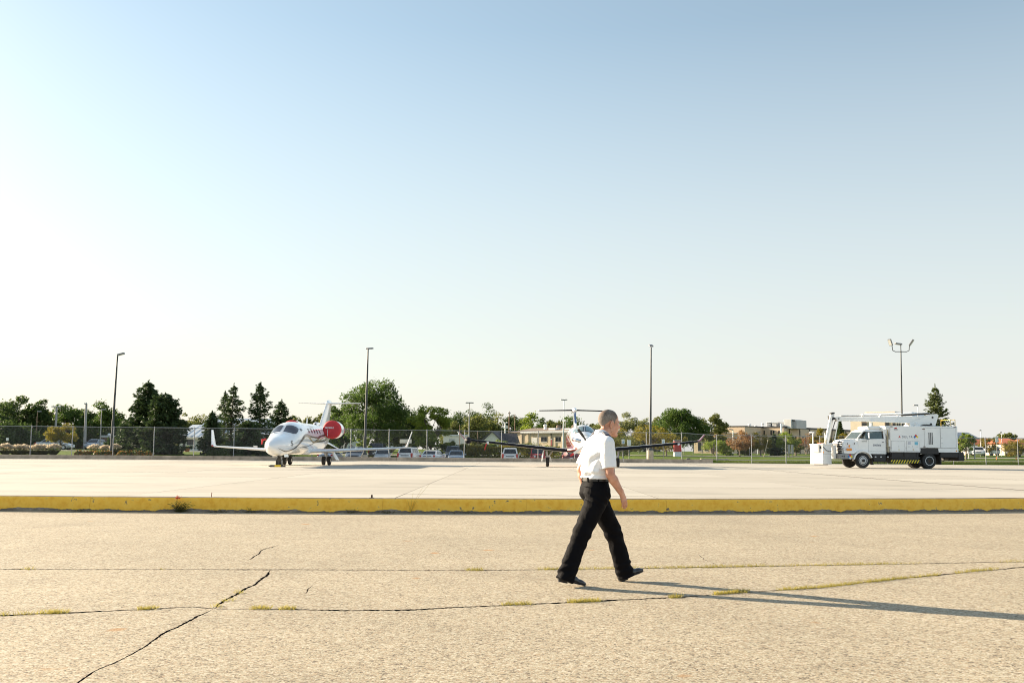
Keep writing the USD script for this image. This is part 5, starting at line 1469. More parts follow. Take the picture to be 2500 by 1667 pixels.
# ---------------------------------------------------------------- single-engined turboprop
TX, TY = 4.62, 60.0
tp = thing('turboprop_plane', 'white and maroon single-engined turboprop with black-edged upswept wings behind the person', 'plane', (TX, TY, APZ), 0.0)
G = Fuse([(0.35, 1.47, 0.24, 0.25), (0.45, 1.46, 0.33, 0.36), (0.9, 1.42, 0.43, 0.50), (1.6, 1.42, 0.52, 0.56), (2.3, 1.47, 0.62, 0.62), (2.75, 1.53, 0.68, 0.69), (3.3, 1.66, 0.75, 0.84), (3.9, 1.74, 0.80, 0.93), (4.6, 1.76, 0.82, 0.94), (9.4, 1.76, 0.82, 0.94),
          (11.0, 1.92, 0.62, 0.74), (12.6, 2.12, 0.36, 0.46), (14.0, 2.30, 0.12, 0.18), (14.2, 2.32, 0.03, 0.04)])
c_ = dict(w=(0.76, 0.765, 0.77), m=(0.24, 0.018, 0.02), o=(0.50, 0.09, 0.03), k=(0.02, 0.018, 0.018), g=(0.34, 0.24, 0.11))
tp_paint = usdkit.material(stage, '/World/Looks/turboprop_paint', {
    'tc': ('texture_coordinate', {}), 's': ('separate_xyz', {}),
    'l': ('math', {'math_type': 'multiply_add', 'value2': -0.16, 'value3': -0.40}),
    'sw': ('math', {'math_type': 'multiply', 'value2': 0.9}), 'sn': ('math', {'math_type': 'sine'}), 'sa': ('math', {'math_type': 'multiply_add', 'value2': 0.08}),
    'd': ('math', {'math_type': 'add'}), 'mr': ('map_range', {'from_min': -0.6, 'from_max': 1.4, 'clamp': True}),
    'r': ('rgb_ramp', {'interpolate': False, 'ramp': [(0.0, c_['m']), (0.425, c_['k']), (0.435, c_['w']), (0.475, c_['k']), (0.485, c_['o']), (0.545, c_['k']), (0.56, c_['w']), (0.625, c_['g']), (0.635, c_['w']), (1.0, c_['w'])]}),
    'p': ('principled_bsdf', {'roughness': 0.16, 'coat_weight': 0.8})},
    [('tc.object', 's.vector'), ('s.y', 'l.value1'), ('s.y', 'sw.value1'), ('sw.value', 'sn.value1'), ('sn.value', 'sa.value1'), ('l.value', 'sa.value3'), ('sa.value', 'd.value1'), ('s.z', 'd.value2'), ('d.value', 'mr.value'), ('mr.result', 'r.fac'), ('r.color', 'p.base_color')],
    surface='p.BSDF')
obj('fuselage', G.skin(), tp_paint, tp, smooth=60)
boot_m = M('rubber_boot', (0.010, 0.010, 0.014), 0.6, var=0.1, spec=0.2)
for sx in (1, -1):
    A = (lambda a: a) if sx > 0 else (lambda a: 180 - a)
    obj('windscreen_frame', G.patch([(2.80, A(88.5)), (3.52, A(88.5)), (3.62, A(60)), (3.66, A(46)), (3.05, A(38)), (2.84, A(58))], 0.006), trim_m, tp)
    obj('windscreen_pane', G.patch([(2.87, A(85.5)), (3.45, A(85.5)), (3.54, A(62)), (3.58, A(49)), (3.10, A(42)), (2.91, A(60))], 0.012), blue_glass, tp)
    obj('side_pane', G.patch([(3.35, A(40)), (3.75, A(46)), (3.95, A(40)), (3.95, A(28)), (3.45, A(29))], 0.010), blue_glass, tp)
    for k in range(4):
        y0 = 5.2 + k * 1.0
        obj('cabin_window', G.patch([(y0, A(14)), (y0 + 0.32, A(14)), (y0 + 0.36, A(24)), (y0 + 0.32, A(34)), (y0, A(34)), (y0 - 0.04, A(24))], 0.007, 0.06), cockpit_glass, tp)
    # exhaust stack with its cover
    ep = np.array([sx * 0.44, 0.95, 1.62])
    obj('exhaust_stack', tube([ep + [-sx * 0.1, -0.1, 0.0], ep + [sx * 0.16, 0.02, 0.05], ep + [sx * 0.30, 0.35, 0.10], ep + [sx * 0.34, 0.62, 0.10]], [0.10, 0.11, 0.105, 0.11], 14), chrome_m, tp)
    obj('stack_cover', disc_stack([(0.02, 0), (0.118, 0.0), (0.118, 0.08), (0.02, 0.09)], 'y', 14, tuple(ep + [sx * 0.345, 0.60, 0.10])), cover_red, tp)
    st = [(0.5, 3.7, 0.98, 2.1, 0.14, 0), (1.0, 3.8, 1.02, 2.0, 0.14, 5), (4.5, 4.25, 1.37, 1.5, 0.14, 6), (7.45, 4.65, 1.68, 1.05, 0.13, 6), (7.66, 4.80, 1.76, 0.95, 0.11, 32), (8.02, 5.25, 2.14, 0.5, 0.10, 48)]
    st = st if sx > 0 else mirror(st)
    w = obj('wing', surface(st), jet_white, tp, smooth=35)
    obj('leading_boot', edge_boot(st[:4], 0.14, 0.012), boot_m, w)
    obj('winglet', edge_boot(st[3:], 0.5, 0.004), M('paint_plum', (0.12, 0.012, 0.03), 0.3, coat=0.6), w)
    obj('root_fillet', hull([(sx * q, y, z) for q, y, z in ((0.45, 3.15, 1.0), (0.45, 3.15, 1.25), (1.05, 3.72, 0.95), (1.05, 3.72, 1.13), (0.5, 5.6, 1.35), (0.9, 5.8, 1.1), (0.5, 3.6, 1.5), (0.4, 5.6, 0.9), (0.95, 4.4, 0.95))]), PAINT['maroon'], tp, smooth=60)
    obj('leading_edge_tag', hull([(sx * 6.15 + a, 4.40, 1.50 + b) for a in (-0.05, 0.10) for b in (-0.08, 0.06)] + [(sx * 6.2, 4.52, 1.5)]), letter_white, w)
    obj('warning_streamer', tube([(sx * 6.2, 4.40, 1.45), (sx * 6.28, 4.38, 1.25), (sx * 6.32, 4.42, 1.05)], [0.05, 0.035, 0.03], 5), cover_red, w)
    st = [(sx * 0.05, 13.05, 3.98, 1.15, 0.10, 0), (sx * 2.55, 13.3, 3.93, 0.72, 0.10, 0)]
    h = obj('tailplane', surface(st), jet_white, tp)
    obj('tail_boot', edge_boot(st, 0.22), boot_m, h)
    obj('tail_tip', disc_stack([(0.02, 0), (0.06, 0.1), (0.06, 0.5), (0.02, 0.75)], 'y', 10, (sx * 2.6, 13.2, 3.95)), jet_white, h)
    g = wheel_pair(tp, sx * 2.27, 4.75, 0.30, 0.20, 0.0, 1.0, lean=sx * 0.05)
    obj('torque_link', tube([(sx * 2.05, 4.55, 0.34), (sx * 2.1, 4.5, 0.62), (sx * 2.3, 4.7, 0.72)], 0.045, 8), oleo_m, g)
    obj('gear_leg_door', plate([(sx * 2.52, 4.6, 1.02), (sx * 2.62, 4.6, 0.35), (sx * 2.66, 5.0, 0.35), (sx * 2.55, 5.1, 1.02)], 0.025), jet_white, tp)
    obj('landing_light', disc_stack([(0.02, 0), (0.13, 0.0), (0.15, 0.05), (0.10, 0.16)], 'y', 14, (sx * 1.15, 3.95, 0.84)), chrome_m, tp)
pod = obj('radar_pod', disc_stack([(0.02, -0.42), (0.12, -0.36), (0.20, -0.18), (0.22, 0.05), (0.20, 0.7), (0.10, 1.2), (0.02, 1.35)], 'y', 18, (-7.40, 4.72, 1.64)), jet_white, tp, smooth=40)
obj('pod_nose', disc_stack([(0.01, -0.437), (0.125, -0.375), (0.205, -0.19), (0.226, -0.05)], 'y', 18, (-7.40, 4.72, 1.64)), boot_m, pod, smooth=40)
obj('fin', loft([np.stack([b, y + a, np.full(len(a), z)], 1) for (a, b), y, z in ((foil(4.5, 0.05), 9.7, 2.6), (foil(2.6, 0.09), 11.7, 2.85), (foil(1.55, 0.13), 12.95, 3.95))]), jet_white, tp, smooth=40)
obj('fin_boot', loft([np.stack([b * 1.04, y + a * 0.16 - 0.012, np.full(len(a), z)], 1) for (a, b), y, z in ((foil(2.4, 0.075), 11.85, 3.0), (foil(1.56, 0.10), 12.93, 3.9))]), M('blue_boot', (0.10, 0.16, 0.30), 0.3), tp)
obj('tail_bullet', disc_stack([(0.02, 0), (0.12, 0.12), (0.20, 0.45), (0.20, 1.0), (0.05, 1.75)], 'y', 16, (0, 12.7, 3.98)), jet_white, tp, smooth=40)
for y, z in ((5.2, 2.70), (7.3, 2.70)):
    obj('antenna', hull([(a, y + b, z - 0.03 + c) for a in (-0.012, 0.012) for b, c in ((0, 0), (0.3, 0), (0.12, 0.34), (0.3, 0.34))]), jet_white, tp)
obj('antenna', tube([(-0.3, 9.0, 2.6), (-0.3, 9.0, 3.0)], 0.02, 6), jet_white, tp)
ng = obj('nose_gear', [tube([(0, 1.3, 0.2), (0, 1.5, 0.95)], 0.05, 10)], oleo_m, tp)
obj('wheel', disc_stack([(0.1, -0.08), (0.2, -0.08), (0.22, -0.04), (0.22, 0.04), (0.2, 0.08), (0.1, 0.08)], 'x', 20, (0, 1.3, 0.22)), tyre_m, ng)
obj('intake_plug', hull([(x, 0.46, z) for x, z in ((-0.22, 0.99), (0.22, 0.99), (0.26, 1.13), (-0.26, 1.13))] + [(x, 0.6, z) for x, z in ((-0.2, 0.98), (0.2, 0.98), (0.25, 1.14), (-0.25, 1.14))]), cover_red, tp)
obj('spinner', disc_stack([(0.01, -0.25), (0.08, -0.2), (0.16, -0.05), (0.22, 0.15), (0.25, 0.36)], 'y', 24, (0, 0, 1.47)), bare_metal, tp, smooth=40)
blade_m = M('blade_black', (0.02, 0.02, 0.02), 0.4)
for k, a in enumerate((215, 125, 35, 305)):
    a = math.radians(a)
    d = np.array([math.cos(a), 0, math.sin(a)]); s = np.array([-math.sin(a), 0, math.cos(a)])
    def sect(r, c, tw, th):
        cdir = s * math.cos(tw) + np.array([0, 1, 0]) * math.sin(tw)
        nd = np.cross(cdir, d)
        q = np.linspace(0, 2 * math.pi, 10, endpoint=False)
        return np.array([0, 0.1, 1.47]) + d * r + np.cos(q)[:, None] * cdir * c / 2 + np.sin(q)[:, None] * nd * th / 2
    S = [(0.16, 0.10, 1.1, 0.09), (0.35, 0.15, 0.9, 0.05), (0.65, 0.19, 0.62, 0.035), (0.95, 0.17, 0.45, 0.025), (1.05, 0.15, 0.42, 0.02)]
    bl = obj('propeller_blade', loft([sect(*q) for q in S]), blade_m if k else letter_white, tp)
    obj('blade_tip', loft([sect(*q) for q in ((1.05, 0.152, 0.42, 0.021), (1.2, 0.13, 0.38, 0.018), (1.31, 0.06, 0.36, 0.012))]), cover_red if k == 0 else letter_white, bl)
# ================================================================ bucket truck
TW = M('truck_white', (0.82, 0.815, 0.79), 0.35, var=0.05, scale=1.2, coat=0.4)
TWD = M('truck_white_worn', (0.82, 0.81, 0.78), 0.5, var=0.06, scale=3.0)
frame_m = M('chassis_black', (0.03, 0.027, 0.025), 0.7, var=0.2)
gap_m = M('panel_gap', (0.12, 0.12, 0.12), 0.7)
lt_blue = M('lettering_blue', (0.05, 0.07, 0.14), 0.5)
lt_red = M('lettering_red', (0.55, 0.03, 0.03), 0.5)
d_blue, d_yel, d_wht = M('diamond_blue', (0.02, 0.17, 0.42), 0.5), M('diamond_yellow', (0.80, 0.60, 0.03), 0.5), M('diamond_white', (0.8, 0.8, 0.8), 0.5)
cyan_m = M('sticker_blue', (0.16, 0.48, 0.62), 0.5)
orange_m = M('marker_orange', (0.80, 0.28, 0.02), 0.3, coat=0.5)
truck_pos = at(2096, 1142, 69.0)
tr = thing('bucket_truck', 'white bucket truck with a folded boom and lettered box body on the apron', 'truck', (truck_pos[0] + 0.15, 70.0, APZ), 187.0)
HW = 1.14     # half width of the box body
SIDE = [[-1, 0, 0], [0, 0, 1], [0, 1, 0.]]   # lettering on the left flank


def flank(m, x, z, y=None):
    return xf(m, SIDE, (x, (HW if y is None else y) + 0.004, z))


# chassis
obj('chassis_rail', [box(-7.1, 1.35, s * 0.42 - 0.05, s * 0.42 + 0.05, 0.72, 0.98) for s in (-1, 1)][0], frame_m, tr)
obj('chassis_rail', box(-7.1, 1.35, 0.37, 0.47, 0.72, 0.98), frame_m, tr)
obj('underbody_tank', rbox(-4.0, -2.1, 0.30, HW - 0.06, 0.36, 1.05, 0.05), frame_m, tr)
obj('underbody_tank', rbox(-4.0, -2.1, -HW + 0.06, -0.30, 0.40, 1.05, 0.05), frame_m, tr)
obj('fuel_tank', rbox(-1.75, -0.80, 0.5, 1.02, 0.42, 0.98, 0.08), frame_m, tr)
obj('fuel_tank', rbox(-1.75, -0.80, -1.02, -0.5, 0.42, 0.98, 0.08), frame_m, tr)
for x in (-0.95, -1.35, -1.85):
    obj('tank_fitting', rbox(x - 0.06, x + 0.06, 1.0, 1.06, 0.72, 0.82, 0.02), M('bare_steel', (0.5, 0.5, 0.5), 0.35, metal=0.8), tr)
obj('step', [tube([(-1.1, 1.0, 0.42), (-1.1, 1.0, 0.30), (-1.6, 1.0, 0.30), (-1.6, 1.0, 0.42)], 0.025, 6)], frame_m, tr)
obj('side_rail', box(-4.15, -2.0, HW - 0.05, HW, 0.70, 0.78), frame_m, tr)
for x in (-2.15, -3.05, -4.0):
    obj('hanger', box(x - 0.04, x + 0.04, HW - 0.06, HW - 0.01, 0.42, 1.08), frame_m, tr)
hz = obj('hazard_board', box(-4.22, -2.0, HW - 0.03, HW, 0.36, 0.58), M('hazard_black', (0.02, 0.02, 0.018), 0.6), tr)
for k in range(11):
    x = -2.06 - k * 0.196
    obj('hazard_stripe', plate([(x, HW + 0.003, 0.575), (x - 0.085, HW + 0.003, 0.575), (x - 0.085 + 0.14, HW + 0.003, 0.365), (x + 0.14, HW + 0.003, 0.365)] if k else [(x, HW + 0.003, 0.575), (x - 0.085, HW + 0.003, 0.575), (x - 0.02, HW + .003, 0.45), (x + 0.05, HW + 0.003, 0.45)], -0.004), M('hazard_yellow', (0.78, 0.62, 0.03), 0.6), hz)
# axles and wheels
obj('front_axle', tube([(0, -0.95, 0.52), (0, 0.95, 0.52)], 0.08, 8), frame_m, tr)
obj('rear_axle', tube([(-4.84, -0.9, 0.52), (-4.84, 0.9, 0.52)], 0.12, 8), frame_m, tr)
obj('differential', disc_stack([(0.1, -0.3), (0.26, -0.1), (0.26, 0.1), (0.1, 0.3)], 'x', 12, (-4.84, 0, 0.52)), frame_m, tr)
white_rim = M('white_rim', (0.66, 0.66, 0.65), 0.4, var=0.06)
def truck_wheel(x, y0, s, dual):
    w = 0.27
    wh = obj('wheel', disc_stack([(0.30, 0), (0.46, 0), (0.51, 0.03), (0.525, 0.07), (0.525, w - 0.07), (0.51, w - 0.03), (0.46, w), (0.30, w)] if s > 0 else [(0.30, -w), (0.46, -w), (0.51, -w + .03), (0.525, -w + .07), (0.525, -0.07), (0.51, -0.03), (0.46, 0), (0.30, 0)], 'y', 36, (x, y0 - s * w, 0.525)), tyre_m, tr)
    Y = y0
    if dual:
        obj('rim', loft([np.stack([x + r * np.cos(a), np.full(28, Y + s * h), 0.525 + r * np.sin(a)], 1) for r, h in ((0.31, 0.005), (0.285, 0.012), (0.25, -0.02), (0.24, -0.16), (0.20, -0.17), (0.02, -0.15)) for a in (np.linspace(0, 2 * math.pi, 28, endpoint=False),)], False), white_rim, wh)
        obj('hub', disc_stack([(0.10, -0.16 if s > 0 else 0.0), (0.10, 0.0 if s > 0 else 0.16)], 'y', 16, (x, Y - 0.0, 0.525)), M('hub_rust', (0.13, 0.09, 0.06), 0.7), wh)
    else:
        obj('rim', loft([np.stack([x + r * np.cos(a), np.full(28, Y + s * h), 0.525 + r * np.sin(a)], 1) for r, h in ((0.31, 0.004), (0.29, 0.012), (0.26, -0.02), (0.20, 0.03), (0.12, 0.04), (0.02, 0.045)) for a in (np.linspace(0, 2 * math.pi, 28, endpoint=False),)], False), white_rim, wh)
        obj('hub', disc_stack([(0.10, 0.0), (0.10, 0.10), (0.05, 0.12)] if s > 0 else [(0.05, -0.12), (0.10, -0.10), (0.10, 0)], 'y', 16, (x, Y, 0.525)), frame_m, wh)
        for k in range(10):
            a = 2 * math.pi * k / 10
            obj('wheel_nut', disc_stack([(0.018, 0.02), (0.018, 0.055)] if s > 0 else [(0.018, -0.055), (0.018, -0.02)], 'y', 6, (x + 0.15 * math.cos(a), Y, 0.525 + 0.15 * math.sin(a))), frame_m, wh)
for s in (1, -1):
    truck_wheel(0, s * 1.12, s, False)
    truck_wheel(-4.84, s * 1.14, s, True)
    truck_wheel(-4.84, s * 0.82, s, True)
obj('mud_flap', box(-5.72, -5.66, 0.45, 1.14, 0.28, 1.0), frame_m, tr)
obj('mud_flap', box(-5.72, -5.66, -1.14, -0.45, 0.28, 1.0), frame_m, tr)
obj('front_flap', hull([(-0.66, y, z) for y in (0.8, 1.1) for z in (0.26, 0.6)] + [(-0.78, y, 0.24) for y in (0.8, 1.1)]), frame_m, tr)
# bonnet, wings and cab
def prism(poly, y0, y1):
    m = extrude(sg.Polygon(poly), y1 - y0)
    return m[0][:, [0, 2, 1]] + [0, y0, 0], m[1]
obj('bonnet', loft([[(x, y * s_, z) for y, z in ((0.95, zb), (1.0, zb + 0.12), (0.92, zt - 0.30), (0.80, zt - 0.08), (0.62, zt), (-0.62, zt), (-0.80, zt - 0.08), (-0.92, zt - 0.30), (-1.0, zb + 0.12), (-0.95, zb))]
                    for x, s_, zb, zt in ((1.38, 0.80, 1.0, 1.72), (1.33, 0.84, 0.98, 1.86), (1.1, 0.90, 0.98, 1.95), (0.5, 0.97, 0.98, 2.02), (0.1, 1.03, 0.98, 2.06))]), TW, tr, smooth=45)
for s in (1, -1):
    yo, yi = s * 1.17, s * 0.80
    a = np.linspace(0.12, math.pi - 0.30, 18)
    ro = []
    for y, r in ((yi, 0.70), (s * 1.08, 0.72), (yo, 0.68), (yo, 0.60), (yi, 0.60)):
        ro.append(np.stack([r * np.cos(a) * (1.02), np.full(18, y), 0.53 + r * np.sin(a) * 0.98], 1))
    rings = [np.array([q[k] for q in ro]) for k in range(18)]
    obj('front_wing', loft(rings), TW, tr, smooth=50)
    obj('front_wing', hull([(x, s * y, z) for x, y, z in ((0.55, 0.8, 1.02), (0.66, 1.15, 0.98), (1.30, 1.0, 1.00), (1.32, 0.8, 1.0), (1.28, 0.98, 1.34), (1.3, 0.78, 1.40), (0.45, 1.14, 1.12), (0.35, 0.8, 1.5), (0.9, 1.10, 1.36))]), TW, tr, smooth=50)
    obj('headlight', rbox(1.12, 1.335, s * 0.92 - 0.13, s * 0.92 + 0.1, 1.18, 1.36, 0.03), lamp_m, tr)
    obj('indicator', rbox(0.78, 1.15, s * 1.08 - 0.06, s * 1.08 + 0.055, 1.19, 1.36, 0.03), amber_m, tr)
    obj('wing_marker', rbox(0.86, 0.95, s * 1.0 - 0.04, s * 1.0 + 0.04, 1.42, 1.58, 0.02), orange_m, tr)
    obj('bonnet_catch', box(0.98, 1.02, s * 0.935 - 0.02, s * 0.935 + 0.02, 1.60, 1.72), trim_m, tr)
    obj('bonnet_catch', box(0.50, 0.54, s * 0.965 - 0.02, s * 0.965 + 0.02, 1.62, 1.74), trim_m, tr)
    obj('air_vent', box(-0.36, 0.02, s * 1.032 - 0.01, s * 1.032 + 0.012, 1.81, 1.845), trim_m, tr)
cw = 1.03
cab_low = hull([(x, y * q, z) for y in (-1, 1) for x, q, z in ((0.12, cw, 0.98), (0.12, cw, 1.95), (0.30, 0.95, 2.03), (-1.74, cw, 0.98), (-1.74, cw, 2.02), (0.2, cw * 0.97, 1.2))])
obj('cab', cab_low, TW, tr, smooth=30)
obj('cab_roof', hull([(x, y * q, z) for y in (-1, 1) for x, q, z in ((-0.22, 0.80, 2.56), (-0.40, 0.76, 2.66), (-1.66, 0.80, 2.64), (-1.74, 0.84, 2.54), (-0.15, 0.84, 2.49))]), TW, tr, smooth=30)
for s in (1, -1):
    obj('windscreen_pillar', tube([(0.27, s * 0.92, 2.02), (-0.20, s * 0.83, 2.52)], 0.05, 6), TW, tr)
    obj('door_pillar', tube([(-1.68, s * 1.0, 2.0), (-1.70, s * 0.84, 2.56)], 0.075, 6), TW, tr)
obj('windscreen', plate([(0.29, 0.90, 2.03), (0.29, -0.90, 2.03), (-0.20, -0.80, 2.51), (-0.20, 0.80, 2.51)], 0.01), glassmat('truck_glass', (0.10, 0.13, 0.13), 0.45, 0.03), tr)
obj('cab_rear_wall', box(-1.74, -1.70, -0.86, 0.86, 2.02, 2.56), TW, tr)
obj('cab_interior', [rbox(-1.5, -0.9, -0.8, 0.8, 1.9, 2.2, 0.08), rbox(-1.6, -1.35, -0.8, -0.2, 2.0, 2.45, 0.06), rbox(-1.6, -1.35, 0.2, 0.8, 2.0, 2.45, 0.06)], M('seat_grey', (0.10, 0.10, 0.10), 0.8), tr)
obj('steering_wheel', tube([(-0.35 + 0.06 * math.sin(q), 0.4 + 0.2 * math.cos(q), 2.12 + 0.18 * math.sin(q)) for q in np.linspace(0, 6.28, 14)], 0.015, 5), trim_m, tr)
for s in (1, -1):
    obj('door_glass', plate([(x, s * (1.005 - (z - 2.0) * 0.28), z) for x, z in ((-0.05, 2.0), (-1.5, 2.0), (-1.52, 2.5), (-0.42, 2.5))][::s], 0.008), glassmat('truck_glass', None), tr)
    obj('glass_divider', tube([(-0.55, s * 1.0, 2.0), (-0.55, s * 0.87, 2.5)], 0.02, 5), trim_m, tr)
    mr = obj('mirror', rbox(-0.42, -0.36, s * 1.30 - 0.10, s * 1.30 + 0.10, 2.04, 2.44, 0.03), TW, tr)
    obj('mirror_arm', tube([(-0.15, s * 1.02, 2.50), (-0.40, s * 1.30, 2.48), (-0.40, s * 1.30, 1.98), (-0.3, s * 1.03, 1.95)], 0.018, 5), trim_m, mr)
    lines = [(-0.46, 1.0, -0.46, 2.0), (-1.70, 1.0, -1.70, 2.0), (-0.46, 1.14, -1.70, 1.14)]
    obj('door_seam', [box(min(a, c) - 0.006, max(a, c) + 0.006, s * cw - 0.004, s * cw + 0.003, min(b, d) - 0.006, max(b, d) + 0.006) for a, b, c, d in lines][0], gap_m, tr)
    obj('door_seam', box(-1.706, -1.694, s * cw - 0.004, s * cw + 0.003, 1.0, 2.0), gap_m, tr)
    obj('door_seam', box(-1.69, -0.47, s * cw - 0.004, s * cw + 0.003, 1.135, 1.147), gap_m, tr)
    obj('door_handle', rbox(-1.60, -1.46, s * cw - 0.01, s * cw + 0.03, 1.76, 1.80, 0.012), trim_m, tr)
obj('fleet_number', flank(meshkit.text_mesh('580006', 0.115, 0.004, True), -0.78, 1.52, cw), lt_blue, tr, smooth=False)
obj('grille', rbox(1.34, 1.42, -0.62, 0.62, 1.05, 1.62, 0.03), TW, tr)
for k in range(8):
    obj('grille_bar', tube([(1.45 - 0.0 * k, y, 1.06 + k * 0.085) for y in np.linspace(-0.66, 0.66, 5)], 0.022, 6), frame_m, tr)
# hose coil hanging at the grille corner
for k in range(7):
    a = np.linspace(0, 2 * math.pi, 17)
    obj('hose_loop', tube(np.stack([1.50 + 0.16 * np.cos(a), 0.78 + 0.10 * np.sin(a), np.full(17, 1.02 + k * 0.125) + 0.02 * np.sin(a)], 1), 0.022, 6), trim_m, tr)
bp = obj('front_bumper', rbox(1.28, 1.62, -1.12, 1.12, 0.60, 0.98, 0.05), M('bumper_grey', (0.26, 0.265, 0.27), 0.45, metal=0.4), tr)
obj('bumper_side', rbox(0.62, 1.40, 1.02, 1.12, 0.62, 0.98, 0.03), M('bumper_grey', None), tr)
for x in (1.50, 1.36):
    obj('bumper_hole', disc_stack([(0.01, 0), (0.05, 0), (0.05, 0.006), (0.01, 0.006)], 'y', 12, (x, 1.118, 0.80)), trim_m, tr)
def diamond(x, z, r, y):
    cols = [(lt_red, (0, 1)), (d_blue, (1, 0)), (d_yel, (-1, 0)), (d_wht, (0, -1))]
    for m, (dx, dz) in cols:
        cx, cz = x + dx * r * 0.51, z + dz * r * 0.51
        h = r * 0.49
        obj('hazard_diamond', plate([(cx + h, y + 0.003, cz), (cx, y + 0.003, cz + h), (cx - h, y + 0.003, cz), (cx, y + 0.003, cz - h)], 0.005, np.array([0, 1.0, 0])), m, tr, smooth=False)
diamond(0.93, 0.78, 0.19, 1.12)
# box body
b = obj('box_body', [box(-4.20, -2.02, -HW, HW, 1.12, 1.40, 0.0), box(-7.0, -2.02, -HW, HW, 1.403, 2.93, 0.03), box(-7.0, -5.52, -HW, HW, 1.12, 1.40)], TW, tr)
obj('wheel_housing', [prism([(-4.18, 1.0), (-4.18, 1.22), (-4.32, 1.41), (-5.40, 1.41), (-5.54, 1.22), (-5.54, 1.0)], -HW + 0.02, HW + 0.006)], frame_m, tr)
obj('skirt', box(-7.0, -5.70, -HW + 0.03, HW - 0.03, 0.78, 1.117), frame_m, tr)
obj('skirt', box(-4.20, -2.02, -HW + 0.2, HW - 0.08, 0.98, 1.117), frame_m, tr)
obj('rear_bumper', rbox(-7.42, -7.003, -HW, HW, 0.55, 1.15, 0.04), frame_m, tr)
obj('tow_hook', tube([(-6.0, 0.6, 0.78), (-6.0, 0.6, 0.55), (-6.2, 0.6, 0.52), (-6.3, 0.6, 0.78)], 0.03, 6), frame_m, tr)
obj('tow_hook', tube([(-6.6, 0.6, 0.78), (-6.6, 0.6, 0.56), (-6.75, 0.6, 0.78)], 0.03, 6), frame_m, tr)
def door_panel(x0, x1, z0, z1, nm='locker_door', rec=0.0):
    p = obj(nm, box(x1, x0, HW + 0.002, HW + 0.014, z0, z1, 0.004), TW, b)
    e = 0.012
    obj('seal', [box(x1 - e, x0 + e, HW + 0.0005, HW + 0.004, z1 + 0.001, z1 + e), box(x1 - e, x0 + e, HW + 0.0005, HW + 0.004, z0 - e, z0 - 0.001), box(x0 + 0.001, x0 + e, HW + 0.0005, HW + 0.004, z0, z1), box(x1 - e, x1 - 0.001, HW + 0.0005, HW + 0.004, z0, z1)], gap_m, b)
    return p
door_panel(-2.10, -3.05, 1.16, 1.88)
door_panel(-3.20, -4.12, 1.18, 1.88)
door_panel(-5.72, -6.85, 1.44, 2.80)
door_panel(-4.52, -5.68, 1.44, 2.80, 'machine_door')
obj('vent_frame', box(-5.20, -4.72, HW + 0.015, HW + 0.03, 1.60, 2.56, 0.008), M('vent_cream', (0.60, 0.56, 0.48), 0.6), b)
for k in range(3):
    x = -4.84 - k * 0.12
    obj('vent_slot', box(x - 0.035, x + 0.02, HW + 0.031, HW + 0.036, 1.66, 2.48), gap_m, b)
for x, z in ((-4.48, 2.72), (-4.50, 1.50), (-2.12, 2.86), (-6.80, 2.87)):
    obj('hinge', rbox(x - 0.10, x + 0.10, HW - 0.005, HW + 0.03, z - 0.02, z + 0.025, 0.01), M('marker_dark_red', (0.10, 0.02, 0.02), 0.4), b)
for x, z in ((-2.6, 1.50), (-3.35, 1.50), (-3.62, 1.51), (-3.95, 1.50), (-5.80, 2.12), (-5.80, 1.75)):
    obj('latch', rbox(x - 0.03, x + 0.03, HW + 0.012, HW + 0.03, z - 0.025, z + 0.025, 0.01), M('bare_steel', None), b)
obj('sticker', box(-4.02, -3.78, HW + 0.0145, HW + 0.018, 1.62, 1.83), cyan_m, b)
obj('sticker', box(-3.50, -3.28, HW + 0.0145, HW + 0.018, 1.64, 1.84), M('sticker_pale', (0.58, 0.58, 0.62), 0.5), b)
obj('sticker', box(-3.70, -3.63, HW + 0.0145, HW + 0.018, 1.26, 1.34), M('sticker_amber', (0.55, 0.30, 0.08), 0.5), b)
obj('sticker', box(-2.66, -2.58, HW + 0.0145, HW + 0.018, 1.24, 1.32), M('sticker_cream', (0.70, 0.62, 0.40), 0.5), b)
obj('maker_plate', box(-2.52, -2.34, HW + 0.001, HW + 0.006, 2.73, 2.80), lt_red, b)
obj('maker_plate', box(-2.57, -2.30, HW + 0.001, HW + 0.006, 2.64, 2.70), gap_m, b)
obj('side_marker', rbox(-6.90, -6.82, HW - 0.01, HW + 0.02, 1.19, 1.27, 0.015), orange_m, b)
# lettering with its triangle mark
x = -2.86
for ch in 'DELTA':
    tm = meshkit.text_mesh(ch, 0.150, 0.004)
    obj('lettering', flank(tm, x, 2.10), lt_blue, b, smooth=False)
    x -= {'D': 0.185, 'E': 0.165, 'L': 0.15, 'T': 0.15, 'A': 0.2}[ch]
for tri in ([(0.0, 0.075), (0.075, 0.20), (0.15, 0.075), (0.075, 0.105)], [(-0.01, 0.05), (0.075, 0.088), (0.16, 0.05), (0.165, 0.035), (0.075, 0.062), (-0.015, 0.035)]):
    obj('triangle_mark', flank(extrude(sg.Polygon(tri), 0.004), -2.62, 2.06), lt_red, b, smooth=False)
diamond(-3.90, 2.17, 0.185, HW)
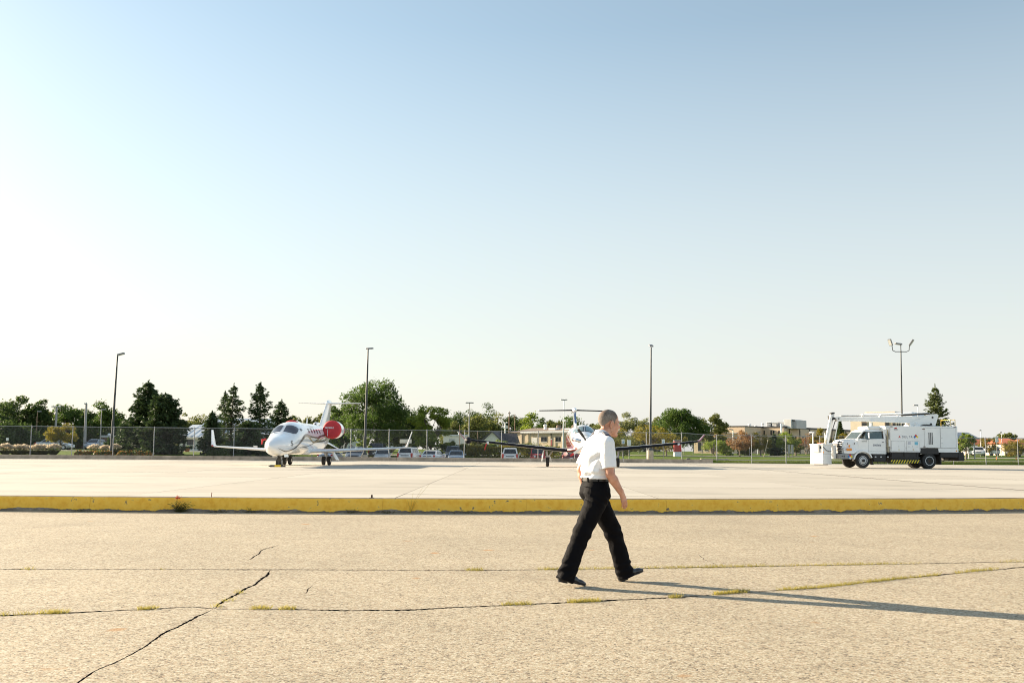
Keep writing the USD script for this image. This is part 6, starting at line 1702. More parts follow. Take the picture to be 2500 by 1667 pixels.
# roof gear: railing, hatch, lamp bar above the cab
obj('roof_hatch', rbox(-4.6, -3.9, -0.5, 0.5, 2.93, 3.02, 0.03), TW, tr)
obj('roof_vent', disc_stack([(0.10, 2.93), (0.12, 3.1), (0.05, 3.16)], 'z', 12, (-4.25, 0.6, 0)), TW, tr)
obj('railing', [tube([(-6.65, 0.9, 2.93), (-6.65, 0.9, 3.40), (-6.98, 0.9, 3.40), (-6.98, 0.9, 2.93)], 0.022, 6), tube([(-6.98, 0.9, 3.40), (-6.98, -0.9, 3.40), (-6.98, -0.9, 2.93)], 0.022, 6)][0], M('rail_yellow', (0.65, 0.45, 0.08), 0.5), tr)
obj('railing', tube([(-6.98, 0.88, 3.40), (-6.98, -0.9, 3.40), (-6.98, -0.9, 2.93)], 0.022, 6), M('rail_yellow', None), tr)
obj('cab_spoiler', rbox(-1.55, -0.58, -0.8, 0.8, 2.64, 2.90, 0.10), TW, tr)
obj('boom_rest', [tube([(-1.20, 0, 2.85), (-1.20, 0, 3.24)], 0.10, 10), rbox(-1.36, -1.04, -0.3, 0.3, 3.22, 3.30, 0.02)], TW, tr)
obj('intake_duct', hull([(-1.50, y, z) for y in (0.2, 0.95) for z in (2.65, 2.85)] + [(-1.95, y, z) for y in (0.2, 0.95) for z in (2.20, 2.45)]), TW, tr)
obj('beacon', disc_stack([(0.07, 2.6), (0.11, 2.7), (0.11, 2.8), (0.05, 2.88)], 'z', 12, (-1.95, 0.95, 0)), TWD, tr)
obj('hose_reel_pipe', tube([(-1.90, 1.0, 1.10), (-1.90, 1.0, 2.65)], 0.035, 8), M('pipe_brass', (0.42, 0.36, 0.22), 0.4, metal=0.5), tr)
obj('fluid_pipe', tube([(-1.97, 1.06, 1.5), (-1.97, 1.06, 2.0)], 0.06, 8), TW, tr)
# boom
bm = obj('main_boom', loft([[(x, y, z) for y, z in ((h, zb), (h, zt), (-h, zt), (-h, zb))] for x, h, zb, zt in ((1.08, 0.15, 3.24, 3.50), (-1.2, 0.19, 3.23, 3.56), (-4.0, 0.22, 3.14, 3.62), (-5.8, 0.24, 3.10, 3.72))]), TW, tr, smooth=False)
obj('boom_base', prism([(-3.95, 2.97), (-5.85, 2.97), (-6.12, 3.72), (-6.0, 3.82), (-5.6, 3.78), (-3.95, 3.18)], 0.26, 0.30), TW, tr)
obj('boom_base', prism([(-3.95, 2.97), (-5.85, 2.97), (-6.12, 3.72), (-6.0, 3.82), (-5.6, 3.78), (-3.95, 3.18)], -0.30, -0.26), TW, tr)
for x, z in ((-5.66, 3.56), (-5.52, 3.10)):
    obj('pivot_pin', disc_stack([(0.02, 0.30), (0.065, 0.30), (0.065, 0.335), (0.02, 0.335)], 'y', 14, (x, 0, z)), frame_m, tr)
obj('turntable', disc_stack([(0.55, 2.93), (0.55, 3.0), (0.4, 3.06)], 'z', 20, (-5.2, 0, 0)), frame_m, tr)
obj('boom_cylinder', tube([(-3.6, 0, 3.70), (-5.6, 0, 3.84)], 0.06, 8), frame_m, tr)
obj('boom_hose', tube([(1.0, 0.1, 3.58), (0.2, 0.12, 3.60), (-1.5, 0.12, 3.64), (-3.5, 0.12, 3.72), (-5.7, 0.12, 3.86)], 0.025, 6), frame_m, tr)
obj('boom_pipe', tube([(1.0, -0.1, 3.62), (-1.5, -0.12, 3.70), (-5.7, -0.12, 3.90)], 0.03, 6), TW, tr)
for x in (-0.6, -1.9, -3.2):
    obj('pipe_clamp', hull([(x + a, c, z) for a in (-0.03, 0.03) for c in (-0.16, 0.16) for z in (3.56, 3.74)]), TW, tr)
obj('elbow_plate', prism([(1.50, 3.52), (1.05, 3.56), (0.78, 3.52), (0.98, 3.24), (1.32, 3.20), (1.42, 3.36)], 0.17, 0.20), TW, tr)
obj('elbow_plate', prism([(1.50, 3.52), (1.05, 3.56), (0.78, 3.52), (0.98, 3.24), (1.32, 3.20), (1.42, 3.36)], -0.20, -0.17), TW, tr)
obj('elbow_pin', disc_stack([(0.02, -0.23), (0.05, -0.23), (0.05, 0.23), (0.02, 0.23)], 'y', 12, (1.25, 0, 3.40)), frame_m, tr)
def beam(p, q, w, h):
    p, q = np.array(p, float), np.array(q, float)
    d = (q - p) / np.linalg.norm(q - p)
    sd = np.array([0, 1, 0.]); n = np.cross(d, sd)
    return loft([[e + a * sd * w / 2 + c * n * h / 2 for a, c in ((1, 1), (-1, 1), (-1, -1), (1, -1))] for e in (p, q)])
obj('lower_arm', beam((1.78, 0.22, 3.70), (2.24, 0.22, 1.72), 0.12, 0.16), TW, tr, smooth=False)
obj('lower_arm', beam((1.55, -0.05, 3.74), (2.02, -0.05, 1.70), 0.14, 0.18), TW, tr, smooth=False)
for p in ((1.78, 0.22, 3.72), (1.55, -0.05, 3.76)):
    obj('arm_cap', rbox(p[0] - 0.11, p[0] + 0.11, p[1] - 0.09, p[1] + 0.09, p[2] - 0.02, p[2] + 0.08, 0.02), frame_m, tr)
obj('arm_link', hull([(1.62 + a, y, 3.50 + c) for a, c in ((-0.2, -0.1), (0.25, 0.1), (0.2, -0.25)) for y in (-0.2, 0.24)]), frame_m, tr)
obj('hose_rack', [beam((1.30, 0.20, 3.18), (1.62, 0.20, 1.76), 0.05, 0.05)], TW, tr)
obj('hose_rack', [beam((1.16, -0.10, 3.18), (1.48, -0.10, 1.76), 0.05, 0.05)], TW, tr)
for k in range(10):
    f = 0.06 + k * 0.096
    obj('rack_rung', tube([(1.30 + 0.32 * f, 0.20, 3.18 - 1.42 * f), (1.16 + 0.32 * f, -0.10, 3.18 - 1.42 * f)], 0.014, 5), TW, tr)
obj('arm_hose', tube([(1.42, 0.05, 3.3), (1.65, 0.02, 2.6), (1.75, 0.05, 1.9), (1.72, 0.3, 1.2), (1.66, 0.45, 0.75), (1.5, 0.6, 0.66)], 0.03, 7), frame_m, tr)
obj('arm_foot', rbox(1.80, 2.42, -0.2, 0.36, 1.56, 1.72, 0.04), TW, tr)
obj('arm_foot', rbox(1.62, 1.82, 0.1, 0.5, 0.62, 1.56, 0.05), TW, tr)
obj('platform_pivot', rbox(2.1, 2.7, -0.15, 0.35, 1.60, 1.70, 0.02), M('primer_red', (0.45, 0.10, 0.03), 0.6), tr)
# bucket
bk_R = rotz(math.radians(32))
bk_c = np.array([2.72, 0.42, 0])
bw = 0.52
def bkt(m):
    return xf(m, bk_R, bk_c)
bk = obj('bucket', bkt([rbox(-bw, bw, -bw, bw, 0.24, 1.60, 0.04)][0]), TWD, tr)
obj('bucket_rim', [bkt(cat_([box(-bw - 0.03, bw + 0.03, s * bw - 0.035, s * bw + 0.035, 1.56, 1.64, 0.01) for s in (-1, 1)] + [box(s * bw - 0.035, s * bw + 0.035, -bw + 0.04, bw - 0.04, 1.56, 1.64, 0.01) for s in (-1, 1)]))], TWD, bk)
obj('bucket_box', bkt(rbox(bw - 0.02, bw + 0.08, -0.2, 0.25, 1.05, 1.60, 0.02)), M('bucket_grey', (0.52, 0.52, 0.50), 0.6), bk)
obj('bucket_window', bkt(box(bw - 0.01, bw + 0.005, 0.28, 0.42, 1.30, 1.48)), trim_m, bk)
obj('bucket_seam', bkt(box(-bw + 0.03, bw - 0.03, bw - 0.004, bw + 0.004, 0.96, 0.975)), gap_m, bk)
obj('bucket_lamp', bkt(rbox(bw - 0.06, bw + 0.01, bw - 0.02, bw + 0.05, 1.02, 1.10, 0.02)), orange_m, bk)
obj('bucket_foot', bkt(rbox(-0.4, 0.4, 0.1, 0.3, 0.19, 0.25, 0.02)), M('foot_brown', (0.12, 0.05, 0.035), 0.8), bk)
obj('bucket_foot', bkt(rbox(-0.4, 0.4, -0.3, -0.1, 0.19, 0.25, 0.02)), M('foot_brown', None), bk)
obj('bucket_cowl', bkt(hull([(x, y, z) for x, y, z in ((-bw, bw, 1.3), (-bw, -bw, 1.3), (-bw - 0.12, bw - 0.1, 1.1), (-bw - 0.12, -bw + .1, 1.1), (-bw, bw, 0.95), (-bw, -bw, .95))])), TWD, bk)
obj('bucket_cable', bkt(tube([(bw, bw + 0.02, 1.45), (0.2, bw + 0.06, 1.2), (-0.2, bw + 0.06, 1.12), (-bw, bw, 1.15)], 0.02, 6)), trim_m, bk)
for k, (px, py, h) in enumerate(((0.30, -0.40, 0.78), (-0.40, 0.10, 0.78))):
    lp = obj('work_lamp_post', bkt(tube([(px, py, 1.55), (px, py, 1.62 + h)], 0.035, 8)), TWD, bk)
    if k == 0:
        obj('work_lamp', bkt(rbox(px - 0.06, px + 0.26, py - 0.10, py + 0.10, 1.60 + h, 1.70 + h, 0.03)), TWD, lp)
obj('nozzle', bkt(tube([(0.05, 0.5, 1.6), (0.05, 0.45, 1.82), (0.15, 0.60, 1.9)], 0.04, 8)), M('pipe_brass', None), bk)
# ================================================================ lamp posts, poles, signs
pole_dark = M('lamp_post_bronze', (0.045, 0.05, 0.05), 0.5, metal=0.0, var=0.15)
pole_grey = M('grey_pole', (0.30, 0.29, 0.28), 0.6, var=0.15)
pole_wood = M('wood_pole', (0.20, 0.13, 0.09), 0.9, var=0.25, scale=6)
head_m = M('lamp_head', (0.22, 0.22, 0.23), 0.4, metal=0.4)
lens_m = M('lamp_lens', (0.55, 0.55, 0.52), 0.2)
base_m = M('lamp_base_concrete', (0.46, 0.40, 0.31), 0.9, var=0.2, scale=3, bump=0.3)
sign_w, sign_b = M('sign_white', (0.72, 0.73, 0.74), 0.5), M('sign_blue', (0.03, 0.20, 0.50), 0.5)
sign_r = M('sign_red', (0.42, 0.05, 0.04), 0.5)


def head(m_at, d, tilt, L=0.75, w=0.36, h=0.15):
    """A shoebox lamp head: from m_at outwards along direction d (degrees), tilted up."""
    R = rotz(math.radians(d)) @ roty(-math.radians(tilt))
    return xf(rbox(0.0, L, -w / 2, w / 2, -h / 2, h / 2, 0.03), R, m_at), xf(box(0.06, L - 0.06, -w / 2 + 0.04, w / 2 - 0.04, -h / 2 - 0.006, -h / 2 + 0.01), R, m_at)


def lamp(label, ub, vb, ut, vt, Y, r=0.10, heads=((0, 0),), base=None, name='lamp_post', cat='lamp post', mat=None, yoke=False, zb=None, hl=0.75):
    p, q = at(ub, vb, Y), at(ut, vt, Y)
    z0 = float(terrain(p[0], Y)) - 0.05 if zb is None else zb
    dx = (q[0] - p[0]) / (q[2] - p[2])
    t = thing(name, label, cat, (p[0], Y, z0))
    H = q[2] - z0
    b0 = base[1] if base else 0.0
    obj('pole', tube([(0, 0, b0), (dx * H * 0.5, 0, H * 0.5), (dx * H, 0, H)], [r * 1.05, r * 0.8, r * 0.55], 10), mat or pole_dark, t, smooth=True)
    if base:
        obj('base', disc_stack([(base[0], 0), (base[0], base[1] - 0.05), (base[0] - 0.05, base[1])], 'z', 20, (0, 0, 0)), base_m, t)
        obj('base_cover', disc_stack([(0.24, b0), (0.24, b0 + 0.12), (0.13, b0 + 0.22)], 'z', 14, (0, 0, 0)), pole_dark, t)
    top = np.array([dx * H, 0, H])
    if yoke:
        obj('yoke', [tube([top + [-0.85 * c, 0.85 * s_, 0.55] if i else top + [0, 0, 0.6] for i in (0,)] + [top], 0.04, 6) for c, s_ in ((0, 0),)] +
            [tube([top - [0, 0, 0.1], top + [s * 0.55, 0, -0.1], top + [s * 0.80, 0, 0.02], top + [s * 0.86, 0, 0.55]], 0.04, 6) for s in (-1, 1)], mat or pole_dark, t)
    for d, tl, *o in heads:
        a, b = head(top + np.array(o[0] if o else (0, 0, 0.06)), d, tl, hl)
        hd = obj('lamp_head', a, head_m, t)
        obj('lens', b, lens_m, hd)
    return t


lamp('tall dark lamp post with one angled head, left of the spruce pair', 271, 1108, 287, 868, 88.5, 0.12, ((0, 16, (0.0, 0, 0.05)),), hl=0.62)
lamp('tall dark lamp post with a flat head before the big maple', 890, 1112, 898.5, 852, 92.5, 0.125, ((55, 6, (-0.08, 0, 0.05)),), base=(0.33, 1.0), zb=-0.2, hl=0.68)
lamp('tall dark lamp post on a round concrete base right of the person', 1587.5, 1118, 1589.5, 848, 92.5, 0.12, ((100, 18, (0.02, -0.25, 0.08)),), base=(0.31, 0.95), hl=0.5)
lamp('tall dark lamp post with three floodlights above the truck', 2203, 1118, 2199, 856, 97, 0.105, ((-145, 62, (-0.92, 0, 0.50)), (180, 8, (0.1, 0, 0.62)), (-35, 55, (0.86, 0, 0.52))), yoke=True, hl=0.68)
lamp('thin lamp post with a small flat double head above the far trees', 1144.5, 1098, 1146.5, 984, 160, 0.12, ((0, 0), (180, 0)), mat=pole_grey, hl=0.65)
lamp('pale thin lamp post behind the turboprop tail plane', 1374, 1100, 1377, 977, 160, 0.12, ((20, 5), (160, 5)), mat=sign_w, hl=0.5)
lamp('thin lamp post in front of the dark wood near the left edge', 87, 1090, 92, 1005, 145, 0.07, ((0, 0),), mat=pole_wood, hl=0.5)
lamp('thin lamp post with an arm left of the tall lamp post', 244, 1094, 248.5, 1001, 145, 0.09, ((0, 5),), mat=pole_grey, hl=0.6)
lamp('small white street lamp in front of the brick building front block', 1789, 1100, 1789.5, 1050, 165, 0.10, ((180, 12),), mat=sign_w, hl=0.7)
lamp('small white street lamp over the golden trees before the brick building', 1849, 1102, 1850, 1056, 160, 0.06, ((180, 0), (0, 0)), mat=sign_w, hl=0.4)
lamp('small white lamp post left of the truck bucket', 1984, 1098, 1984, 1060, 130, 0.09, ((180, 0),), mat=sign_w, hl=0.5)
lamp('slim white street lamp rising above the truck box body', 2240, 1100, 2240, 990, 140, 0.07, ((180, 0),), mat=sign_w, hl=0.6)
lamp('short white lamp post behind the first fence post right of the truck', 2394, 1098, 2394, 1051, 160, 0.07, ((180, 0),), mat=sign_w, hl=0.3)
lamp('second short white lamp post right of the truck by the white sign', 2444, 1098, 2444, 1056, 160, 0.06, ((180, 0),), mat=sign_w, hl=0.3)


def wpole(label, ub, vb, ut, vt, Y, r, mat, arms=(), extra=None):
    p, q = at(ub, vb, Y), at(ut, vt, Y)
    z0 = float(terrain(p[0], Y)) - 0.05
    dx = (q[0] - p[0]) / (q[2] - p[2])
    H = q[2] - z0
    t = thing('utility_pole', label, 'utility pole', (p[0], Y, z0))
    obj('pole', tube([(0, 0, 0), (dx * H, 0, H)], [r, r * 0.7], 8), mat, t, smooth=True)
    for dz, w in arms:
        obj('crossarm', box(dx * H - w / 2, dx * H + w / 2, -0.08 - r, -r * 0.6, H - dz - 0.07, H - dz + 0.07), mat, t)
        for s in (-1, 0.6, -0.5, 1):
            obj('insulator', disc_stack([(0.05, 0), (0.06, 0.08), (0.03, 0.16)], 'z', 6, (dx * H + s * w * 0.45, -r - 0.02, H - dz + 0.07)), sign_w, t)
    return t
wpole('pale utility pole with one wide crossarm among the left trees', 133.5, 1094, 139, 992, 150, 0.20, pole_grey, ((0.05, 1.4),))
wpole('plain tall pale utility pole right of the crossarm pole', 206.5, 1094, 211, 985, 150, 0.24, pole_grey, ((0.05, 0.35),))
wpole('brown utility pole with tufted top, left of the tan building corner', 1242.5, 1098, 1243.5, 1004, 200, 0.13, pole_wood, ((0.4, 0.5),))
wpole('brown utility pole right of the tufted one', 1256, 1098, 1257, 1011, 200, 0.11, pole_wood, ((0.5, 0.4),))
wpole('pale utility pole with three crossarms behind the gabled house', 1233.5, 1098, 1233.5, 1031, 210, 0.18, sign_w, ((0.1, 0.9), (0.85, 1.0), (1.15, 1.0)))
wpole('thin brown pole above the turboprop left wing tip', 1122.5, 1098, 1122, 1037, 170, 0.08, pole_wood)
wpole('thin brown pole with a white cap below the far trees', 1167.5, 1086, 1166.5, 1051, 175, 0.08, pole_wood)
wpole('pale utility pole beside the turboprop fin', 1380, 1098, 1380.5, 1026, 230, 0.14, pole_grey, ((0.3, 0.9),))


def sign(name, label, u0, u1, v0, v1, Y, mats, vfoot, posts=1, pm=None, lean=0.0, cat='sign'):
    x0, x1 = gx(u0, Y), gx(u1, Y)
    zt, zb = gz((u0 + u1) / 2, v0, Y), gz((u0 + u1) / 2, v1, Y)
    x = (x0 + x1) / 2
    z0 = float(terrain(x, Y)) - 0.05
    t = thing(name, label, cat, (x, Y, z0))
    w = x1 - x0
    for i in range(posts):
        px = 0 if posts == 1 else (-0.3 + 0.6 * i) * w
        obj('post', tube([(px + lean, 0, 0), (px, 0, zt - z0 - 0.05)], 0.035, 8), pm or pole_dark, t)
    obj('board', box(-w / 2, w / 2, -0.065, -0.04, zb - z0, zt - z0, 0.008), mats, t)
    return t, w, zb - z0, zt - z0
for u, lab in ((1521.5, 'white and blue accessible parking sign beside the blank white sign'), (1619.5, 'white and blue accessible parking sign below the dense dark maple')):
    t, w, zb, zt = sign('parking_sign', lab, u - 3.6, u + 3.6, 1072, 1083, 104, sign_w, 1118)
    obj('blue_panel', box(-w * 0.26, w * 0.26, -0.0685, -0.0655, zb + 0.05, zb + (zt - zb) * 0.55), sign_b, t)
    obj('wheelchair_mark', [xf(disc_stack([(0.022, 0), (0.022, 0.002)], 'y', 8), None, (-0.005, -0.0715, zb + 0.215)), box(-0.015, 0.008, -0.0715, -0.0695, zb + 0.13, zb + 0.195), xf(disc_stack([(0.042, 0), (0.042, 0.0015)], 'y', 12), None, (-0.008, -0.0708, zb + 0.105))], sign_w, t)
sign('blank_sign', 'blank white sign board between the person and the dark maple', 1531, 1540.5, 1073.5, 1087, 108, sign_w, 1115, 1, pole_grey)
sign('white_board', 'low white sign board on a post left of the jet winglet', 976, 1004.5, 1072, 1081.5, 113, M('board_cream', (0.62, 0.60, 0.48), 0.6), 1095, 1, pole_wood)
sign('small_sign', 'small pale sign above the pampas grass at the left edge', 14, 20.5, 1068, 1075.5, 100, sign_w, 1085)
t, w, zb, zt = sign('road_sign', 'red and white road sign with stripes, half behind a fence post', 1825, 1834, 1063.5, 1076, 128, sign_r, 1105, 1, pole_grey)
for k in (0.08, 0.45):
    obj('white_stripe', box(-w / 2 + 0.03, w / 2 - 0.03, -0.069, -0.066, zb + (zt - zb) * k, zb + (zt - zb) * (k + 0.12)), sign_w, t)
sign('standing_board', 'left of the two grey standing boards before the yellow-green tree', 1923, 1929, 1085, 1107, 116, pole_grey, 1112, 1)
sign('standing_board', 'right of the two grey standing boards before the yellow-green tree', 1931, 1937, 1085, 1107, 116, pole_grey, 1112, 1)
sign('tall_white_sign', 'tall white rectangular sign in front of the red roofs at right', 2430, 2438, 1066, 1079, 125, sign_w, 1107, 1, pole_grey)
# red and white box behind the turboprop wing tip
Y = 118.0
x = gx(1654.5, Y)
t = thing('utility_box', 'red over white box standing on the lawn behind the turboprop wing tip', 'utility box', (x, Y, float(terrain(x, Y)) - 0.03))
w = gx(1662.5, Y) - gx(1646, Y)
h = gz(1654, 1073, Y) - float(terrain(x, Y))
obj('lower_case', rbox(-w / 2, w / 2, 0, 0.7, 0, h * 0.30, 0.02), sign_w, t)
obj('upper_case', rbox(-w / 2, w / 2, 0, 0.7, h * 0.302, h * 0.92, 0.02), sign_r, t)
obj('lid', rbox(-w / 2 - 0.03, w / 2 + 0.03, -0.03, 0.73, h * 0.922, h, 0.02), head_m, t)
# leaning stake
p, q = at(1864.5, 1107, 121), at(1875, 1072, 121)
t = thing('leaning_stake', 'pale thin stake leaning to the right before the golden bushes', 'stake', (p[0], 121, float(terrain(p[0], 121)) - 0.05))
obj('shaft', tube([(0, 0, 0), (q[0] - p[0], 0, q[2] - float(terrain(p[0], 121)))], 0.045, 7), M('stake_wood', (0.42, 0.35, 0.25), 0.8), t)
# red post and dark bench row items near the tan building
p = at(1346.5, 1092, 128)
t = thing('red_post', 'short dark red post in front of the tan building', 'post', (p[0], 128, float(terrain(p[0], 128)) - 0.05))
obj('shaft', tube([(0, 0, 0), (0, 0, gz(1346, 1072, 128) - float(terrain(p[0], 128)))], 0.085, 10), sign_r, t)
obj('cap', disc_stack([(0.10, 0), (0.10, 0.08), (0.03, 0.12)], 'z', 10, (0, 0, gz(1346, 1072, 128) - float(terrain(p[0], 128)))), sign_w, t)
# far wire fence to the right of the dark maple
t = thing('far_fence', 'low wire fence in front of the ochre building', 'fence', (gx(1560, 150), 150, 0))
for k in range(14):
    x = k * 1.35
    zz = float(terrain(x + gx(1560, 150), 150))
    obj('post', tube([(x, 0, zz - 0.05), (x, 0, zz + 1.9)], 0.04, 6), pole_grey, t)
    if k < 13:
        obj('rail', tube([(x + 0.03, 0, zz + 1.85), (x + 1.32, 0, zz + 1.85)], 0.025, 5), pole_grey, t)
        obj('mesh_panel', xf(wires(1.3, 1.75, 0.12, 0.003), None, (x + 0.03, 0, zz + 0.05)), wire_m, t, smooth=False)
# kerbed planter and marker posts at right
for u, v0, lab in ((2432, 1100, 'orange marker post left of the tall white sign foot'), (2480, 1100, 'orange marker post at the right edge of the lawn')):
    p = at(u, 1107, 112)
    z0 = float(terrain(p[0], 112))
    t = thing('marker_post', lab, 'marker post', (p[0], 112, z0 - 0.03))
    obj('post', disc_stack([(0.05, 0), (0.05, 0.35), (0.035, 0.38)], 'z', 8, (0, 0, 0)), M('cone_orange', (0.70, 0.20, 0.03), 0.6), t)
    obj('foot', disc_stack([(0.10, 0), (0.09, 0.06)], 'z', 8, (0, 0, 0)), frame_m, t)
t = thing('concrete_block', 'pale concrete kerb block lying behind the right end of the wall', 'concrete block', (gx(1712, 94), 94.2, float(terrain(gx(1712, 94), 94.2)) - 0.02))
obj('block', box(0, 2.6, 0, 0.5, 0, 0.16, 0.03), base_m, t)
t = thing('valve_box', 'small dark valve box on the grass beside the pale concrete block', 'valve box', (gx(1680, 93), 93.8, float(terrain(gx(1680, 93), 93.8)) - 0.02))
obj('case', rbox(0, 0.35, 0, 0.3, 0, 0.16, 0.03), frame_m, t)
obj('lid', rbox(0.05, 0.30, 0.04, 0.26, 0.155, 0.19, 0.012), head_m, t)
t = thing('flower_tub', 'terracotta flower tub in front of the white building', 'flower tub', (gx(457, 120), 120, float(terrain(gx(457, 120), 120)) - 0.01))
obj('tub', disc_stack([(0.25, 0), (0.34, 0.42), (0.36, 0.46), (0.31, 0.46), (0.3, 0.4)], 'z', 14, (0, 0, 0)), M('terracotta', (0.36, 0.13, 0.06), 0.8), t)
rngt = np.random.default_rng(4)
pp = rngt.normal(0, 0.14, (120, 3)) * [1, 1, 0.5] + [0, 0, 0.55]
obj('plants', quad_cloud(pp, rngt.normal(size=(120, 3)), rngt.normal(size=(120, 3)), 0.1, 0.07), LEAF['bright'], t, smooth=False)
# ================================================================ the walking person
class Field:
    """A distance field sampled on a grid, skinned with dual cells; every solid only touches the cells near it."""
    def __init__(self, lo, hi, h):
        self.lo, self.h = np.array(lo, float), h
        n = np.ceil((np.array(hi) - self.lo) / h).astype(int) + 1
        self.ax = [self.lo[i] + h * np.arange(n[i]) for i in range(3)]
        self.D = np.full(n, 0.3)

    def region(self, lo, hi, m=0.05):
        s = []
        for i in range(3):
            a = int(np.clip(np.floor((lo[i] - m - self.lo[i]) / self.h), 0, self.D.shape[i]))
            b = int(np.clip(np.ceil((hi[i] + m - self.lo[i]) / self.h) + 1, 0, self.D.shape[i]))
            s.append(slice(a, b))
        P = np.stack(np.meshgrid(*[self.ax[i][s[i]] for i in range(3)], indexing='ij'), -1)
        return tuple(s), P

    def mix(self, s, d, k, cut=False):
        e = self.D[s]
        if cut:
            d = -d
            hh = np.clip(0.5 - 0.5 * (e - d) / max(k, 1e-6), 0, 1)
            self.D[s] = e + (d - e) * hh + k * hh * (1 - hh)
        else:
            hh = np.clip(0.5 + 0.5 * (e - d) / max(k, 1e-6), 0, 1)
            self.D[s] = e + (d - e) * hh - k * hh * (1 - hh)

    def cone(self, a, b, ra, rb, k=0.015, sc=(1, 1, 1), cut=False):
        a, b, sc = np.array(a, float), np.array(b, float), np.array(sc, float)
        R = max(ra, rb) * sc
        s, P = self.region(np.minimum(a, b) - R, np.maximum(a, b) + R, 0.03 + k)
        if P.size == 0:
            return self
        A, B, Q = a / sc, b / sc, P / sc
        v = B - A
        t = np.clip(((Q - A) @ v) / max(v @ v, 1e-9), 0, 1)
        d = np.linalg.norm(Q - A - t[..., None] * v, axis=-1) - (ra + (rb - ra) * t)
        self.mix(s, d * sc.min() if sc.min() < 1 else d, k, cut)
        return self

    def ball(self, c, r, k=0.015, R=None, cut=False):
        c, r = np.array(c, float), np.broadcast_to(np.array(r, float), 3) * (1.0 if R is None else HS)
        s, P = self.region(c - r.max(), c + r.max(), 0.03 + k)
        if P.size == 0:
            return self
        q = P - c
        if R is not None:
            q = q @ np.asarray(R)
        k0 = np.linalg.norm(q / r, axis=-1)
        k1 = np.linalg.norm(q / r ** 2, axis=-1)
        self.mix(s, k0 * (k0 - 1) / np.maximum(k1, 1e-9), k, cut)
        return self

    def points(self):
        return np.stack(np.meshgrid(*self.ax, indexing='ij'), -1)

    def near(self, fn, band=0.03):
        """Adds fn(points) to the field close to the skin."""
        i = np.nonzero(np.abs(self.D) < band)
        P = np.stack([self.ax[k][i[k]] for k in range(3)], -1)
        self.D[i] += fn(P)
        return self

    def keep(self, fn):
        self.D = np.maximum(self.D, fn(self.points()))
        return self

    def skin(self, it=3):
        D, h = self.D, self.h
        D = np.pad(D, 1, constant_values=0.3)
        lo = self.lo - h
        ins = D < 0
        n = np.array(D.shape) - 1
        c = np.zeros(n, int)
        corners = [(i, j, k) for i in (0, 1) for j in (0, 1) for k in (0, 1)]
        view = lambda A, q: A[q[0]:q[0] + n[0], q[1]:q[1] + n[1], q[2]:q[2] + n[2]]
        for q in corners:
            c += view(ins, q)
        cells = np.nonzero((c > 0) & (c < 8))
        idx = np.full(n, -1); idx[cells] = np.arange(len(cells[0]))
        acc, cnt = np.zeros((len(cells[0]), 3)), np.zeros(len(cells[0]))
        val = {q: D[cells[0] + q[0], cells[1] + q[1], cells[2] + q[2]] for q in corners}
        for a in corners:
            for ax in range(3):
                if a[ax] == 0:
                    b = list(a); b[ax] = 1; b = tuple(b)
                    va, vb = val[a], val[b]
                    m = (va < 0) != (vb < 0)
                    t = np.where(m, va / np.where(m, va - vb, 1), 0)
                    p = np.tile(np.array(a, float), (len(t), 1)); p[:, ax] = t
                    acc[m] += p[m]; cnt[m] += 1
        V = (np.stack(cells, 1) + acc / cnt[:, None]) * h + lo
        F = []
        for ax in range(3):
            o = [i for i in range(3) if i != ax]
            sl0 = [slice(None)] * 3; sl1 = [slice(None)] * 3
            sl0[ax] = slice(0, -1); sl1[ax] = slice(1, None)
            ch = ins[tuple(sl0)] != ins[tuple(sl1)]
            e = np.stack(np.nonzero(ch), 1)
            ok = (e[:, o[0]] > 0) & (e[:, o[1]] > 0) & (e[:, o[0]] < n[o[0]]) & (e[:, o[1]] < n[o[1]])
            e = e[ok]
            q = []
            for d0, d1 in ((1, 1), (0, 1), (0, 0), (1, 0)):
                g = e.copy(); g[:, o[0]] -= d0; g[:, o[1]] -= d1
                q.append(idx[g[:, 0], g[:, 1], g[:, 2]])
            q = np.stack(q, 1)
            flip = ins[e[:, 0], e[:, 1], e[:, 2]] ^ (ax == 1)
            q[~flip] = q[~flip][:, ::-1]
            F.append(q)
        F = np.vstack(F)
        F = np.vstack([F[:, [0, 1, 2]], F[:, [0, 2, 3]]])
        m = trimesh.Trimesh(V, F, process=False)
        if it:
            trimesh.smoothing.filter_taubin(m, iterations=it)
        return np.asarray(m.vertices), np.asarray(m.faces)


def fb(P, s, seed, oct=3):
    return meshkit.fbm(P * np.asarray(s, float), oct, seed) - 0.5


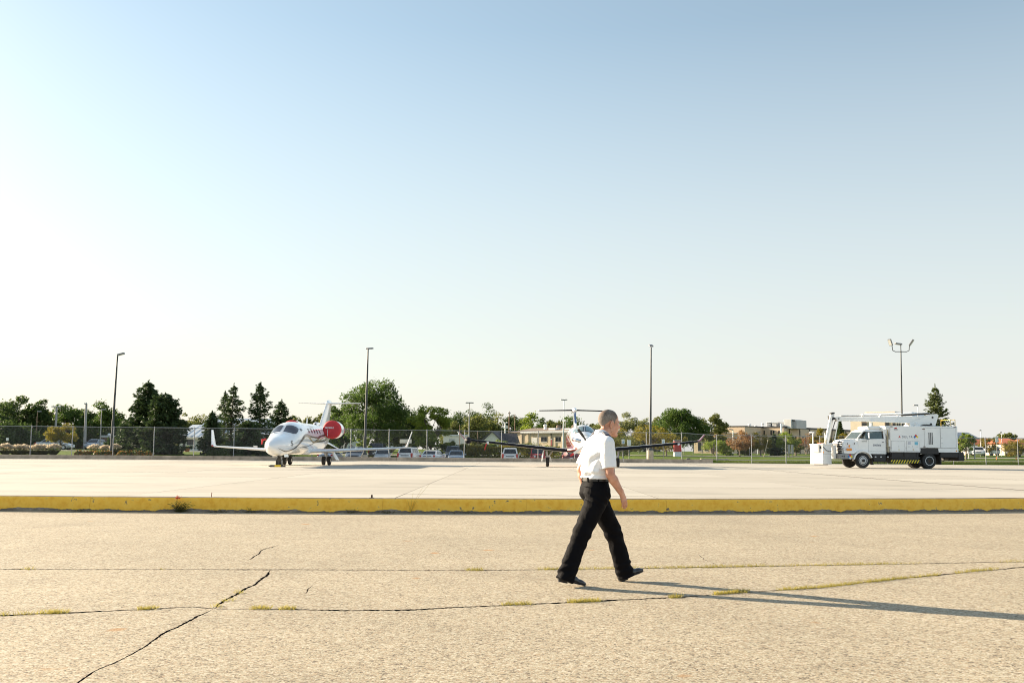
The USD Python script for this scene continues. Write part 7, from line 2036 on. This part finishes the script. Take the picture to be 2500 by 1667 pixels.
skin_m = usdkit.material(stage, '/World/Looks/skin', {
    'tc': ('texture_coordinate', {}), 'n': ('noise_texture', {'scale': 14.0, 'detail': 5.0}), 'n2': ('noise_texture', {'scale': 120.0, 'detail': 2.0}),
    'r': ('rgb_ramp', {'ramp': [(0.3, (0.40, 0.18, 0.11)), (0.5, (0.52, 0.26, 0.17)), (0.7, (0.60, 0.33, 0.23))]}),
    'b': ('bump', {'strength': 0.25, 'distance': 0.003}), 'p': ('principled_bsdf', {'roughness': 0.48, 'subsurface_weight': 0.12, 'subsurface_scale': 0.012})},
    [('tc.object', 'n.vector'), ('tc.object', 'n2.vector'), ('n.fac', 'r.fac'), ('r.color', 'p.base_color'), ('n2.fac', 'b.height'), ('b.normal', 'p.normal')], surface='p.BSDF')
hair_m = usdkit.material(stage, '/World/Looks/short_hair', {
    'tc': ('texture_coordinate', {}), 'mp': ('mapping', {'scale': (90.0, 160.0, 90.0)}), 'n': ('noise_texture', {'scale': 1.6, 'detail': 4.0}), 'n2': ('noise_texture', {'scale': 9.0, 'detail': 3.0}), 'm': ('mix_float', {'fac': 0.45}),
    'r': ('rgb_ramp', {'ramp': [(0.3, (0.05, 0.036, 0.028)), (0.5, (0.13, 0.10, 0.08)), (0.7, (0.34, 0.30, 0.27))]}),
    's': ('separate_xyz', {}), 'gz': ('map_range', {'from_min': 1.60, 'from_max': 1.72, 'to_min': 0.8, 'to_max': 0.0, 'clamp': True}), 'gm': ('mix_color', {'b': (0.27, 0.235, 0.21)}),
    'dv': ('vector_math', {'math_type': 'distance', 'vector2': (0.075, 0.0, 1.715)}), 'cr': ('map_range', {'from_min': 0.015, 'from_max': 0.06, 'to_min': 0.30, 'to_max': 0.0, 'clamp': True}), 'cm': ('mix_color', {'b': (0.40, 0.22, 0.15)}),
    'b': ('bump', {'strength': 0.6, 'distance': 0.005}), 'p': ('principled_bsdf', {'roughness': 0.75, 'specular_ior_level': 0.3})},
    [('tc.object', 's.vector'), ('s.z', 'gz.value'), ('gz.result', 'gm.fac'), ('r.color', 'gm.a'), ('tc.object', 'dv.vector1'), ('dv.value', 'cr.value'), ('cr.result', 'cm.fac'), ('gm.result', 'cm.a'), ('cm.result', 'p.base_color'), ('tc.object', 'mp.vector'), ('mp.vector', 'n.vector'), ('tc.object', 'n2.vector'), ('n.fac', 'm.a'), ('n2.fac', 'm.b'), ('m.result', 'r.fac'), ('n.fac', 'b.height'), ('b.normal', 'p.normal')], surface='p.BSDF')
shirt_m = M('white_shirt', (0.80, 0.80, 0.82), 0.75, var=0.02, scale=6, bump=0.15, bscale=60, sheen=0.2)
trouser_m = M('black_trousers', (0.004, 0.0036, 0.0048), 0.7, var=0.3, scale=10, bump=0.3, bscale=220, spec=0.07)
shoe_m = M('shoe_leather', (0.012, 0.010, 0.011), 0.28, var=0.1, coat=0.4)
belt_m = M('belt_leather', (0.014, 0.012, 0.012), 0.4)
tie_m = M('tie_cloth', (0.020, 0.014, 0.035), 0.6, var=0.2, scale=20)
epaulette_m = M('epaulette_cloth', (0.015, 0.012, 0.03), 0.7)
silver_m = M('silver_braid', (0.55, 0.55, 0.56), 0.4, metal=0.5)

PX, PY = 0.872, 10.33
man = thing('person', 'person in white short-sleeved uniform shirt and black trousers striding across the tarmac', 'person', (PX, PY, 0.0), 20.0)

hR, kR, aR = (0.0, -0.09, 0.93), (-0.205, -0.10, 0.505), (-0.375, -0.105, 0.125)
hL, kL, aL = (0.02, 0.09, 0.93), (0.25, 0.10, 0.50), (0.385, 0.105, 0.11)
sR, eR, wR = (0.035, -0.195, 1.42), (0.045, -0.245, 1.11), (0.185, -0.225, 0.915)
sL, eL, wL = (0.055, 0.195, 1.42), (-0.045, 0.262, 1.15), (-0.005, 0.24, 0.915)
HC = np.array([0.155, 0.0, 1.632])
HY = math.radians(3)
HP = math.radians(4)
HR_ = rotz(HY) @ roty(HP)
HS = 1.08
hd = lambda x, y, z: HC + HR_ @ (HS * np.array([x, y, z]))

B = Field((-0.52, -0.36, 0.0), (0.50, 0.36, 1.82), 0.006)
# trunk and legs, inside the clothes
B.cone((0, 0, 0.98), (0.03, 0, 1.25), 0.085, 0.09, 0.03, (1, 1.45, 1)).cone((0.03, 0, 1.25), (0.05, 0, 1.38), 0.09, 0.085, 0.03, (1, 1.5, 1))
for h_, k_, a_ in ((hR, kR, aR), (hL, kL, aL)):
    B.cone(h_, k_, 0.075, 0.05, 0.02).cone(k_, a_, 0.05, 0.034, 0.02)
    B.cone(a_, np.array(a_) + [0.05, 0, -0.03], 0.03, 0.022, 0.02)
for s_, e_, w_ in ((sR, eR, wR), (sL, eL, wL)):
    B.cone(np.array(s_) + [0, 0, -0.01], e_, 0.058, 0.045, 0.02)
    m_ = np.array(e_) * 0.72 + np.array(w_) * 0.28
    B.cone(e_, m_, 0.043, 0.047, 0.015).cone(m_, w_, 0.047, 0.029, 0.012)
# neck and head
B.cone((0.055, 0, 1.44), (0.135, 0, 1.57), 0.070, 0.065, 0.03).cone((0.05, -0.14, 1.43), (0.07, 0, 1.50), 0.045, 0.055, 0.03).cone((0.05, 0.14, 1.43), (0.07, 0, 1.50), 0.045, 0.055, 0.03)
B.ball(hd(-0.012, 0, 0.032), (0.101, 0.079, 0.093), 0.015, HR_)
B.ball(hd(0.030, 0, -0.035), (0.066, 0.063, 0.088), 0.025, HR_)
for s in (-1, 1):
    B.cone(hd(-0.012, s * 0.052, -0.062), hd(0.066, s * 0.014, -0.108), 0.024, 0.022, 0.02)
    B.ball(hd(0.062, s * 0.040, -0.030), (0.020, 0.020, 0.024), 0.02, HR_)
    B.ball(hd(-0.014, s * 0.083, -0.018), (0.026, 0.011, 0.038), 0.004, HR_ @ roty(0.2) @ rotz(s * -0.42))
    B.ball(hd(-0.006, s * 0.092, -0.014), (0.011, 0.007, 0.020), 0.006, HR_ @ roty(0.2), cut=True)
    B.ball(hd(0.090, s * 0.030, -0.004), (0.010, 0.014, 0.008), 0.008, HR_, cut=True)
B.ball(hd(0.082, 0, 0.016), (0.014, 0.048, 0.011), 0.012, HR_)
B.ball(hd(0.072, 0, -0.112), (0.022, 0.024, 0.018), 0.015, HR_)
B.cone(hd(0.092, 0, 0.004), hd(0.112, 0, -0.036), 0.008, 0.013, 0.010)
for s in (-1, 1):
    B.ball(hd(0.104, s * 0.011, -0.040), (0.011, 0.009, 0.008), 0.008, HR_)
B.ball(hd(0.090, 0, -0.066), (0.012, 0.024, 0.006), 0.006, HR_).ball(hd(0.089, 0, -0.078), (0.012, 0.021, 0.006), 0.006, HR_)
body_v, body_f = B.skin(2)


def hand(w, d, a, side, curl=1.0):
    """A hand from the wrist w: d along it, a towards the thumb; palm, four fingers of unequal length and a thumb."""
    w, d, a = (np.array(q, float) for q in (w, d, a))
    d /= np.linalg.norm(d); a -= d * (a @ d); a /= np.linalg.norm(a)
    n = np.cross(d, a) * side        # towards the palm
    H = Field(np.minimum(w, w + d * 0.2) - 0.11, np.maximum(w, w + d * 0.2) + 0.11, 0.0032)
    H.cone(w - d * 0.03, w + d * 0.012, 0.029, 0.026, 0.01)
    kn = [w + d * (0.088 - 0.004 * abs(i - 1)) + a * (0.027 - 0.018 * i) for i in range(4)]
    for i in range(4):
        H.cone(w + d * 0.012 + a * (0.014 - 0.009 * i), kn[i], 0.0145, 0.0115, 0.012)
        L = (0.074, 0.083, 0.077, 0.060)[i]
        p, g = kn[i], d.copy()
        for j, (fr, ang) in enumerate(((0.45, 0.30 + 0.07 * i), (0.30, 0.42), (0.25, 0.30))):
            ang *= curl
            g = g * math.cos(ang) + n * math.sin(ang)
            nn = n - g * (n @ g); n_ = nn / np.linalg.norm(nn)
            q = p + g * L * fr
            H.cone(p, q, 0.0092 - 0.0008 * j, 0.0086 - 0.0008 * j, 0.003)
            p = q
    t0 = w + d * 0.022 + a * 0.020 + n * 0.006
    t1 = t0 + d * 0.034 + a * 0.020 + n * 0.010
    t2 = t1 + d * 0.030 + a * 0.006 + n * 0.010
    t3 = t2 + d * 0.022 + n * 0.006
    H.cone(t0, t1, 0.016, 0.0115, 0.010).cone(t1, t2, 0.0105, 0.0098, 0.004).cone(t2, t3, 0.0095, 0.0080, 0.003)
    return H.skin(2)


hR_m = hand(wR, (0.36, 0.06, -0.93), (0.9, 0.25, 0.3), -1, 0.6)
hL_m = hand(wL, (0.16, -0.10, -0.96), (0.95, 0.0, 0.2), 1)
def solid(m):
    return m3.Manifold(m3.Mesh(np.ascontiguousarray(m[0], np.float32), np.ascontiguousarray(m[1], np.uint32)))
try:
    u_ = solid((body_v, body_f)) + solid(hR_m) + solid(hL_m)
    u_ = u_.to_mesh()
    if len(u_.tri_verts) < 1000:
        raise ValueError
    bm_ = (u_.vert_properties[:, :3].astype(float), u_.tri_verts.astype(int))
except Exception:
    bm_ = cat_([(body_v, body_f), hR_m, hL_m])
body = obj('body', bm_, skin_m, man, smooth=True)
for s in (-1, 1):
    obj('eye', xf(trimesh.creation.icosphere(2, 0.0115), None, hd(0.083, s * 0.031, -0.004)), M('eye_white', (0.6, 0.58, 0.55), 0.2), man, smooth=True)
    obj('eyebrow', tube([hd(0.094, s * 0.014, 0.017), hd(0.094, s * 0.032, 0.022), hd(0.080, s * 0.050, 0.016)], [0.004, 0.005, 0.003], 6), M('brow_hair', (0.05, 0.035, 0.025), 0.8), man)
# hair: close-cropped, thin on the crown, grey at the sides
Hh = Field(HC - 0.16, HC + 0.16, 0.004)
Hh.ball(hd(-0.0125, 0, 0.033), (0.1032, 0.0812, 0.0952), 0.005, HR_)
def hairline(P):
    q = (P - HC) @ HR_ / HS
    x, y, z = q[..., 0], np.abs(q[..., 1]), q[..., 2]
    side = 0.02 - 1.15 * np.clip(-x - 0.030, 0, 0.055) - 0.4 * np.clip(x - 0.03, 0, 1) * 0 + 0.9 * np.clip(x - 0.02, 0, 1)
    burn = np.where((x > -0.002) & (x < 0.026), -0.028, side)
    low = np.minimum(side, burn)
    front = x - (0.072 - 0.9 * np.clip(z - 0.05, 0, 1) * 0.3 - 0.30 * np.abs(y - 0.0))
    return np.maximum((low - z) * 0.7, front * 0.7)
Hh.keep(hairline)
Hh.near(lambda P: 0.0035 * fb(P, 90, 3) + 0.003 * fb(P, 30, 4))
obj('hair', Hh.skin(1), hair_m, man, smooth=True)

# trousers
T = Field((-0.54, -0.36, 0.02), (0.56, 0.36, 1.09), 0.006)
T.cone((-0.005, 0, 0.97), (-0.002, 0, 1.06), 0.128, 0.128, 0.02, (1, 1.30, 1))
T.ball((-0.055, -0.07, 0.925), (0.095, 0.10, 0.12), 0.03).ball((-0.045, 0.07, 0.925), (0.095, 0.10, 0.12), 0.03)
hemR, hemL = np.array(aR) + [-0.015, 0, -0.055], np.array(aL) + [0.005, 0, -0.055]
for h_, k_, hem in ((hR, kR, hemR), (hL, kL, hemL)):
    T.cone(np.array(h_) + [0, 0, -0.02], k_, 0.118, 0.088, 0.035).cone(k_, hem, 0.084, 0.092, 0.03, (1.0, 0.92, 1))
for k_, hem in ((kR, hemR), (kL, hemL)):
    d = (hem - np.array(k_)); d /= np.linalg.norm(d)
    c = hem + d * 0.0
    s, P = T.region(c - 0.16, c + 0.16, 0)
    T.D[s] = np.maximum(T.D[s], np.where(np.linalg.norm(P - c, axis=-1) < 0.15, (P - c) @ d - 0.004, -1))
def folds(P):
    z = P[:, 2]
    out = 0.014 * fb(P, (7, 7, 2.6), 21) + 0.007 * np.abs(fb(P, (15, 15, 5), 22)) * 2 - 0.003
    for k_, up, lo in ((kR, hR, hemR), (kL, hL, hemL)):
        k_, lo = np.array(k_), np.array(lo)
        near = np.exp(-(((P - k_) ** 2).sum(1)) / 0.020)
        out += near * 0.009 * np.sin((P[:, 2] * 55 + P[:, 0] * 30) + 6 * fb(P, 5, 23))
        br = np.exp(-(((P - lo - [0.0, 0, 0.07]) ** 2).sum(1)) / 0.012)
        out += br * 0.012 * np.sin(P[:, 2] * 75 - P[:, 0] * 25 + 7 * fb(P, 6, 24))
        # pressed crease down the front of each leg
    g = np.exp(-((z - 0.86) ** 2) / 0.006)
    out += g * 0.006 * np.sin(P[:, 0] * 60 + z * 70 + 5 * fb(P, 6, 25))
    return out * np.clip((1.0 - z) / 0.08 + 0.25, 0, 1)
T.near(folds)
T.keep(lambda P: P[..., 2] - 1.062)
tr_ = obj('trousers', T.skin(1), trouser_m, man, smooth=True)
obj('back_pocket', tube([(-0.150, -0.115, 0.985), (-0.150, -0.085, 0.983), (-0.156, -0.05, 0.982)], 0.004, 5), trouser_m, tr_)
ring = np.linspace(0, 2 * math.pi, 48, endpoint=False)
bl_ = [np.stack([-0.003 + (0.130 + o) * np.cos(ring), (0.168 + o) * np.sin(ring), np.full(48, z)], 1) for o, z in ((0.0, 1.034), (0.005, 1.036), (0.005, 1.068), (0.0, 1.070))]
belt = obj('belt', loft(bl_, True), belt_m, man)
obj('buckle', rbox(0.128, 0.140, -0.03, 0.03, 1.034, 1.071, 0.004), M('bare_steel', None), belt)
for a in (2.2, 2.9, 3.6, 4.4, 5.4, 0.7):
    obj('belt_loop', xf(box(0.0, 0.009, -0.006, 0.006, 1.028, 1.076), rotz(a), (-0.003 + 0.130 * math.cos(a), 0.168 * math.sin(a), 0)), trouser_m, belt)

# shirt
S = Field((-0.24, -0.40, 1.03), (0.27, 0.40, 1.56), 0.0055)
S.cone((-0.002, 0, 1.05), (0.012, 0, 1.16), 0.132, 0.142, 0.02, (1, 1.26, 1)).cone((0.012, 0, 1.16), (0.026, 0, 1.31), 0.142, 0.140, 0.03, (1, 1.34, 1))
S.cone((0.026, 0, 1.31), (0.042, 0, 1.40), 0.138, 0.098, 0.03, (1, 1.5, 1))
S.cone((0.050, 0, 1.43), (0.070, 0, 1.50), 0.085, 0.070, 0.03, (1, 1.1, 1))
for s_, e_, f_ in ((sR, eR, 0.80), (sL, eL, 0.86)):
    s_, e_ = np.array(s_), np.array(e_)
    en = s_ + (e_ - s_) * f_
    S.cone((0.05, s_[1] * 0.45, 1.468), s_ + [0, 0, -0.005], 0.05, 0.072, 0.03)
    S.cone(s_ + [0, 0, -0.01], en, 0.076, 0.072, 0.02)
    d = (e_ - s_) / np.linalg.norm(e_ - s_)
    sg_, P = S.region(en - 0.13, en + 0.13, 0)
    w_in = (np.linalg.norm(P - en - d * 0.03, axis=-1) < 0.105) & (np.abs(P[..., 1]) > 0.185)
    S.D[sg_] = np.maximum(S.D[sg_], np.where(w_in, (P - en) @ d, -1))
def sfold(P):
    z = P[:, 2]
    o = 0.014 * np.abs(fb(P, (9, 9, 5), 31)) * 2 - 0.006 + 0.005 * fb(P, (20, 20, 12), 32)
    o += 0.010 * np.exp(-((z - 1.10) / 0.06) ** 2) * np.sin(z * 90 + P[:, 1] * 18 + 8 * fb(P, 5, 33))
    arm = np.exp(-(((P[:, 1] + 0.16) / 0.05) ** 2 + ((z - 1.30) / 0.09) ** 2))
    o += 0.008 * arm * np.sin(P[:, 0] * 60 - z * 55)
    o += 0.006 * np.exp(-((P[:, 0] + 0.11) / 0.05) ** 2) * np.sin(P[:, 1] * 50 + z * 22 + 4 * fb(P, 4, 34))
    return o
S.near(sfold)
S.keep(lambda P: 1.058 - P[..., 2])
shirt = obj('shirt', S.skin(2), shirt_m, man, smooth=True)
# collar: a band that stands behind the neck and folds over
def collar_ring(r, dz, q):
    a = ring
    return np.stack([0.082 + r * 1.02 * np.cos(a) - q * 0.004, r * np.sin(a), 1.502 + dz - 0.030 * np.cos(a)], 1)
obj('collar', loft([collar_ring(0.086, -0.028, 0), collar_ring(0.090, -0.022, 0), collar_ring(0.080, 0.022, 0), collar_ring(0.075, 0.026, 0), collar_ring(0.070, 0.020, 0), collar_ring(0.070, -0.02, 0)], False), shirt_m, shirt, smooth=50)
for s in (-1, 1):
    obj('collar_point', plate([(0.150, s * 0.030, 1.478), (0.166, s * 0.075, 1.445), (0.130, s * 0.082, 1.470), (0.110, s * 0.076, 1.492)], 0.006), shirt_m, shirt)
    ep_c = np.array([0.052, s * 0.150, 1.512])
    Re = rotx(s * -0.42)
    e_ = obj('epaulette', xf(rbox(-0.026, 0.026, -0.062, 0.058, -0.008, 0.006, 0.005), Re, ep_c), epaulette_m, shirt)
    for k in (-0.035, -0.015, 0.005):
        obj('braid', xf(box(-0.0265, 0.0265, s * k - 0.0045, s * k + 0.0045, 0.0055, 0.0085), Re, ep_c), silver_m, e_)
obj('chest_pocket', xf(rbox(0.0, 0.008, -0.045, 0.045, -0.06, 0.06, 0.003), rotz(-0.45), (0.158, -0.085, 1.29)), shirt_m, shirt)
# tie
tz = np.array([1.462, 1.43, 1.36, 1.28, 1.20, 1.13, 1.08, 1.045])
tf = np.array([0.163, 0.170, 0.182, 0.188, 0.190, 0.193, 0.196, 0.188])
tw = np.array([0.016, 0.014, 0.022, 0.028, 0.034, 0.040, 0.042, 0.004])
obj('tie', loft([[(f, w, z), (f + 0.008, w * 0.9, z), (f + 0.008, -w * 0.9, z), (f, -w, z)] for f, w, z in zip(tf, tw, tz)]), tie_m, man)
# shoes: sole, heel and upper
def shoe(heel, pitch, yaw, nm='shoe'):
    U = Field((-0.07, -0.07, 0.0), (0.30, 0.07, 0.16), 0.0042)
    U.cone((0.0, 0, 0.055), (0.05, 0, 0.085), 0.036, 0.042, 0.02).cone((0.04, 0, 0.075), (0.13, 0, 0.055), 0.042, 0.036, 0.02)
    U.cone((0.10, 0, 0.048), (0.215, -0.004, 0.036), 0.036, 0.026, 0.02, (1, 1.18, 1)).cone((0.20, -0.004, 0.038), (0.245, -0.006, 0.032), 0.026, 0.019, 0.015, (1, 1.25, 1))
    U.cone((-0.01, 0, 0.045), (0.02, 0, 0.05), 0.034, 0.036, 0.01)
    U.keep(lambda P: 0.024 - P[..., 2])
    R = rotz(yaw) @ roty(-pitch)
    s = obj(nm, xf(U.skin(2), R, heel), shoe_m, man, smooth=True)
    out = sg.LineString([(-0.005, 0), (0.06, 0.0), (0.12, -0.002), (0.19, -0.004), (0.225, -0.005)]).buffer(0.036)
    out = out.union(sg.Point(0.18, -0.004).buffer(0.044)).buffer(0.02).buffer(-0.02)
    obj('sole', xf(extrude(out, 0.011, 0.0155), R, heel), M('shoe_sole', (0.02, 0.018, 0.017), 0.8), s)
    obj('heel_block', xf(extrude(sg.LineString([(0.0, 0), (0.035, 0)]).buffer(0.034), 0.0155), R, heel), M('shoe_sole', None), s)
    return s
shoe((-0.430, -0.105, 0.047), -0.235, -0.05)
shoe((0.352, 0.105, 0.004), 0.30, 0.06)
# ================================================================ weeds and litter at the kerb
weed_m = leafmat('weed_blade', [(0.06, 0.06, 0.015), (0.13, 0.12, 0.03), (0.28, 0.22, 0.08)], 0.4)
def weed(name, label, u, h, w, n, seed, flowers=False, lean=0.5):
    rng = np.random.default_rng(seed)
    x = gx(u, 21.3, 1245)
    y = float(kerb_y(x)) - 0.03
    t = thing(name, label, 'weed', (x, y, 0.0))
    P, D, L = [], [], []
    for i in range(n):
        a = rng.normal(0, 0.55) + lean * 0.25
        q = np.array([rng.normal(0, w * 0.22), rng.uniform(-0.10, 0.0), 0])
        Lb = h * rng.uniform(0.4, 1.1)
        d = np.array([math.sin(a), rng.normal(-0.15, 0.2), math.cos(a)])
        for k in range(4):
            e = q + d * Lb / 4
            P.append((q + e) / 2); D.append(e - q); L.append(np.linalg.norm(e - q) * 1.1)
            q = e; d = d + [0.12 * np.sign(a), 0, -0.16]
    P, D = np.array(P), np.array(D)
    obj('blades', quad_cloud(P, D, rng.normal(size=(len(P), 3)) * [0.4, 1, 0.2] + [0, -1, 0], np.array(L), 0.009), weed_m, t, smooth=False)
    if flowers:
        st = np.array([-0.09, -0.02, 0.0])
        obj('flower_stem', tube([st + [0, 0, 0], st + [0.0, 0, 0.2], st + [0.01, 0, h * 0.98]], 0.004, 5), weed_m, t)
        c = rng.normal(0, 0.018, (40, 3)) * [1.6, 1, 0.9] + st + [0.015, 0, h * 1.0]
        obj('blossom', quad_cloud(c, rng.normal(size=(40, 3)), rng.normal(size=(40, 3)), 0.028, 0.022), leafmat('red_blossom', [(0.40, 0.06, 0.02), (0.62, 0.14, 0.05), (0.6, 0.25, 0.12)], 0.3), t, smooth=False)
weed('weed_clump', 'grassy weed clump with a red blossom against the yellow kerb', 452, 0.30, 0.30, 100, 1, True)
for i, (u, h, n, lab) in enumerate([(217, 0.09, 26, 'low dark weed tuft at the kerb foot left of the red-flowered clump'), (545, 0.10, 30, 'small weed tuft at the kerb foot just right of the red-flowered clump'), (617, 0.14, 26, 'sparse weed at the kerb foot between the clump and the thin stalks'),
                                    (860, 0.11, 34, 'low weed tuft at the kerb foot below the small stump'), (945, 0.10, 40, 'spreading weed along the kerb foot left of the tall thin stalks'), (1130, 0.10, 22, 'small weed at the kerb foot left of the person')]):
    weed('kerb_weed', lab, u, h, 0.5, n, 10 + i)
x = gx(1003, 21.4, 1245)
t = thing('grass_stalk', 'tall thin dry grass stalks leaning over the kerb left of the person', 'weed', (x, float(kerb_y(x)) - 0.02, 0.0))
for k, (a, L) in enumerate(((0.55, 0.78), (0.42, 0.62), (0.12, 0.45), (-0.2, 0.30))):
    obj('stalk', tube([(0, 0, 0), (0.4 * L * math.sin(a), 0, 0.5 * L * math.cos(a)), (L * math.sin(a), 0.0, L * 0.95 * math.cos(a))], [0.003, 0.0025, 0.0015], 5), grass_m, t)
x = gx(527, 21.6, 1205)
t = thing('thin_stake', 'short thin reddish stake standing on the kerb top', 'stake', (x, float(kerb_y(x)) + 0.22, APZ + 0.008))
obj('shaft', tube([(0, 0, 0), (0.004, 0, 0.085)], 0.008, 6), M('stake_red', (0.30, 0.10, 0.05), 0.8), t)
obj('tip', disc_stack([(0.009, 0.085), (0.010, 0.09), (0.004, 0.1)], 'z', 6, (0.004, 0, 0)), M('stake_red', None), t)
x = gx(912, 21.7, 1208)
t = thing('iron_stump', 'small dark iron stump on the kerb top above the weeds', 'stump', (x, float(kerb_y(x)) + 0.2, APZ + 0.008))
obj('shaft', disc_stack([(0.022, 0), (0.02, 0.06), (0.012, 0.075)], 'z', 8, (0, 0, 0)), M('rusty_iron', (0.08, 0.05, 0.035), 0.8), t)
obj('foot', box(-0.05, 0.05, -0.04, 0.04, 0, 0.012, 0.004), M('rusty_iron', None), t)
